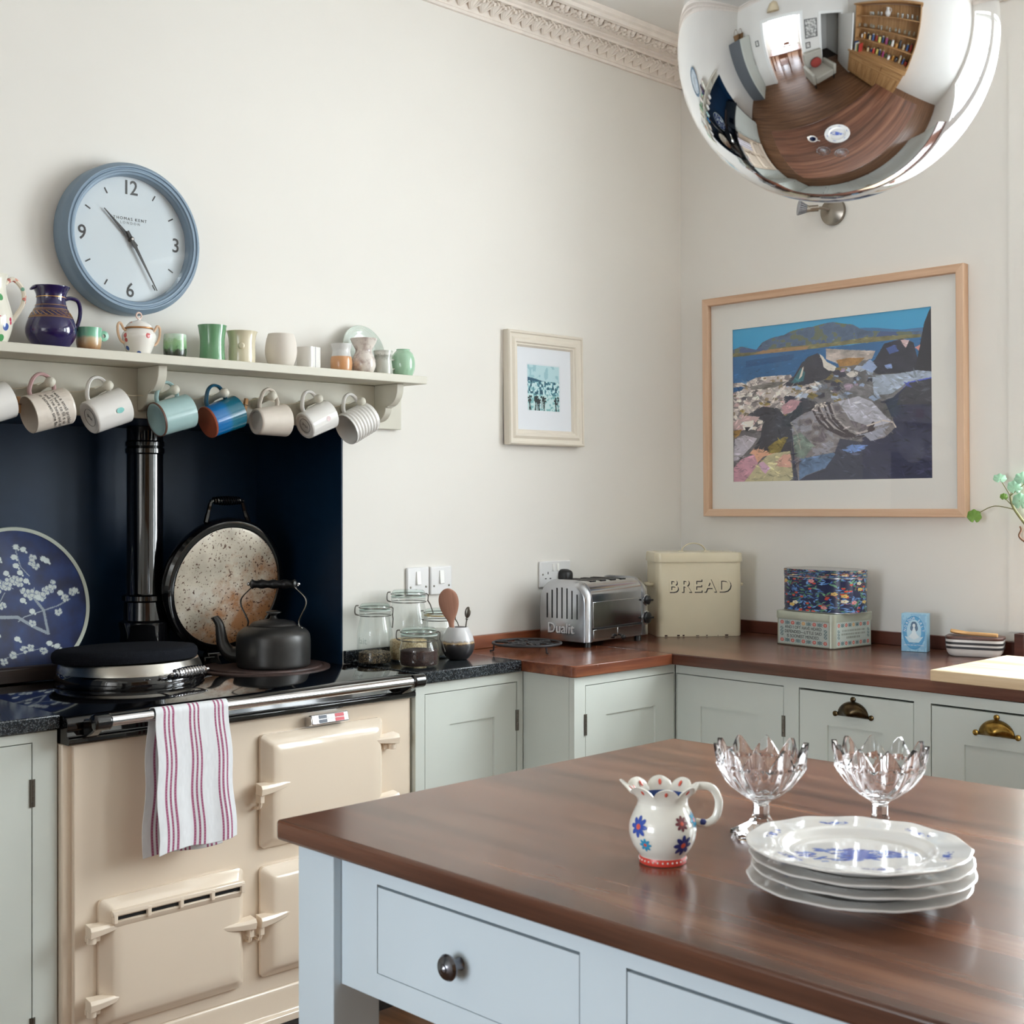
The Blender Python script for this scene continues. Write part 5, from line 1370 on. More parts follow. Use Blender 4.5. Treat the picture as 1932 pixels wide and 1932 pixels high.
text('embossed_name', 'Dualit', 0.046, plain('bright_cast_steel', (226, 228, 232), 0.35, metal=0.4), ec, T(-TL / 2 - 0.0016, 0.004, 0.056) @ RZ(-90) @ RX(90), 0.0014, 1.0, 0.95)
for k in range(4):
    x = -0.090 + k * 0.054
    g = G(); g.box(x - 0.014, x + 0.014, -0.062, 0.062, TH - 0.006, TH - 0.0022); obj('bread_slot', g, M_gap, bo, smooth=0)
    g = G(); g.box(x - 0.001, x + 0.001, -0.06, 0.06, TH - 0.0022, TH - 0.0014); obj('slot_wire', g, M_nickel, bo, smooth=0)
# front panels between the castings
g = G(); g.box(-TL / 2 + 0.034, TL / 2 - 0.046, -TD / 2 + 0.0005, -TD / 2 + 0.004, 0.062, 0.142); obj('front_panel', g, M_tchr, bo, bevel=0.001)
g = G(); g.box(-TL / 2 + 0.034, TL / 2 - 0.046, -TD / 2 - 0.002, -TD / 2 + 0.004, 0.056, 0.0605); obj('front_rail', g, M_blackmatt, bo)
for a, b in ((-TL / 2 + 0.035, -0.012), (-0.010, TL / 2 - 0.047)):
    g = G(); g.box(a, b, -TD / 2 - 0.001, -TD / 2 + 0.004, 0.026, 0.055); obj('crumb_tray_front', g, M_tchr, bo, bevel=0.001)
g = G(); g.tube([(-0.002, -TD / 2, 0.032), (-0.002, -TD / 2 - 0.016, 0.026)], 0.003, 8); g.ball((-0.002, -TD / 2 - 0.018, 0.024), 0.0085, 10, 7); obj('lever', g, M_blackmatt, t)
for z, r in ((0.132, 0.015), (0.074, 0.019)):
    g = G(); g.M = T(TL / 2 - 0.020, -TD / 2 + 0.001, z) @ RX(90)
    g.lathe([(r + 0.004, -0.004), (r + 0.004, 0.002), (r + 0.001, 0.003), (r + 0.001, -0.004)], 24); obj('knob_ring', g, M_chrome, cc)
    g = G(); g.M = T(TL / 2 - 0.020, -TD / 2 + 0.001, z) @ RX(90); g.lathe([(r, 0.0), (r, 0.010), (r - 0.003, 0.012), (0, 0.012)], 24); g.box(-r * 0.9, r * 0.9, -0.003, 0.003, 0.010, 0.020); obj('control_knob', g, M_blackmatt, cc)
for a in (-TL / 2 + 0.03, TL / 2 - 0.04):
    for b in (-TD / 2 + 0.02, TD / 2 - 0.02):
        g = G(); g.M = T(a, b, 0); g.lathe([(0, 0), (0.012, 0), (0.010, 0.019), (0, 0.019)], 14); obj('foot', g, M_blackmatt, t)
# plug of the toaster
t = thing('power_plug', 'black plug in the wall socket above the toaster', 'plug', (-0.642, -0.0105, 1.110))
g = G(); g.loft([[(a, y, b) for a, b in rrect(0.046 * s, 0.046 * s, 0.016 * s, 4)] for y, s in ((0, 1), (-0.010, 1), (-0.026, 0.82), (-0.030, 0.6))][::-1]); obj('plug_body', g, M_blackmatt, t)
g = G(); g.tube(spline([(0, -0.012, -0.022), (0.004, -0.02, -0.05), (0.02, -0.03, -0.12), (0.05, -0.03, -0.19)], 5), 0.003, 8); obj('cord', g, M_blackmatt, t)

# ------------------------------------------------------------------ bread bin (front looks to the viewer, across the corner)
BW, BD, BH = 0.296, 0.165, 0.284
M_bin = plain('cream_enamel_tin', (222, 212, 184), 0.24, coat=0.3, vary=0.02, vs=10)
t = thing('bread_bin', 'cream enamel bin lettered BREAD in the corner of the worktop', 'bread bin', (-0.2565 + 0.0495, -0.2795 + 0.0635, 0.9005), -38)
g = G(); o_ = rrect(BW, BD, 0.022, 6); g.loft([[(a * 0.99, b * 0.99, 0.0) for a, b in o_], [(a, b, 0.004) for a, b in o_], [(a, b, BH - 0.03) for a, b in o_]])
bb = obj('bin_body', g, M_bin, t, smooth=40)
g = G(); o2 = rrect(BW + 0.008, BD + 0.008, 0.026, 6); g.loft([[(a, b, BH - 0.033) for a, b in o2], [(a * 1.006, b * 1.006, BH - 0.030) for a, b in o2], [(a, b, BH - 0.008) for a, b in o2], [(a * 0.985, b * 0.985, BH - 0.002) for a, b in o2], [(a * 0.9, b * 0.9, BH) for a, b in o2]])
bl = obj('bin_lid', g, M_bin, t, smooth=50)
g = G(); g.tube([(0.042 * math.cos(a), 0, BH - 0.002 + 0.030 * math.sin(a)) for a in [PI * i / 20 for i in range(21)]], 0.006, 8, flat=0.35, up=(1, 0, 0))
g.box(-0.054, -0.036, -0.006, 0.006, BH - 0.001, BH + 0.002); g.box(0.036, 0.054, -0.006, 0.006, BH - 0.001, BH + 0.002); obj('lid_handle', g, M_bin, bl)
for s in (-1, 1):
    g = G(); g.tube(spline([(s * BW / 2, -0.030, 0.172), (s * (BW / 2 + 0.014), -0.028, 0.172), (s * (BW / 2 + 0.017), 0, 0.172), (s * (BW / 2 + 0.014), 0.028, 0.172), (s * BW / 2, 0.030, 0.172)], 4), 0.006, 8); obj('side_handle', g, M_bin, bb)
text('lettering_shadow', 'BREAD', 0.062, M_inkb, bb, T(0.0030, -BD / 2 - 0.0003, 0.1672) @ RX(90), 0.0001, 1.22, 1.0, bold=0.0012)
text('lettering', 'BREAD', 0.062, M_bin, bb, T(0.0, -BD / 2 - 0.0012, 0.170) @ RX(90), 0.0003, 1.22, 1.0, bold=0.0006)
g = G(); rnd = random.Random(5)
for k in range(7):
    x = -BW / 2 + 0.03 + k * 0.036 + rnd.uniform(-.01, .01); w = rnd.uniform(0.001, 0.006); g.box(x - w, x + w, -BD / 2 - 0.0006, -BD / 2 + 0.002, 0.0015, 0.0015 + rnd.uniform(.002, .005))
obj('rust_chips', g, plain('rust_chip', (60, 40, 32), 0.9), bb, smooth=0)

# ------------------------------------------------------------------ printed tins
LW, LD, LH = 0.228, 0.205, 0.108
low = thing('verse_tin', 'lower pale green tin printed with a verse and red flowers', 'tin', (-0.160, -0.702, 0.9005), -96)
M_tin = plain('pale_green_tin', (176, 180, 164), 0.3, metal=0.25, vary=0.06, vs=20)
g = G(); o_ = rrect(LW, LD, 0.018, 6); g.loft([[(a, b, 0.0) for a, b in o_], [(a, b, LH - 0.022) for a, b in o_]]); tb = obj('tin_body', g, M_tin, low)
g = G(); o2 = rrect(LW + 0.005, LD + 0.005, 0.020, 6); g.loft([[(a, b, LH - 0.024) for a, b in o2], [(a, b, LH - 0.002) for a, b in o2], [(a * 0.985, b * 0.985, LH) for a, b in o2], [(a * 0.94, b * 0.94, LH - 0.001) for a, b in o2]]); obj('tin_lid', g, M_tin, low)
g = G(); o3 = rrect(LW + 0.002, LD + 0.002, 0.019, 6); g.loft([[(a, b, 0.0) for a, b in o3], [(a, b, 0.003) for a, b in o3]]); obj('base_rim', g, plain('dark_tin_rim', (92, 84, 76), 0.5, metal=0.5), low)
def tin_canvas(w, h, txt):
    c = Canvas(w, h, (186, 196, 190)); asp = h / w
    n = 9
    for row, ry in ((0, 0.13), (1, 0.87)):
        for k in range(n):
            x = 0.07 + 0.86 * k / (n - 1)
            if k % 2 == 0:
                cc = (196, 104, 100) if not (row == 0 and k == 4) else (206, 170, 120)
                c.ell(x, ry, 0.036, 0.036 / asp, cc); c.ell(x, ry, 0.016, 0.016 / asp, (222, 190, 170)); c.ell(x, ry, 0.008, 0.008 / asp, cc)
            else:
                d = 0.052; e = 0.034 / asp
                for q in (0.5, 1.0):
                    c.line([(x - d * q, ry), (x, ry - e * q), (x + d * q, ry), (x, ry + e * q), (x - d * q, ry)], 0.008, (44, 92, 104), asp)
                c.line([(x - d, ry - e), (x + d, ry + e)], 0.007, (44, 92, 104), asp); c.line([(x - d, ry + e), (x + d, ry - e)], 0.007, (44, 92, 104), asp)
    for x in (0.065, 0.935):
        for ry in (0.37, 0.5, 0.63):
            e = 0.055; d = 0.03
            c.line([(x - d, ry), (x, ry - e), (x + d, ry), (x, ry + e), (x - d, ry)], 0.008, (44, 92, 104), asp); c.line([(x - d, ry - e), (x + d, ry + e)], 0.006, (44, 92, 104), asp)
    if txt:
        rr_ = random.Random(3)
        for q, (ry, a, b) in enumerate(((0.36, 0.17, 0.83), (0.5, 0.15, 0.85), (0.64, 0.3, 0.7))):
            x = a
            while x < b:
                wd = rr_.uniform(0.012, 0.03); c.rect(x, ry - 0.04, x + wd * 0.55, ry + 0.04, (96, 96, 84)); x += wd + 0.006
    return c
PZ0, PZ1 = 0.006, LH - 0.026
sheet('front_print', tin_canvas(330, 150, False), 230, 100, lambda u, v: ((u - 0.5) * (LW - 0.030), 0 * u - LD / 2 - 0.0004, PZ0 + v * (PZ1 - PZ0)), printed('tin_print', 0.3, 0.2), tb)
sheet('side_print', tin_canvas(330, 150, True), 200, 90, lambda u, v: (0 * u + LW / 2 + 0.0004, (u - 0.5) * (LD - 0.034), PZ0 + v * (PZ1 - PZ0)), printed('tin_print'), tb)
text('verse', 'AND I OFT HAVE HEARD\nDEFENDED—LITTLE SAID\nIS SOONEST MENDED.', 0.0138, M_inkb, tb, T(-0.001, -LD / 2 - 0.0008, (PZ0 + PZ1) / 2) @ RX(90), 0.0001, 1.0, 0.94, 1.0)
# upper oval tin with a dense flower pattern
up = thing('flowered_tin', 'upper oval tin covered with a dense flower and leaf pattern', 'tin', (-0.163, -0.708, 0.9005 + LH + 0.0008), -94)
UW, UD, UH = 0.262, 0.165, 0.134
cv = Canvas(900, 300, (30, 36, 74)); asp = 300 / 900
rnd = random.Random(9)
for k in range(760):
    x, y = rnd.random(), rnd.random(); a = rnd.uniform(0, PI); L = rnd.uniform(0.010, 0.024)
    cc = rnd.choice(((90, 142, 108), (108, 162, 124), (70, 112, 176), (116, 164, 220), (70, 120, 96), (98, 144, 206), (30, 36, 74)))
    ca, sa = math.cos(a), math.sin(a)
    cv.poly([(x - L * ca, y - L * sa / asp), (x - L * 0.3 * sa, y + L * 0.3 * ca / asp), (x + L * ca, y + L * sa / asp), (x + L * 0.3 * sa, y - L * 0.3 * ca / asp)], cc)
for k in range(22):     # arching stems
    x, y = rnd.random(), rnd.random(); r = rnd.uniform(0.02, 0.04); a0 = rnd.uniform(0, 6)
    cv.line([(x + r * math.cos(a0 + i * 0.35), y + r * math.sin(a0 + i * 0.35) / asp) for i in range(8)], 0.003, (176, 84, 62), asp)
for k in range(64):
    x, y = rnd.random(), rnd.random(); cv.ell(x, y, 0.009, 0.010 / asp, (206, 62, 52)); cv.ell(x, y - 0.007 / asp, 0.005, 0.003 / asp, (90, 140, 90))
for k in range(40):
    x, y = rnd.random(), rnd.random(); cc = rnd.choice(((226, 206, 150), (222, 150, 150), (232, 224, 196), (226, 190, 110)))
    for j in range(5): a = 2 * PI * j / 5; cv.ell(x + 0.009 * math.cos(a), y + 0.009 * math.sin(a) / asp, 0.008, 0.008 / asp, cc)
    cv.ell(x, y, 0.0035, 0.0035 / asp, (150, 120, 60))
def ovalxy(t_, s=1.0):
    e = 0.62
    c, q = np.cos(t_), np.sin(t_)
    return s * UW / 2 * np.sign(c) * np.abs(c) ** e, s * UD / 2 * np.sign(q) * np.abs(q) ** e
TT = np.linspace(-1.5 * PI, 0.5 * PI, 4001); _x, _y = ovalxy(TT); AL = np.concatenate([[0], np.cumsum(np.hypot(np.diff(_x), np.diff(_y)))]); AL /= AL[-1]
def wrap(z0, z1, s):
    def f(u, v):
        x, y = ovalxy(np.interp(u, AL, TT), s); return x, y, z0 + v * (z1 - z0)
    return f
sheet('tin_body', cv, 420, 110, wrap(0.0, UH - 0.024, 1.0), printed('tin_print'), up)
sheet('tin_lid', cv, 420, 26, wrap(UH - 0.0245, UH - 0.001, 1.012), printed('tin_print'), up)
g = G(); pts = [ovalxy(2 * PI * i / 64, 1.012) for i in range(64)]
g.loft([[(a, b, UH - 0.001) for a, b in pts], [(a * 0.985, b * 0.985, UH) for a, b in pts], [(a * 0.95, b * 0.95, UH - 0.001) for a, b in pts]], False, True); obj('lid_top', g, plain('bare_tin', (190, 190, 190), 0.25, metal=0.9), up)
g = G(); pts = [ovalxy(2 * PI * i / 64, 1.008) for i in range(64)]
for z in (0.0, UH - 0.0265): g.loft([[(a, b, z) for a, b in pts], [(a, b, z + 0.002) for a, b in pts]], True, False)
obj('tin_rims', g, plain('bare_tin', (190, 190, 190)), up)

# ------------------------------------------------------------------ salt box
SW, SD, SH = 0.076, 0.046, 0.116
t = thing('salt_box', 'light blue salt carton with an oval emblem', 'carton', (-0.118, -0.998, 0.9005), -74)
M_salt = plain('pale_blue_card', (150, 196, 222), 0.35)
sb = obj('carton', G().box(-SW / 2, SW / 2, -SD / 2, SD / 2, 0, SH), M_salt, t, bevel=0.0008)
cv = Canvas(220, 330, (128, 182, 216)); asp = 330 / 220
nz = vnoise(220, 330, 7, 8); cv.put(nz > 0.55, (150, 200, 226))
cv.ell(0.5, 0.5, 0.44, 0.45, (52, 142, 196)); cv.ell(0.5, 0.5, 0.40, 0.42, (70, 156, 206)); cv.ell(0.5, 0.47, 0.29, 0.32, (176, 214, 232))
cv.ell(0.5, 0.30, 0.13, 0.10, (60, 96, 128)); cv.ell(0.42, 0.38, 0.07, 0.08, (60, 96, 128)); cv.ell(0.59, 0.38, 0.07, 0.08, (60, 96, 128)); cv.ell(0.5, 0.31, 0.055, 0.05, (226, 236, 240))
cv.poly([(0.47, 0.36), (0.53, 0.36), (0.60, 0.52), (0.78, 0.66), (0.5, 0.72), (0.22, 0.66), (0.40, 0.52)], (222, 236, 242)); cv.poly([(0.12, 0.60), (0.3, 0.62), (0.5, 0.69), (0.7, 0.62), (0.88, 0.60), (0.7, 0.76), (0.3, 0.76)], (196, 224, 238)); cv.line([(0.3, 0.77), (0.7, 0.77)], 0.03, (52, 130, 180), asp)
sheet('front_print', cv, 110, 165, lambda u, v: ((u - 0.5) * (SW - 0.002), 0 * u - SD / 2 - 0.0003, 0.001 + v * (SH - 0.002)), printed('card_print', 0.35), sb)
def arctext(body, rx, rz, a0, a1, size, mat, par, y, cz, flip=False):
    for i, ch in enumerate(body):
        if ch == ' ': continue
        a = math.radians(a0 + (a1 - a0) * i / (len(body) - 1))
        x, z = rx * math.cos(a), rz * math.sin(a)
        rot = math.degrees(math.atan2(rx * math.sin(a), rz * math.cos(a))) - 90 if not flip else math.degrees(math.atan2(rx * math.sin(a), rz * math.cos(a))) + 90
        text('letter', ch, size, mat, par, T(x, y, cz + z) @ RX(90) @ RZ(rot), 0.00005)
M_saltw = plain('white_print', (232, 240, 244), 0.5)
arctext('NORDUR SALT', 0.0268, 0.0428, 172, 8, 0.0110, M_saltw, sb, -SD / 2 - 0.0006, SH * 0.51)
text('letter', 'ARCTIC SEA SALT FLAKES', 0.0052, M_saltw, sb, T(0, -SD / 2 - 0.0006, 0.020) @ RX(90), 0.00005)

# ------------------------------------------------------------------ butter dish with wooden lid and spreader
t = thing('butter_dish', 'white butter dish with black stripes and a wooden lid', 'butter dish', (-0.098, -1.180, 0.9005), -72)
bw, bd = 0.164, 0.098
g = G(); lv = [(0.80, 0.0, 0.02), (0.88, 0.003, 0.024), (0.95, 0.012, 0.026), (0.985, 0.026, 0.026), (1.0, 0.050, 0.026)]
g.loft([[(a, b, z) for a, b in rrect(bw * s, bd * s, r, 6)] for s, z, r in lv] + [[(a, b, 0.050) for a, b in rrect(bw - 0.006, bd - 0.006, 0.024, 6)]])
bd_o = obj('dish_body', g, M_white, t, smooth=50)
for z0, z1, s in ((0.0225, 0.0295, 0.9875), (0.0355, 0.0425, 0.995)):
    g = G(); g.loft([[(a, b, z0) for a, b in rrect(bw * s + 0.0006, bd * s + 0.0006, 0.026, 6)], [(a, b, z1) for a, b in rrect(bw * (s + 0.002) + 0.0006, bd * (s + 0.002) + 0.0006, 0.026, 6)]], False, False); obj('stripe', g, M_inkb, bd_o)
g = G(); g.loft([[(a, b, 0.0505) for a, b in rrect(bw + 0.002, bd + 0.002, 0.027, 6)], [(a, b, 0.0585) for a, b in rrect(bw + 0.002, bd + 0.002, 0.027, 6)]]); obj('dish_lid', g, wood('walnut_lid', (70, 44, 38), (96, 62, 52), (116, 80, 68), 'X', 0.4), t, bevel=0.002)
t = thing('butter_spreader', 'small pale wooden spreader lying on the butter dish lid', 'spreader', (-0.118, -1.165, 0.9605), -86)
g = G()
sp_p = [(-0.050, 0.004), (-0.046, 0.011), (-0.030, 0.0155), (-0.012, 0.012), (0.004, 0.007), (0.04, 0.0055), (0.085, 0.006), (0.090, 0.003)]
g.loft([[(x, w_ * math.cos(a), 0.0062 + 0.0058 * math.sin(a) + max(0, (-x + 0.0)) * 0.10) for a in [2 * PI * i / 12 for i in range(12)]] for x, w_ in [(p.x, p.y * 1.25) for p in spline([(a, b, 0) for a, b in sp_p], 4)]])
obj('spreader', g, wood('pale_spreader_wood', (170, 122, 72), (206, 160, 106), (224, 184, 136), 'X', 0.6), t)

# ------------------------------------------------------------------ chopping board
t = thing('chopping_board', 'thick pale wooden chopping board at the right edge of the worktop', 'chopping board', (-0.688, -1.345, 0.9005), -90)
obj('board', G().box(0, 0.46, 0, 0.44, 0, 0.029), wood('pale_scrubbed_board', (176, 140, 100), (216, 190, 154), (238, 224, 200), 'X', 0.55, 0.7, 0.06), t, bevel=0.003)

# ------------------------------------------------------------------ geranium on the window sill
t = thing('potted_geranium', 'leggy green pot plant on the window sill at the right', 'plant', (0.055, -1.405, 1.0005))
g = G(); g.lathe([(0, 0), (0.042, 0), (0.054, 0.085), (0.060, 0.086), (0.060, 0.104), (0.053, 0.104), (0.05, 0.09), (0, 0.088)], 32); obj('plant_pot', g, M_terra, t)
M_stem = plain('green_brown_stem', (128, 126, 84), 0.7, vary=0.2, vs=80)
M_leaf = plain('fresh_green_leaf', (104, 140, 52), 0.5, vary=0.12, vs=40)
M_leafp = plain('pale_silvery_leaf', (150, 190, 160), 0.45, vary=0.12, vs=40)
stem = spline([(0, 0, 0.088), (-0.02, 0.03, 0.16), (-0.06, 0.07, 0.24), (-0.085, 0.110, 0.30), (-0.10, 0.135, 0.345), (-0.105, 0.140, 0.375)], 6)
g = G(); g.tube(stem, [0.006 - 0.003 * i / len(stem) for i in range(len(stem))], 8); obj('stem', g, M_stem, t)
g = G(); g.tube(spline([(-0.055, 0.065, 0.235), (-0.075, 0.100, 0.236), (-0.085, 0.122, 0.255), (-0.080, 0.118, 0.275), (-0.084, 0.12, 0.285)], 5), 0.0028, 6); obj('stem', g, plain('brown_twig', (120, 86, 62), 0.8), t)
def geranium_leaf(c, size, nrm, mat, pet):
    g = G(); n = 30; vs = [(0, 0, -0.1 * size)]
    for i in range(n):
        a = 2 * PI * i / n; r = size * (0.95 + 0.05 * math.cos(a * 7)) * (0.55 if abs(a - PI) < 0.16 else 1)
        vs.append((r * math.cos(a), r * math.sin(a), 0.07 * size * math.cos(a * 7) + 0.16 * size))
    q = Vector(nrm).to_track_quat('Z', 'X').to_matrix().to_4x4(); g.M = T(*c) @ q
    g.add(vs, [(0, 1 + i, 1 + (i + 1) % n) for i in range(n)])
    l = obj('leaf', g, mat, t, smooth=80, solid=0.0006)
    g = G(); g.tube(spline(pet, 5), 0.0014, 6); obj('petiole', g, M_stem, t)
# leaf positions are local to the pot
geranium_leaf((-0.105, 0.252, 0.313), 0.022, (-0.75, -0.5, 0.35), M_leaf, [(-0.098, 0.130, 0.335), (-0.10, 0.19, 0.345), (-0.105, 0.235, 0.325)])
geranium_leaf((-0.12, 0.165, 0.425), 0.020, (-0.6, -0.3, 0.7), M_leafp, [(-0.105, 0.14, 0.375), (-0.112, 0.152, 0.40), (-0.12, 0.163, 0.424)])
geranium_leaf((-0.11, 0.125, 0.400), 0.022, (-0.7, -0.5, 0.4), M_leafp, [(-0.105, 0.14, 0.375), (-0.108, 0.134, 0.39), (-0.11, 0.127, 0.399)])
geranium_leaf((-0.10, 0.105, 0.425), 0.024, (-0.7, -0.2, 0.6), M_leafp, [(-0.105, 0.14, 0.375), (-0.10, 0.12, 0.40), (-0.10, 0.108, 0.424)])
geranium_leaf((-0.10, 0.112, 0.360), 0.024, (-0.8, -0.5, 0.1), M_leafp, [(-0.10, 0.135, 0.345), (-0.10, 0.125, 0.36), (-0.10, 0.114, 0.36)])
geranium_leaf((-0.108, 0.158, 0.372), 0.012, (-0.7, -0.4, 0.5), M_leaf, [(-0.10, 0.135, 0.345), (-0.104, 0.15, 0.362), (-0.108, 0.157, 0.371)])
geranium_leaf((-0.10, 0.070, 0.43), 0.026, (-0.7, -0.2, 0.6), M_leafp, [(-0.105, 0.14, 0.375), (-0.10, 0.10, 0.41), (-0.10, 0.073, 0.429)])
# ------------------------------------------------------------------ big framed painting on the right wall (local x runs along world -Y)
pc = thing('framed_painting', 'large pale wood framed painting of rocks by a blue sea', 'picture', (-0.002, -0.618, 1.694), -90)
pc.rotation_euler = (0, math.radians(-0.5), math.radians(-90))
PW, PH = 0.990, 0.776
M_lime = wood('limed_oak_frame', (190, 150, 120), (214, 178, 148), (226, 196, 170), 'X', 0.55)
M_limeZ = wood('limed_oak_frame_upright', (190, 150, 120), (214, 178, 148), (226, 196, 170), 'Z', 0.55)
b_ = 0.026
PAINT_GAIN = 1.10
for nm, M_, pts in (('frame_rail', M_lime, [(-1, -1), (1, -1)]), ('frame_rail', M_lime, [(1, 1), (-1, 1)]), ('frame_stile', M_limeZ, [(1, -1), (1, 1)]), ('frame_stile', M_limeZ, [(-1, 1), (-1, -1)])):
    (ax, az), (bx, bz) = pts; rings = []
    for ins, y in ((0, 0), (0, -0.030), (0.002, -0.032), (b_ - 0.002, -0.032), (b_, -0.030), (b_, -0.012), (b_, 0)):
        rings.append([(ax * (PW / 2 - ins), y, az * (PH / 2 - ins)), (bx * (PW / 2 - ins), y, bz * (PH / 2 - ins))])
    g = G(); vs = [p for r in rings for p in r]; n = len(rings)
    g.add(vs, [(2 * i, 2 * i + 1, 2 * ((i + 1) % n) + 1, 2 * ((i + 1) % n)) for i in range(n)])
    obj(nm, g, M_, pc, smooth=20)
mw, mh = PW - 2 * b_, PH - 2 * b_
iw, ih, ix, iz = 0.755, 0.536, 0.0, 0.002     # picture opening
g = G()
for x0, x1, z0, z1 in ((-mw / 2, ix - iw / 2, -mh / 2, mh / 2), (ix + iw / 2, mw / 2, -mh / 2, mh / 2), (ix - iw / 2, ix + iw / 2, iz + ih / 2, mh / 2), (ix - iw / 2, ix + iw / 2, -mh / 2, iz - ih / 2)):
    g.box(x0, x1, -0.011, -0.008, z0, z1)
obj('mount', g, plain('white_mount_board', (238, 236, 230), 0.8), pc, smooth=0)
obj('backing', G().box(-mw / 2, mw / 2, -0.004, -0.002, -mh / 2, mh / 2), plain('backing_board', (150, 140, 120), 0.9), pc, smooth=0)
cw, chh = 900, 640
cv = Canvas(cw, chh, (66, 158, 202))
def Z(*p): return [((x - 360) / 1206.0, (y - (447 - 101 * (x - 360) / 1206.0)) / (928 + 101 * (x - 360) / 1206.0)) for x, y in p]
nA = vnoise(cw, chh, 9, 31, 4); nB = vnoise(cw, chh, 26, 32, 4); nC = vnoise(cw, chh, 60, 33, 3)
cv.a += (cv.Y[..., None] * np.array((-10, -14, -4)) * 2)
def shape(c, *p, tex=0.0, n=None):
    m = cv.poly(Z(*p), c)
    if tex:
        k = (nB if n is None else n)[m]; cv.a[m] *= (1 + tex * (k - 0.5) * 2)[:, None]
    return m
shape((104, 100, 104), (360, 830), (1000, 760), (1568, 700), (1568, 1380), (360, 1376), tex=0.3)
shape((70, 112, 158), (1165, 462), (1250, 465), (1400, 482), (1510, 472), (1568, 470), (1568, 545), (1165, 560))
m = shape((88, 106, 134), (360, 572), (420, 552), (480, 566), (520, 575), (560, 530), (620, 505), (700, 490), (740, 470), (800, 455), (880, 445), (940, 430), (1000, 420), (1060, 432), (1120, 440), (1165, 468), (1200, 480), (1350, 492), (1510, 495), (1510, 532), (1200, 552), (900, 577), (600, 602), (360, 617), tex=0.25)
cv.put(m & (nB > 0.56), (104, 112, 96)); cv.put(m & (nA > 0.6), (74, 90, 130))
shape((120, 116, 82), (360, 592), (500, 590), (700, 562), (1000, 545), (1200, 520), (1500, 512), (1500, 532), (1000, 567), (360, 617), tex=0.3)
shape((160, 128, 92), (500, 600), (560, 580), (700, 568), (860, 560), (840, 582), (600, 600))
shape((50, 102, 152), (360, 617), (900, 577), (1510, 532), (1568, 528), (1568, 640), (1300, 700), (800, 800), (360, 830), tex=0.10, n=nA)
shape((38, 84, 132), (450, 640), (760, 605), (760, 640), (450, 680), tex=0.05)
# pale shelf of rock on the left
m = shape((192, 182, 178), (360, 775), (460, 767), (520, 742), (600, 736), (742, 730), (760, 765), (1000, 792), (1090, 800), (1080, 905), (1000, 935), (700, 965), (480, 1010), (360, 1020), tex=0.12)
cv.put(m & (nB > 0.62), (136, 128, 128)); cv.put(m & (nC > 0.63), (222, 214, 208)); cv.put(m & (nB < 0.33), (150, 132, 108))
shape((120, 116, 112), (460, 800), (600, 775), (720, 770), (640, 805), (500, 815), tex=0.3); shape((48, 92, 140), (360, 800), (420, 795), (450, 805), (360, 832))
# middle ground of broken stones
rnd = random.Random(17)
pal = ((150, 168, 198), (64, 62, 76), (206, 200, 194), (112, 118, 132), (132, 116, 70), (176, 186, 204), (58, 60, 74), (150, 132, 150))
m = shape((110, 108, 112), (940, 720), (1040, 690), (1200, 650), (1300, 720), (1568, 740), (1568, 800), (1300, 900), (1100, 920), (940, 900), (700, 960), (680, 920), (800, 880), (900, 840), tex=0.3)
for k in range(120):
    x, y = rnd.uniform(700, 1330), rnd.uniform(690, 930)
    if y < 790 and x < 950 or (y > 820 and x > 1260): continue
    s = rnd.uniform(10, 34); n = rnd.randint(4, 6); a0 = rnd.random() * 6
    shape(rnd.choice(pal), *[(x + s * rnd.uniform(.7, 1.3) * math.cos(a0 + 2 * PI * i / n), y + s * 0.6 * rnd.uniform(.7, 1.3) * math.sin(a0 + 2 * PI * i / n)) for i in range(n)], tex=0.15)
for k in range(70):
    x, y = rnd.uniform(360, 700), rnd.uniform(830, 1060)
    s = rnd.uniform(8, 26); n = rnd.randint(4, 6); a0 = rnd.random() * 6
    shape(rnd.choice(((222, 214, 206), (206, 190, 186), (186, 160, 160), (120, 110, 90), (90, 88, 96), (228, 222, 212), (150, 132, 80))), *[(x + s * rnd.uniform(.7, 1.3) * math.cos(a0 + 2 * PI * i / n), y + s * 0.55 * rnd.uniform(.7, 1.3) * math.sin(a0 + 2 * PI * i / n)) for i in range(n)], tex=0.1)
shape((176, 166, 160), (960, 580), (1080, 590), (1250, 602), (1230, 650), (1050, 682), (960, 642), tex=0.35)
shape((156, 118, 70), (1020, 652), (1090, 640), (1190, 642), (1150, 682), (1040, 692), tex=0.3)
shape((60, 60, 72), (690, 795), (760, 742), (810, 662), (850, 626), (910, 605), (945, 640), (960, 690), (1000, 722), (960, 762), (850, 792), (740, 802), tex=0.12)
shape((66, 112, 122), (735, 790), (770, 745), (805, 690), (832, 720), (820, 770)); shape((220, 212, 200), (815, 690), (824, 684), (812, 740), (790, 762))
shape((216, 210, 202), (918, 608), (940, 625), (965, 660), (1020, 690), (1010, 716), (975, 712), (945, 690), (938, 650))
shape((50, 50, 64), (1200, 700), (1250, 650), (1300, 562), (1400, 535), (1462, 560), (1480, 640), (1505, 700), (1470, 742), (1260, 742), tex=0.2)
shape((70, 90, 150), (1310, 590), (1360, 570), (1380, 610), (1330, 625)); shape((206, 180, 182), (1390, 540), (1440, 546), (1420, 592), (1405, 570))
shape((150, 170, 206), (1165, 700), (1220, 650), (1260, 700), (1230, 735)); shape((130, 150, 196), (1300, 690), (1340, 682), (1345, 710), (1310, 712))
shape((46, 44, 54), (1568, 335), (1545, 380), (1520, 450), (1500, 560), (1470, 725), (1568, 745)); shape((206, 146, 140), (1470, 590), (1500, 575), (1490, 610))
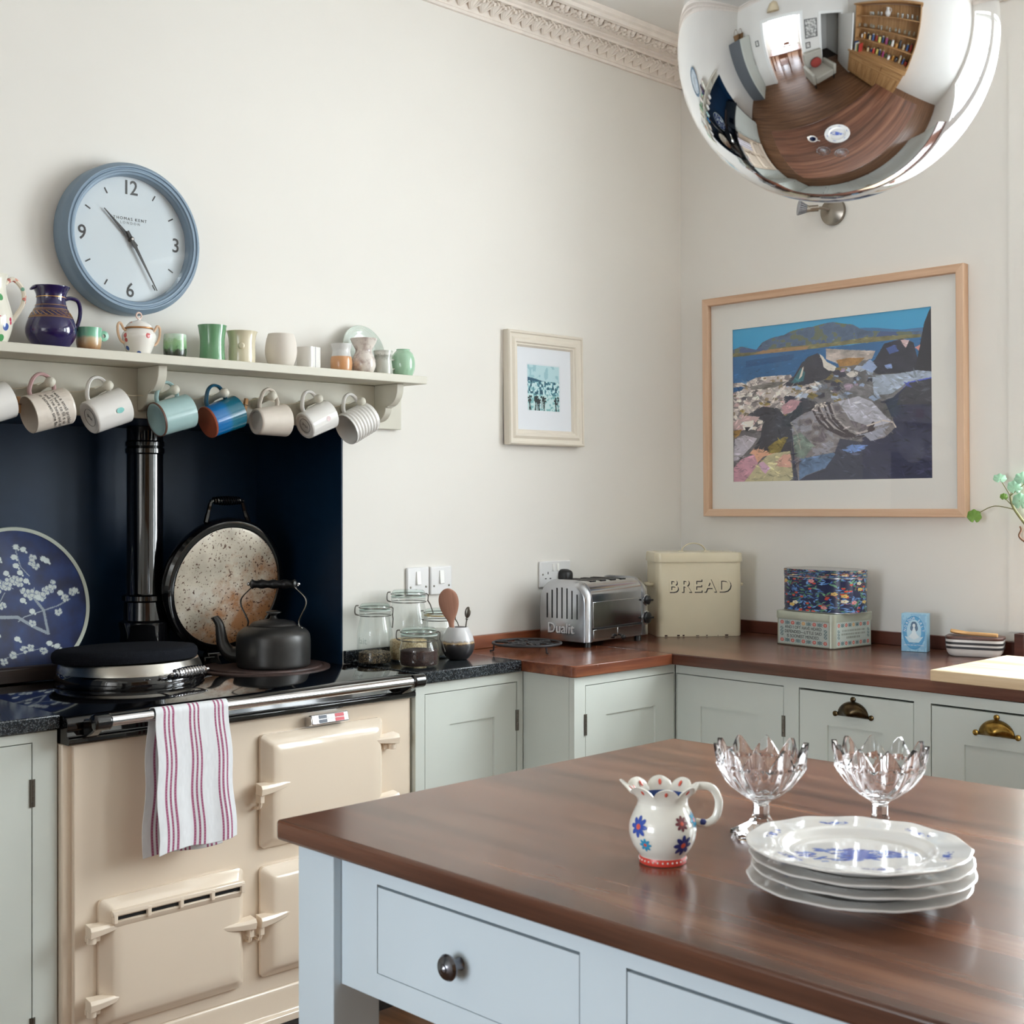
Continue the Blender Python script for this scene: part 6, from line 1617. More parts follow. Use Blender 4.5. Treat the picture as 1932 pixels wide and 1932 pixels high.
m = shape((158, 170, 188), (1230, 752), (1380, 742), (1480, 728), (1568, 738), (1568, 772), (1420, 800), (1340, 862), (1240, 872), tex=0.2); shape((80, 92, 196), (1568, 768), (1430, 795), (1350, 900), (1345, 915), (1420, 812), (1568, 785))
# dark shadow masses
m = shape((64, 64, 74), (470, 960), (560, 918), (660, 930), (700, 980), (745, 960), (820, 880), (905, 900), (860, 960), (790, 1040), (745, 1100), (742, 1205), (560, 1205), (500, 1172), (545, 1100), (560, 1005), tex=0.1, n=nA)
shape((60, 63, 82), (742, 1100), (1010, 1190), (1040, 1120), (1180, 1150), (1175, 1376), (756, 1376)); shape((50, 52, 78), (1172, 1120), (1360, 1060), (1300, 900), (1350, 880), (1440, 800), (1568, 775), (1568, 1380), (1172, 1376), tex=0.08, n=nA)  # tone step between the two: recess reflection in the glass put into the colour
shape((60, 60, 70), (1380, 870), (1440, 800), (1568, 780), (1568, 930), (1370, 930), tex=0.1)
# pink and sandy rocks, bottom left
shape((194, 168, 168), (360, 1010), (450, 972), (540, 980), (500, 1030), (420, 1062), (360, 1052), tex=0.1); shape((190, 148, 156), (672, 930), (740, 880), (802, 890), (770, 940), (700, 972), tex=0.1)
shape((150, 116, 60), (360, 1062), (420, 1055), (400, 1095), (362, 1100)); shape((178, 172, 182), (372, 1112), (440, 1090), (522, 1110), (484, 1160), (392, 1242), (360, 1245), tex=0.12); shape((226, 222, 214), (420, 1010), (500, 1000), (490, 1055), (430, 1060)); shape((40, 40, 48), (440, 1040), (480, 1040), (470, 1062), (445, 1062))
shape((190, 182, 146), (430, 1376), (520, 1272), (600, 1205), (735, 1190), (742, 1260), (756, 1376), tex=0.1); shape((214, 164, 136), (470, 1200), (500, 1172), (560, 1180), (640, 1200), (560, 1222), (520, 1262), (500, 1210), tex=0.08)
shape((194, 146, 162), (360, 1290), (420, 1232), (500, 1206), (526, 1262), (480, 1322), (430, 1372), (360, 1376), tex=0.12); shape((206, 168, 190), (532, 1258), (560, 1250), (604, 1290), (574, 1326), (545, 1300)); shape((212, 166, 150), (638, 1258), (690, 1210), (738, 1208), (742, 1290), (664, 1284), tex=0.06)
shape((134, 118, 62), (590, 1165), (640, 1130), (700, 1104), (722, 1108), (690, 1160), (672, 1195), (600, 1205), tex=0.3)
# the big draped rock
R0 = ((740, 1015), (830, 962), (960, 930), (1040, 892), (1150, 870), (1220, 900), (1280, 970), (1350, 1030), (1362, 1060), (1300, 1122), (1220, 1142), (1180, 1102), (1100, 1132), (1040, 1122), (1010, 1202), (950, 1300), (830, 1342), (785, 1372), (762, 1250), (750, 1100))
m = shape((130, 124, 126), *R0, tex=0.25)
cv.put(m & (nB > 0.6), (150, 148, 160)); cv.put(m & (nB < 0.36), (104, 96, 104))
shape((182, 182, 194), (1030, 900), (1150, 872), (1228, 905), (1300, 990), (1345, 1030), (1230, 1060), (1100, 1010), tex=0.14)
shape((92, 116, 150), (790, 1240), (1000, 1205), (1012, 1215), (950, 1298), (830, 1340), (790, 1368), tex=0.3); shape((118, 132, 124), (752, 1100), (800, 1080), (880, 1160), (820, 1240), (764, 1220), tex=0.3)
for off, wdt in ((0, 0.010), (34, 0.014), (70, 0.008), (98, 0.016)):
    cv.line(Z((880 + off, 950 - off * .3), (905 + off, 1000), (960 + off, 1060), (1060 + off * .7, 1108), (1160 + off * .4, 1110 - off * .2), (1235, 1085 - off * .5)), wdt, (66, 58, 64), 0.71)
    cv.line(Z((890 + off, 946 - off * .3), (918 + off, 996), (972 + off, 1054), (1066 + off * .7, 1096), (1160 + off * .4, 1100 - off * .2)), wdt * 0.5, (176, 168, 170), 0.71)
shape((158, 160, 176), (1120, 1112), (1240, 1080), (1330, 1050), (1250, 1130), (1222, 1140), (1180, 1102)); shape((110, 140, 196), (1045, 1190), (1110, 1160), (1205, 1165), (1180, 1190), (1110, 1212))
cv.line(Z((1362, 1062), (1345, 1032), (1290, 1020), (1200, 1050)), 0.006, (206, 196, 190), 0.71); cv.line(Z((740, 1020), (780, 1090), (800, 1180)), 0.006, (160, 158, 150), 0.71)
for k in range(1700):      # brush strokes
    x, y = rnd.random(), rnd.uniform(0.12, 0.99)
    c0 = cv.a[min(chh - 1, int(y * chh)), min(cw - 1, int(x * cw))].copy()
    L = rnd.uniform(0.006, 0.026) * (0.5 if y < 0.34 else 1.0); hgt = L * rnd.uniform(0.12, 0.32); an = rnd.gauss(0.25 if x > 0.4 else -0.1, 0.5)
    if y < 0.34: an *= 0.3
    f = rnd.choice((0.72, 0.82, 0.9, 1.12, 1.25)); ca, sa = math.cos(an), math.sin(an)
    cv.poly([(x - L * ca, y - L * sa * 1.4), (x - hgt * sa, y + hgt * ca * 1.4), (x + L * ca, y + L * sa * 1.4), (x + hgt * 0.7 * sa, y - hgt * 0.7 * ca * 1.4)], np.clip(c0 * f + rnd.choice((0, 0, 6)), 0, 255), 0.75)
cv.a = np.clip(cv.a * PAINT_GAIN, 0, 255)
sheet('painting', cv, 600, 430, lambda u, v: (ix + (u - 0.5) * (iw + 0.006), 0 * u - 0.0065, iz + (v - 0.5) * (ih + 0.006)), printed('painted_picture', 0.5), pc)
g = G(); g.box(-mw / 2, mw / 2, -0.0165, -0.0150, -mh / 2, mh / 2); obj('picture_glass', g, glass('picture_glass', (1.0, 1.0, 1.0), refl=0.022), pc, smooth=0)

# ------------------------------------------------------------------ brushed steel spot light on the right wall
t = thing('spot_light', 'brushed steel wall spot light below the mirror globe', 'spot light', (-0.001, -0.640, 2.318), -90)
M_bst = plain('brushed_nickel', (150, 142, 132), 0.3, metal=1.0)
g = G(); g.M = RX(90); g.lathe([(0, 0), (0.045, 0), (0.046, 0.006), (0.044, 0.012), (0.030, 0.018), (0.006, 0.024), (0, 0.024)], 40); obj('wall_plate', g, M_bst, t)
g = G(); g.tube([(-0.004, -0.022, 0.004), (-0.022, -0.040, 0.010), (-0.040, -0.058, 0.010)], 0.005, 8); g.tube([(-0.030, -0.048, 0.010), (-0.052, -0.068, 0.008)], 0.011, 14); obj('arm', g, M_bst, t)
g = G(); g.M = T(-0.058, -0.074, 0.008) @ Vector((-0.62, -0.60, 0.10)).to_track_quat('Z', 'Y').to_matrix().to_4x4()
g.lathe([(0, -0.012), (0.010, -0.012), (0.012, -0.006), (0.014, 0.0)], 20)
for k in range(16): g.M = g.M; a = 2 * PI * k / 16
bulb = obj('lamp_holder', g, M_bst, t)
Q = T(-0.058, -0.074, 0.008) @ Vector((-0.62, -0.60, 0.10)).to_track_quat('Z', 'Y').to_matrix().to_4x4()
g = G()
for k in range(18):
    g.M = Q @ RZ(20 * k); g.loft([[(0.010, -0.0012, 0.0), (0.014, -0.0012, 0.0), (0.014, 0.0012, 0.0), (0.010, 0.0012, 0.0)], [(0.018, -0.0016, 0.024), (0.0245, -0.0016, 0.024), (0.0245, 0.0016, 0.024), (0.018, 0.0016, 0.024)]])
g.M = Q; g.lathe([(0.0, 0.002), (0.012, 0.002), (0.020, 0.024), (0.0245, 0.024), (0.0245, 0.028), (0.0, 0.028)], 30)
obj('bulb', g, plain('grey_bulb_fins', (150, 152, 158), 0.4), t)

# ------------------------------------------------------------------ mirror globe pendant
LR = 0.2165
pd = thing('globe_pendant', 'large mirrored glass globe hanging above the island', 'pendant lamp', (-2.230, -2.015, 2.006))
g = G(); g.lathe([(0, -LR)] + [(LR * math.sin(PI * i / 60), -LR * math.cos(PI * i / 60)) for i in range(1, 58)] + [(0.035, LR * 0.985)], 120)
obj('globe', g, plain('silvered_glass', (232, 234, 238), 0.012, metal=1.0), pd, smooth=180)
g = G(); g.lathe([(0.0, LR * 0.98), (0.040, LR * 0.975), (0.040, LR + 0.02), (0.022, LR + 0.05), (0.008, LR + 0.065), (0, LR + 0.065)], 32); obj('cap', g, M_chrome, pd)
g = G(); g.tube([(0, 0, LR + 0.06), (0, 0, ZC - 2.006 - 0.02)], 0.003, 8); obj('flex', g, M_blackmatt, pd)
g = G(); g.lathe([(0, ZC - 2.006 - 0.03), (0.03, ZC - 2.006 - 0.028), (0.05, ZC - 2.006 - 0.012), (0.052, ZC - 2.006 - 0.0005), (0, ZC - 2.006 - 0.0005)], 32); obj('ceiling_rose', g, M_chrome, pd)

# ------------------------------------------------------------------ on the island: flower jug
jg = thing('flower_jug', 'small white jug with petal rim and blue and red flowers', 'jug', (-2.482, -1.914, 0.9005), -45)
jp = [(0.0285, 0.0), (0.0300, 0.002), (0.0300, 0.009), (0.0315, 0.012), (0.0385, 0.022), (0.0430, 0.034), (0.0440, 0.044), (0.0425, 0.054), (0.0375, 0.066), (0.0335, 0.074), (0.0325, 0.080)]
jps = sprof(jp, 3)
def jr(z):
    for (r0, z0), (r1, z1) in zip(jps, jps[1:]):
        if z0 <= z <= z1 and z1 > z0: return r0 + (r1 - r0) * (z - z0) / (z1 - z0)
    return 0.0325
g = G()
outer = jps + [(0.0345, 0.086), (0.0400, 0.092), (0.0450, 0.096)]
inner_ = [(0.0425, 0.0965), (0.0375, 0.0925), (0.0315, 0.086), (0.030, 0.080), (0.0345, 0.066), (0.040, 0.050), (0.038, 0.03), (0.0, 0.012)]
full = [(0.0, 0.0)] + outer + inner_
def rim(r, z, a, i):
    if z > 0.083:
        k = (z - 0.083) / 0.0135; w_ = abs(math.cos(a * 4)) ** 0.7
        sp = max(0.0, math.cos(a - PI)) ** 8
        return r * (1 + 0.10 * k * (w_ - 0.5)) + sp * 0.010 * k, z + 0.011 * k * (w_ - 0.35) + sp * 0.004 * k
    return r, z
g.lathe(full, 96, rfun=rim)
M_jug = plain('jug_white_glaze', (230, 228, 218), 0.12, coat=0.5)
jb = obj('jug_body', g, M_jug, jg, smooth=60)
g = G(); g.lathe([(0.0302, 0.0005), (0.0306, 0.0015), (0.0306, 0.0085), (0.0302, 0.0095)], 48); obj('foot_band', g, plain('red_band', (206, 70, 58), 0.3), jb)
g = G()
for k in range(30): a = 2 * PI * k / 30; g.ball((0.0306 * math.cos(a), 0.0306 * math.sin(a), 0.0055), 0.0013, 6, 4)
obj('band_dots', g, M_jug, jb)
g = G(); g.tube(spline([(0.036, 0, 0.094), (0.048, 0, 0.099), (0.064, 0, 0.096), (0.073, 0, 0.080), (0.070, 0, 0.060), (0.058, 0, 0.050), (0.043, 0, 0.052)], 6), 0.0041, 10, flat=1.25); obj('handle', g, M_jug, jg)
g = G(); g.ball((0.052, 0, 0.0515), 0.0055, 10, 6, (1.2, 1.0, 0.8)); obj('handle_bead', g, plain('dark_blue_glaze', (40, 54, 120), 0.2), jg)
def on_jug(az, z, off=0.0006):
    r = jr(z) + off; return (r * math.cos(az), r * math.sin(az), z)
def spot(az, z, rx, rz, mat, name='petal', rot=0.0):
    n = 12; vs = []
    r0 = jr(z)
    for i in range(n):
        a = 2 * PI * i / n; p, q = rx * math.cos(a), rz * math.sin(a)
        p, q = p * math.cos(rot) - q * math.sin(rot), p * math.sin(rot) + q * math.cos(rot)
        vs.append(on_jug(az + p / r0, z + q))
    vs.append(on_jug(az, z, 0.0008))
    return vs, [(i, (i + 1) % n, n) for i in range(n)]
JB = plain('jug_blue', (58, 84, 168), 0.25); JT = plain('jug_turquoise', (60, 150, 190), 0.25); JR_ = plain('jug_red', (214, 92, 74), 0.25); JM = plain('jug_maroon', (110, 52, 60), 0.25); JN = plain('jug_navy', (44, 52, 116), 0.25)
def flower_on_jug(az, z, R, cp, cc, n=8):
    az = math.radians(az); g = G(); r0 = jr(z)
    for k in range(n):
        a = 2 * PI * k / n; v, f_ = spot(az + 0.62 * R * math.cos(a) / r0, z + 0.62 * R * math.sin(a), R * 0.42, R * 0.22, cp, rot=a); g.add(v, f_)
    p = obj('flower', g, cp, jb, smooth=0)
    g = G(); v, f_ = spot(az, z, R * 0.27, R * 0.27, cc); g.add([tuple(Vector(q) * 1.002) for q in v], f_); obj('flower_centre', g, cc, jb, smooth=0)
for az, z, R, a, b in ((-142, 0.052, 0.0135, JB, JR_), (-60, 0.058, 0.0095, JM, JR_), (-128, 0.030, 0.0085, JT, JR_), (-58, 0.030, 0.0135, JN, JR_), (-22, 0.058, 0.0105, JT, JR_), (30, 0.045, 0.0125, JB, JR_), (90, 0.05, 0.0125, JM, JR_), (150, 0.04, 0.0125, JN, JR_), (-5, 0.035, 0.006, JR_, JM)): flower_on_jug(az, z, R, a, b)
g = G()
for k in range(8):
    a = PI * k / 4
    for s_, r_, z_ in ((1, 0.0405, 0.0965), (-1, 0.0375, 0.0975)):
        g.M = RZ(math.degrees(a)) @ T(r_ if s_ > 0 else r_ - 0.001, 0, z_ - 0.001) @ RY(-48 if s_ > 0 else -48); g.ball((0, 0, 0), 0.003, 8, 5, (1.6, 0.75, 0.35))
obj('rim_marks', g, JR_, jb)
g = G(); g.lathe([(0.0312, 0.0868), (0.0297, 0.0805), (0.0308, 0.074), (0.0342, 0.066), (0.0397, 0.050), (0.0377, 0.03), (0, 0.0125)], 40); obj('jug_inside', g, plain('jug_inside_blue', (52, 84, 150), 0.2, coat=0.4), jb)

# ------------------------------------------------------------------ cut glass coupes
M_crystal = glass('crystal', (0.985, 0.985, 1.0), thin=False)
def coupe(label, x, y, rz):
    t = thing('glass_coupe', label, 'glass bowl', (x, y, 0.9005), rz, 'cut glass coupes on the island')
    op = sprof([(0.010, 0.044), (0.013, 0.050), (0.026, 0.060), (0.042, 0.074), (0.055, 0.094), (0.061, 0.112), (0.063, 0.124)], 5)
    ip = [(0.060, 0.1245), (0.0575, 0.112), (0.051, 0.096), (0.038, 0.078), (0.024, 0.067), (0.010, 0.062), (0.0, 0.061)]
    NP = 10
    def cut(r, z, a, i):
        ph = abs(((a * NP / (2 * PI)) % 1.0) - 0.5) * 2     # 0 at petal middle, 1 between petals
        h = max(0.0, (z - 0.070) / 0.054)
        outside = i < len(op)
        zz = z - (0.019 * h ** 2) * ph ** 1.3 + 0.007 * h ** 2 * (1 - ph)
        k = min(1.0, max(0.0, (z - 0.046) / 0.012))
        rr = r * (1 + (0.045 * (1 - ph * ph * 1.6) * k if outside else -0.03 * ph * k))
        # second row of overlapping facets lower on the outside
        ph2 = abs(((a * NP / (2 * PI) + 0.5) % 1.0) - 0.5) * 2
        if outside:
            tip = 0.098 + 0.012 * (1 - ph2)
            if z < tip: rr += 0.0035 * k * (1 - 0.5 * ph2)
            rr *= 1 + 0.022 * k * math.cos(a * NP * 2)
        return rr, zz
    g = G(); g.lathe([(0.0001, 0.044)] + op + ip[:-1] + [(0.0001, 0.061)], 192, rfun=lambda r, z, a, i: cut(r, z, a, i - 1))
    obj('bowl', g, M_crystal, t, smooth=30)
    g = G()
    def oct_(r): return [(r / math.cos(((a + PI / 8) % (PI / 4)) - PI / 8) * math.cos(a), r / math.cos(((a + PI / 8) % (PI / 4)) - PI / 8) * math.sin(a)) for a in [2 * PI * i / 32 for i in range(32)]]
    g.loft([[(p, q, z) for p, q in oct_(r)] for r, z in ((0.038, 0.0), (0.040, 0.003), (0.039, 0.008), (0.030, 0.012), (0.016, 0.020), (0.0105, 0.030), (0.0105, 0.0435))])
    obj('stem_and_foot', g, M_crystal, t, smooth=25)
    return t
coupe('cut glass coupe just behind the flower jug', -2.283, -1.930, 10)
coupe('cut glass coupe behind the stack of plates', -2.166, -2.048, 22)

# ------------------------------------------------------------------ stack of four plates
PR = 0.131
plp = [(0.066, 0.0), (0.071, 0.0), (0.072, 0.003), (0.078, 0.006), (0.086, 0.0135), (0.092, 0.0155), (PR, 0.0190), (PR + 0.0005, 0.0203), (PR - 0.001, 0.0212)]
plt_ = [(PR - 0.002, 0.0212), (0.118, 0.0197), (0.093, 0.0178), (0.088, 0.0160), (0.081, 0.0090), (0.074, 0.0072), (0.0, 0.0070)]
def wavy(r, z, a, i):
    k = max(0.0, (r - 0.085) / 0.046); return r * (1 + 0.005 * k * math.cos(a * 12) + 0.002 * k * math.cos(a * 24)), z + 0.0007 * k * math.cos(a * 12)
M_plate = plain('cream_white_porcelain', (226, 224, 220), 0.1, coat=0.6)
px_, py_ = -2.425, -2.166
labs = ('bottom plate of the blue and white stack on the island', 'second plate from the bottom of the blue and white stack', 'third plate from the bottom of the blue and white stack', 'top plate of the stack with blue flower sprays')
for k in range(4):
    t = thing('dinner_plate', labs[k], 'plate', (px_ + (0.0, 0.004, 0.002, 0.0)[k], py_ + (-0.001, -0.004, -0.003, 0.0)[k], 0.9005 + k * 0.0135), (5, 14, 9, 0)[k], 'stacked plates on the island')
    g = G(); g.lathe([(0, 0.003), (0.06, 0.003)] + plp + (plt_ if k < 3 else [(PR - 0.002, 0.0212)]), 144, rfun=wavy)
    pb = obj('plate_body', g, M_plate, t, smooth=60)
    if k == 3:
        cv = Canvas(700, 700, (226, 224, 220)); rnd = random.Random(23)
        def spray(cx, cy, s, ang):
            for j in range(26):
                d = rnd.uniform(-1, 1); e = rnd.uniform(-.35, .35) * (1 - abs(d) * .6)
                x = cx + s * (d * math.cos(ang) - e * math.sin(ang)); y = cy + s * (d * math.sin(ang) + e * math.cos(ang))
                cc = rnd.choice(((92, 116, 190), (70, 92, 176), (128, 150, 206), (60, 76, 160)))
                cv.ell(x, y, s * rnd.uniform(.08, .17), s * rnd.uniform(.03, .07), cc, 0.85, ang + rnd.uniform(-.9, .9))
            for j in range(5): a = 2 * PI * j / 5; cv.ell(cx + s * .16 * math.cos(a), cy + s * .16 * math.sin(a), s * .15, s * .11, (84, 106, 186), 0.9, a)
        spray(0.5, 0.5, 0.27, 0.76); spray(0.46, 0.53, 0.2, 0.5); spray(0.52, 0.5, 0.22, 1.0)
        for q in range(6):
            a = 2 * PI * q / 6 - 0.80; spray(0.5 + 0.405 * math.cos(a), 0.5 + 0.405 * math.sin(a), 0.078, a + PI / 2)
        rs_ = np.linspace(0, 1, 81); tp_ = plt_[::-1]
        def platef(u, v):
            a = u * 2 * PI; r = v * (PR - 0.002)
            z = np.interp(r, [p[0] for p in tp_], [p[1] for p in tp_])
            kk = np.clip((r - 0.085) / 0.046, 0, None); rr = r * (1 + 0.005 * kk * np.cos(a * 12) + 0.002 * kk * np.cos(a * 24)); z = z + 0.0007 * kk * np.cos(a * 12)
            return rr * np.cos(a), rr * np.sin(a), z
        UU, VV = np.meshgrid(np.linspace(0, 1, 289), np.linspace(0, 1, 101)); a = UU.ravel() * 2 * PI; r = VV.ravel()
        sheet('plate_face', linarr(cv.sample(0.5 + 0.5 * r * np.cos(a), 0.5 + 0.5 * r * np.sin(a))), 288, 100, platef, printed('porcelain_print', 0.1, 0.6), t)
# ------------------------------------------------------------------ the rest of the room, seen only in the mirror globe
M_pine = wood('honey_pine', (140, 100, 60), (186, 142, 94), (206, 166, 118), 'Z', 0.5)
M_pineX = wood('honey_pine_long', (140, 100, 60), (186, 142, 94), (206, 166, 118), 'X', 0.5)
DX, DY = -3.25, -4.28
dr = thing('pine_dresser', 'tall pine dresser with open shelves mirrored in the globe', 'dresser', (DX, DY, 0), 180)
DW = 1.9
obj('base_body', G().box(-DW / 2, DW / 2, -0.50, 0, 0.08, 0.86), M_pineX, dr, bevel=0.004)
obj('dresser_top', G().box(-DW / 2 - 0.03, DW / 2 + 0.03, -0.54, 0.0, 0.861, 0.895), M_pineX, dr, bevel=0.004)
for k in range(3):
    x0 = -DW / 2 + 0.05 + k * 0.61
    d = obj('drawer', G().box(x0, x0 + 0.58, -0.515, -0.501, 0.66, 0.83), M_pineX, dr, bevel=0.004)
    g = G(); g.M = T(x0 + 0.29, -0.515, 0.745) @ RX(90); g.lathe([(0, 0), (0.014, 0), (0.012, 0.012), (0.02, 0.02), (0.012, 0.03), (0, 0.03)], 14); obj('knob', g, M_pineX, d)
    d = obj('door', shaker(G(), x0, x0 + 0.58, 0.12, 0.64, -0.52, th=0.018), M_pine, dr, smooth=0)
for s in (-1, 1): obj('side_panel', G().box(s * DW / 2 - 0.015, s * DW / 2 + 0.015, -0.28, 0, 0.896, 2.25), M_pine, dr)
for k in range(12): obj('back_board', G().box(-DW / 2 + 0.016 + k * 0.1557, -DW / 2 + 0.014 + (k + 1) * 0.1557, -0.014, 0, 0.896, 2.24), M_pine, dr, bevel=0.002)
SH = (1.22, 1.55, 1.90)
for z in SH: obj('shelf', G().box(-DW / 2 + 0.016, DW / 2 - 0.016, -0.26, -0.016, z, z + 0.022), M_pineX, dr)
g = G(); g.box(-DW / 2 - 0.05, DW / 2 + 0.05, -0.33, 0, 2.251, 2.30); obj('cornice', g, M_pineX, dr, bevel=0.01)
def onD(x, y, z): return (DX - x, DY - y, z)
M_drink = glass('drinking_glass', (0.93, 0.96, 0.96), refl=0.08)
g = G(); g.lathe([(0, 0.004), (0.026, 0.004), (0.028, 0.0), (0.030, 0.01), (0.034, 0.11), (0.032, 0.11), (0.028, 0.012), (0, 0.010)], 20)
proto = None
for row, z, n in ((0, SH[1], 14), (1, SH[2], 9)):
    for k in range(n):
        if proto is None: o = proto = obj('tumbler', g, M_drink)
        else: o = proto.copy(); COL.objects.link(o)
        xx = -0.86 + k * 0.13 + (0.0 if row else 0.02)
        if row and k > 4: xx += 0.32
        o.location = onD(xx, -0.12 - (k % 2) * 0.07, z + 0.0225)
        tag(o, 'clear tumbler on the dresser %s in the globe reflection' % ('top shelf' if row else 'middle shelf'), 'glass', 'tumblers on the dresser')
rnd = random.Random(2)
pal = ((176, 60, 50), (60, 90, 140), (210, 190, 150), (50, 50, 54), (200, 140, 60), (230, 228, 220), (70, 110, 80), (150, 60, 110), (40, 70, 110), (222, 210, 120))
NAMES = ('red', 'blue', 'beige', 'black', 'orange', 'white', 'green', 'purple', 'dark blue', 'yellow')
for z, n, y in ((SH[0] + 0.0225, 16, -0.14), (0.8955, 13, -0.16)):
    for k in range(n):
        x = -0.86 + k * 0.108 + rnd.uniform(-.01, .01); h = rnd.uniform(0.10, 0.2); r = rnd.uniform(0.028, 0.042); c = k % len(pal)
        t = thing('storage_jar', 'small %s jar %s in the globe reflection' % (NAMES[c], 'on the lowest dresser shelf' if z > 1 else 'on the dresser worktop'), 'jar', onD(x, y + rnd.uniform(-.03, .03), z), rnd.uniform(0, 90), 'jars on the dresser')
        g = G(); g.lathe([(0, 0), (r, 0), (r, h * 0.75), (r * 0.8, h * 0.85), (r * 0.8, h * 0.88), (0, h * 0.88)], 18); obj('jar_body', g, plain('jar_colour_%d' % c, pal[c], 0.35), t)
        g = G(); g.lathe([(r * 0.85, h * 0.88), (r * 0.86, h), (0, h)], 18); obj('jar_cap', g, plain('jar_cap_%d' % (k % 3), ((60, 60, 64), (190, 170, 120), (220, 220, 220))[k % 3], 0.4), t)
x = 0.58
for k in range(7):
    w_ = rnd.uniform(0.02, 0.04); h = rnd.uniform(0.2, 0.28)
    t = thing('cookery_book', 'upright %s cookery book on the dresser in the globe reflection' % NAMES[(k * 3) % len(pal)], 'book', onD(x + w_ / 2, -0.36, 0.8955), 180, 'books on the dresser')
    obj('cover', G().box(-w_ / 2, w_ / 2, -0.08, 0.08, 0, h), plain('book_%d' % k, pal[(k * 3) % len(pal)], 0.5), t); obj('pages', G().box(-w_ / 2 + 0.002, w_ / 2 - 0.002, 0.0801, 0.0815, 0.003, h - 0.003), M_white, t)
    x += w_ + 0.003
# tall white jug on the dresser
g = G(); g.lathe([(0, 0)] + sprof([(0.04, 0), (0.07, 0.05), (0.075, 0.1), (0.045, 0.17), (0.04, 0.2), (0.05, 0.23)], 4) + [(0.046, 0.23), (0.036, 0.2), (0, 0.19)], 28)
g.tube(spline([(0.04, 0, 0.21), (0.09, 0, 0.2), (0.1, 0, 0.14), (0.072, 0, 0.09)], 5), 0.008, 8)
tag(obj('dresser_jug', g, M_white, loc=onD(-0.05, -0.13, SH[2] + 0.0225)), 'tall white jug on the top dresser shelf in the globe reflection', 'jug')
# tall pale cupboard at the far end of the range wall, with baskets
t = thing('tall_cupboard', 'tall pale larder cupboard mirrored in the globe', 'cupboard', (CX + 0.05, -0.02, 0), 0)
obj('cupboard_body', G().box(0.0, 0.66, -0.60, 0, 0.0, 1.95), M_cab, t, bevel=0.003)
obj('cupboard_side', G().box(0.661, 0.675, -0.60, 0, 0.0, 1.95), plain('slate_side', (92, 96, 100), 0.5), t)
d = obj('cupboard_door', shaker(G(), 0.02, 0.64, 0.1, 1.9, -0.621), M_cab, t, smooth=0)
g = G(); g.tube([(0.08, -0.622, 1.0), (0.08, -0.645, 1.0), (0.08, -0.645, 1.2), (0.08, -0.622, 1.2)], 0.006, 8); obj('door_handle', g, M_nickel, d)
M_wick = two('brown_wicker', (92, 66, 42), (148, 112, 74), 90, 0.4, 0.6, 0.8, stretch=(1, 1, 3), bmp=0.8)
for k, (x, lab) in enumerate(((CX + 0.22, 'brown wicker basket on the cupboard nearer the dining room'), (CX + 0.52, 'brown wicker basket on the cupboard nearer the range'))):
    t = thing('wicker_basket', lab, 'basket', (x, -0.32, 1.9505))
    g = G(); g.lathe([(0, 0), (0.09, 0), (0.12, 0.14), (0.125, 0.15), (0.115, 0.15), (0.085, 0.01), (0, 0.01)], 28); obj('basket_body', g, M_wick, t)
    obj('basket_handle', G().tube(arc(0, 0.14, 0.115, 0, 180, 14, rz=0.16), 0.008, 8), M_wick, t)
# hall door standing open, architraves, pictures
do = bpy.data.objects.new('door_1', None); COL.objects.link(do); do.location = (CX + 0.04, -3.94, 0); do.rotation_euler = (0, 0, math.radians(8)); struct(do, 'white panelled door standing open')
g = shaker(G(), 0.0, 0.80, 0.01, 2.0, 0.0, st=0.11, top=0.13, bot=0.2, th=0.04); obj('door_leaf', g, M_whitewd, do, smooth=0)
g = G(); g.M = T(0.74, 0.0, 1.0) @ RX(90); g.lathe([(0.02, 0), (0.01, 0.02), (0.022, 0.04), (0.018, 0.055), (0, 0.058)], 18); obj('door_knob', g, M_brass, do)
for i, (a, b, h) in enumerate(DOORS):
    g = G(); g.box(CX, CX + 0.018, b, b + 0.09, 0, h + 0.09); g.box(CX, CX + 0.018, a - 0.09, a, 0, h + 0.09); g.box(CX, CX + 0.018, a, b, h, h + 0.09); struct(obj('trim_%d' % (5 + i), g, M_whitewd, bevel=0.003))
for y, z, W_, H_, lab, c in ((-2.80, 1.65, 0.42, 0.60, 'tall dark framed picture between the two doorways in the globe reflection', (120, 120, 116)), (-2.66, 1.12, 0.16, 0.2, 'tiny dark framed picture beside the hall door in the globe reflection', (170, 160, 150)), (-0.90, 1.6, 0.14, 0.18, 'tiny framed picture above the dining room side in the globe reflection', (190, 186, 176))):
    t = thing('small_picture', lab, 'picture', (CX + 0.001, y, z), 90)
    obj('picture_frame', frame_ring(G(), W_, H_, [(0, 0), (0, -0.02), (0.02, -0.02), (0.022, -0.008)]), M_inkb, t, smooth=20)
    obj('picture_sheet', G().box(-W_ / 2 + 0.02, W_ / 2 - 0.02, -0.008, -0.005, -H_ / 2 + 0.02, H_ / 2 - 0.02), two('reflected_print_%d' % c[0], c, (222, 220, 214), 14, 0.4, 0.6, 0.6), t, smooth=0)
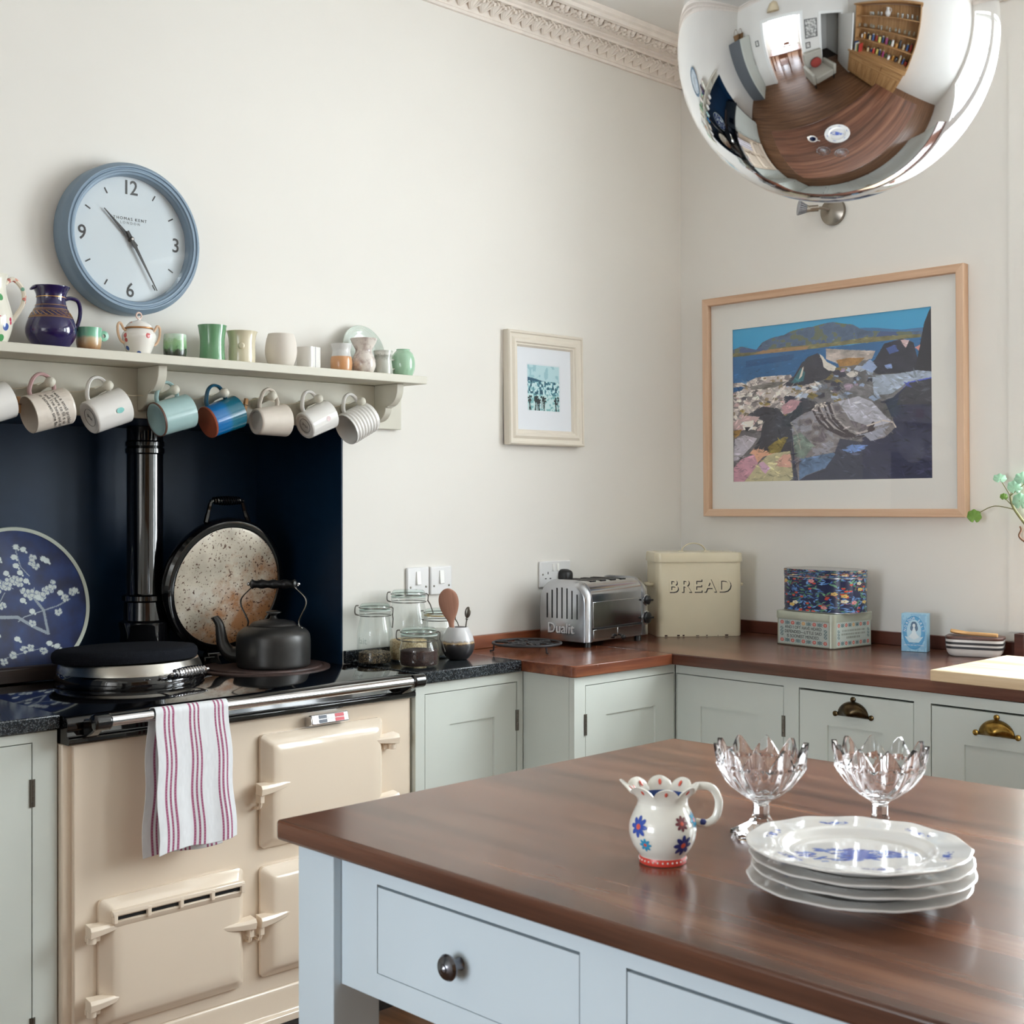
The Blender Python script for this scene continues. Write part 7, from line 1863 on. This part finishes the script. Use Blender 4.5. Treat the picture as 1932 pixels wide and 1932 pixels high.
# armchair with red cushion, cone lampshade, dining table and chairs beyond the opening
M_uph = plain('grey_cream_upholstery', (176, 172, 160), 0.9)
t = thing('armchair', 'pale upholstered armchair near the doorway in the globe reflection', 'armchair', (-4.45, -2.80, 0), 80)
obj('seat', G().box(-0.32, 0.32, -0.36, 0.28, 0.2, 0.44), M_uph, t, bevel=0.04, bseg=3); obj('backrest', G().box(-0.34, 0.34, 0.281, 0.42, 0.2, 0.95), M_uph, t, bevel=0.05, bseg=3)
for s in (-1, 1): obj('arm', G().box(min(s * 0.321, s * 0.43), max(s * 0.321, s * 0.43), -0.36, 0.28, 0.2, 0.6), M_uph, t, bevel=0.04, bseg=3)
for a in (-0.36, 0.36):
    for b in (-0.3, 0.34): obj('leg', G().box(a - 0.02, a + 0.02, b - 0.02, b + 0.02, 0, 0.199), M_blackmatt, t)
g = G(); g.ball((0, 0, 0), 0.2, 18, 10, (1, 0.36, 0.8)); tag(obj('red_cushion', g, plain('red_cushion_cloth', (150, 60, 52), 0.9), loc=(-4.60, -2.78, 0.605), rot=(math.radians(-10), 0, math.radians(80))), 'red cushion on the armchair in the globe reflection', 'cushion')
t = thing('cone_pendant', 'beige fabric pendant shade further back in the globe reflection', 'pendant lamp', (-4.35, -1.7, 2.3))
g = G(); g.lathe([(0.16, 0.0), (0.155, 0.06), (0.10, 0.20), (0.04, 0.24), (0.038, 0.24), (0.097, 0.198), (0.152, 0.058), (0.157, 0.0)], 32); obj('shade', g, plain('beige_shade', (206, 190, 160), 0.8), t)
g = G(); g.tube([(0, 0, 0.2), (0, 0, ZC - 2.3 - 0.0005)], 0.003, 6); g.tube([(-0.04, 0, 0.238), (0.04, 0, 0.238)], 0.003, 6); obj('flex', g, M_blackmatt, t)
M_dine = wood('dark_dining_wood', (70, 40, 26), (112, 68, 44), (140, 92, 62), 'Y', 0.35)
t = thing('dining_table', 'brown dining table beyond the opening in the globe reflection', 'table', (-6.35, -1.75, 0))
obj('table_top', G().box(-0.45, 0.45, -0.8, 0.8, 0.72, 0.75), M_dine, t, bevel=0.006)
for a in (-0.38, 0.38):
    for b in (-0.72, 0.72): obj('leg', G().box(a - 0.03, a + 0.03, b - 0.03, b + 0.03, 0, 0.719), M_dine, t)
def chair(label, x, y, rz):
    t = thing('dining_chair', label, 'chair', (x, y, 0), rz, 'dining chairs')
    obj('seat', G().box(-0.21, 0.21, -0.21, 0.21, 0.43, 0.46), M_dine, t, bevel=0.006)
    for a in (-0.18, 0.18):
        obj('leg', G().box(a - 0.018, a + 0.018, -0.2, -0.164, 0, 0.429), M_dine, t); obj('leg', G().box(a - 0.018, a + 0.018, 0.174, 0.21, 0, 0.429), M_dine, t)
        obj('back_post', G().box(a - 0.018, a + 0.018, 0.174, 0.208, 0.461, 0.9), M_dine, t)
    obj('back_rail', G().box(-0.161, 0.161, 0.18, 0.2, 0.72, 0.9), M_dine, t, bevel=0.004)
chair('brown wooden chair on the kitchen side of the dining table in the globe reflection', -5.62, -1.7, -90)
chair('brown wooden chair on the far side of the dining table in the globe reflection', -7.08, -1.85, 90)
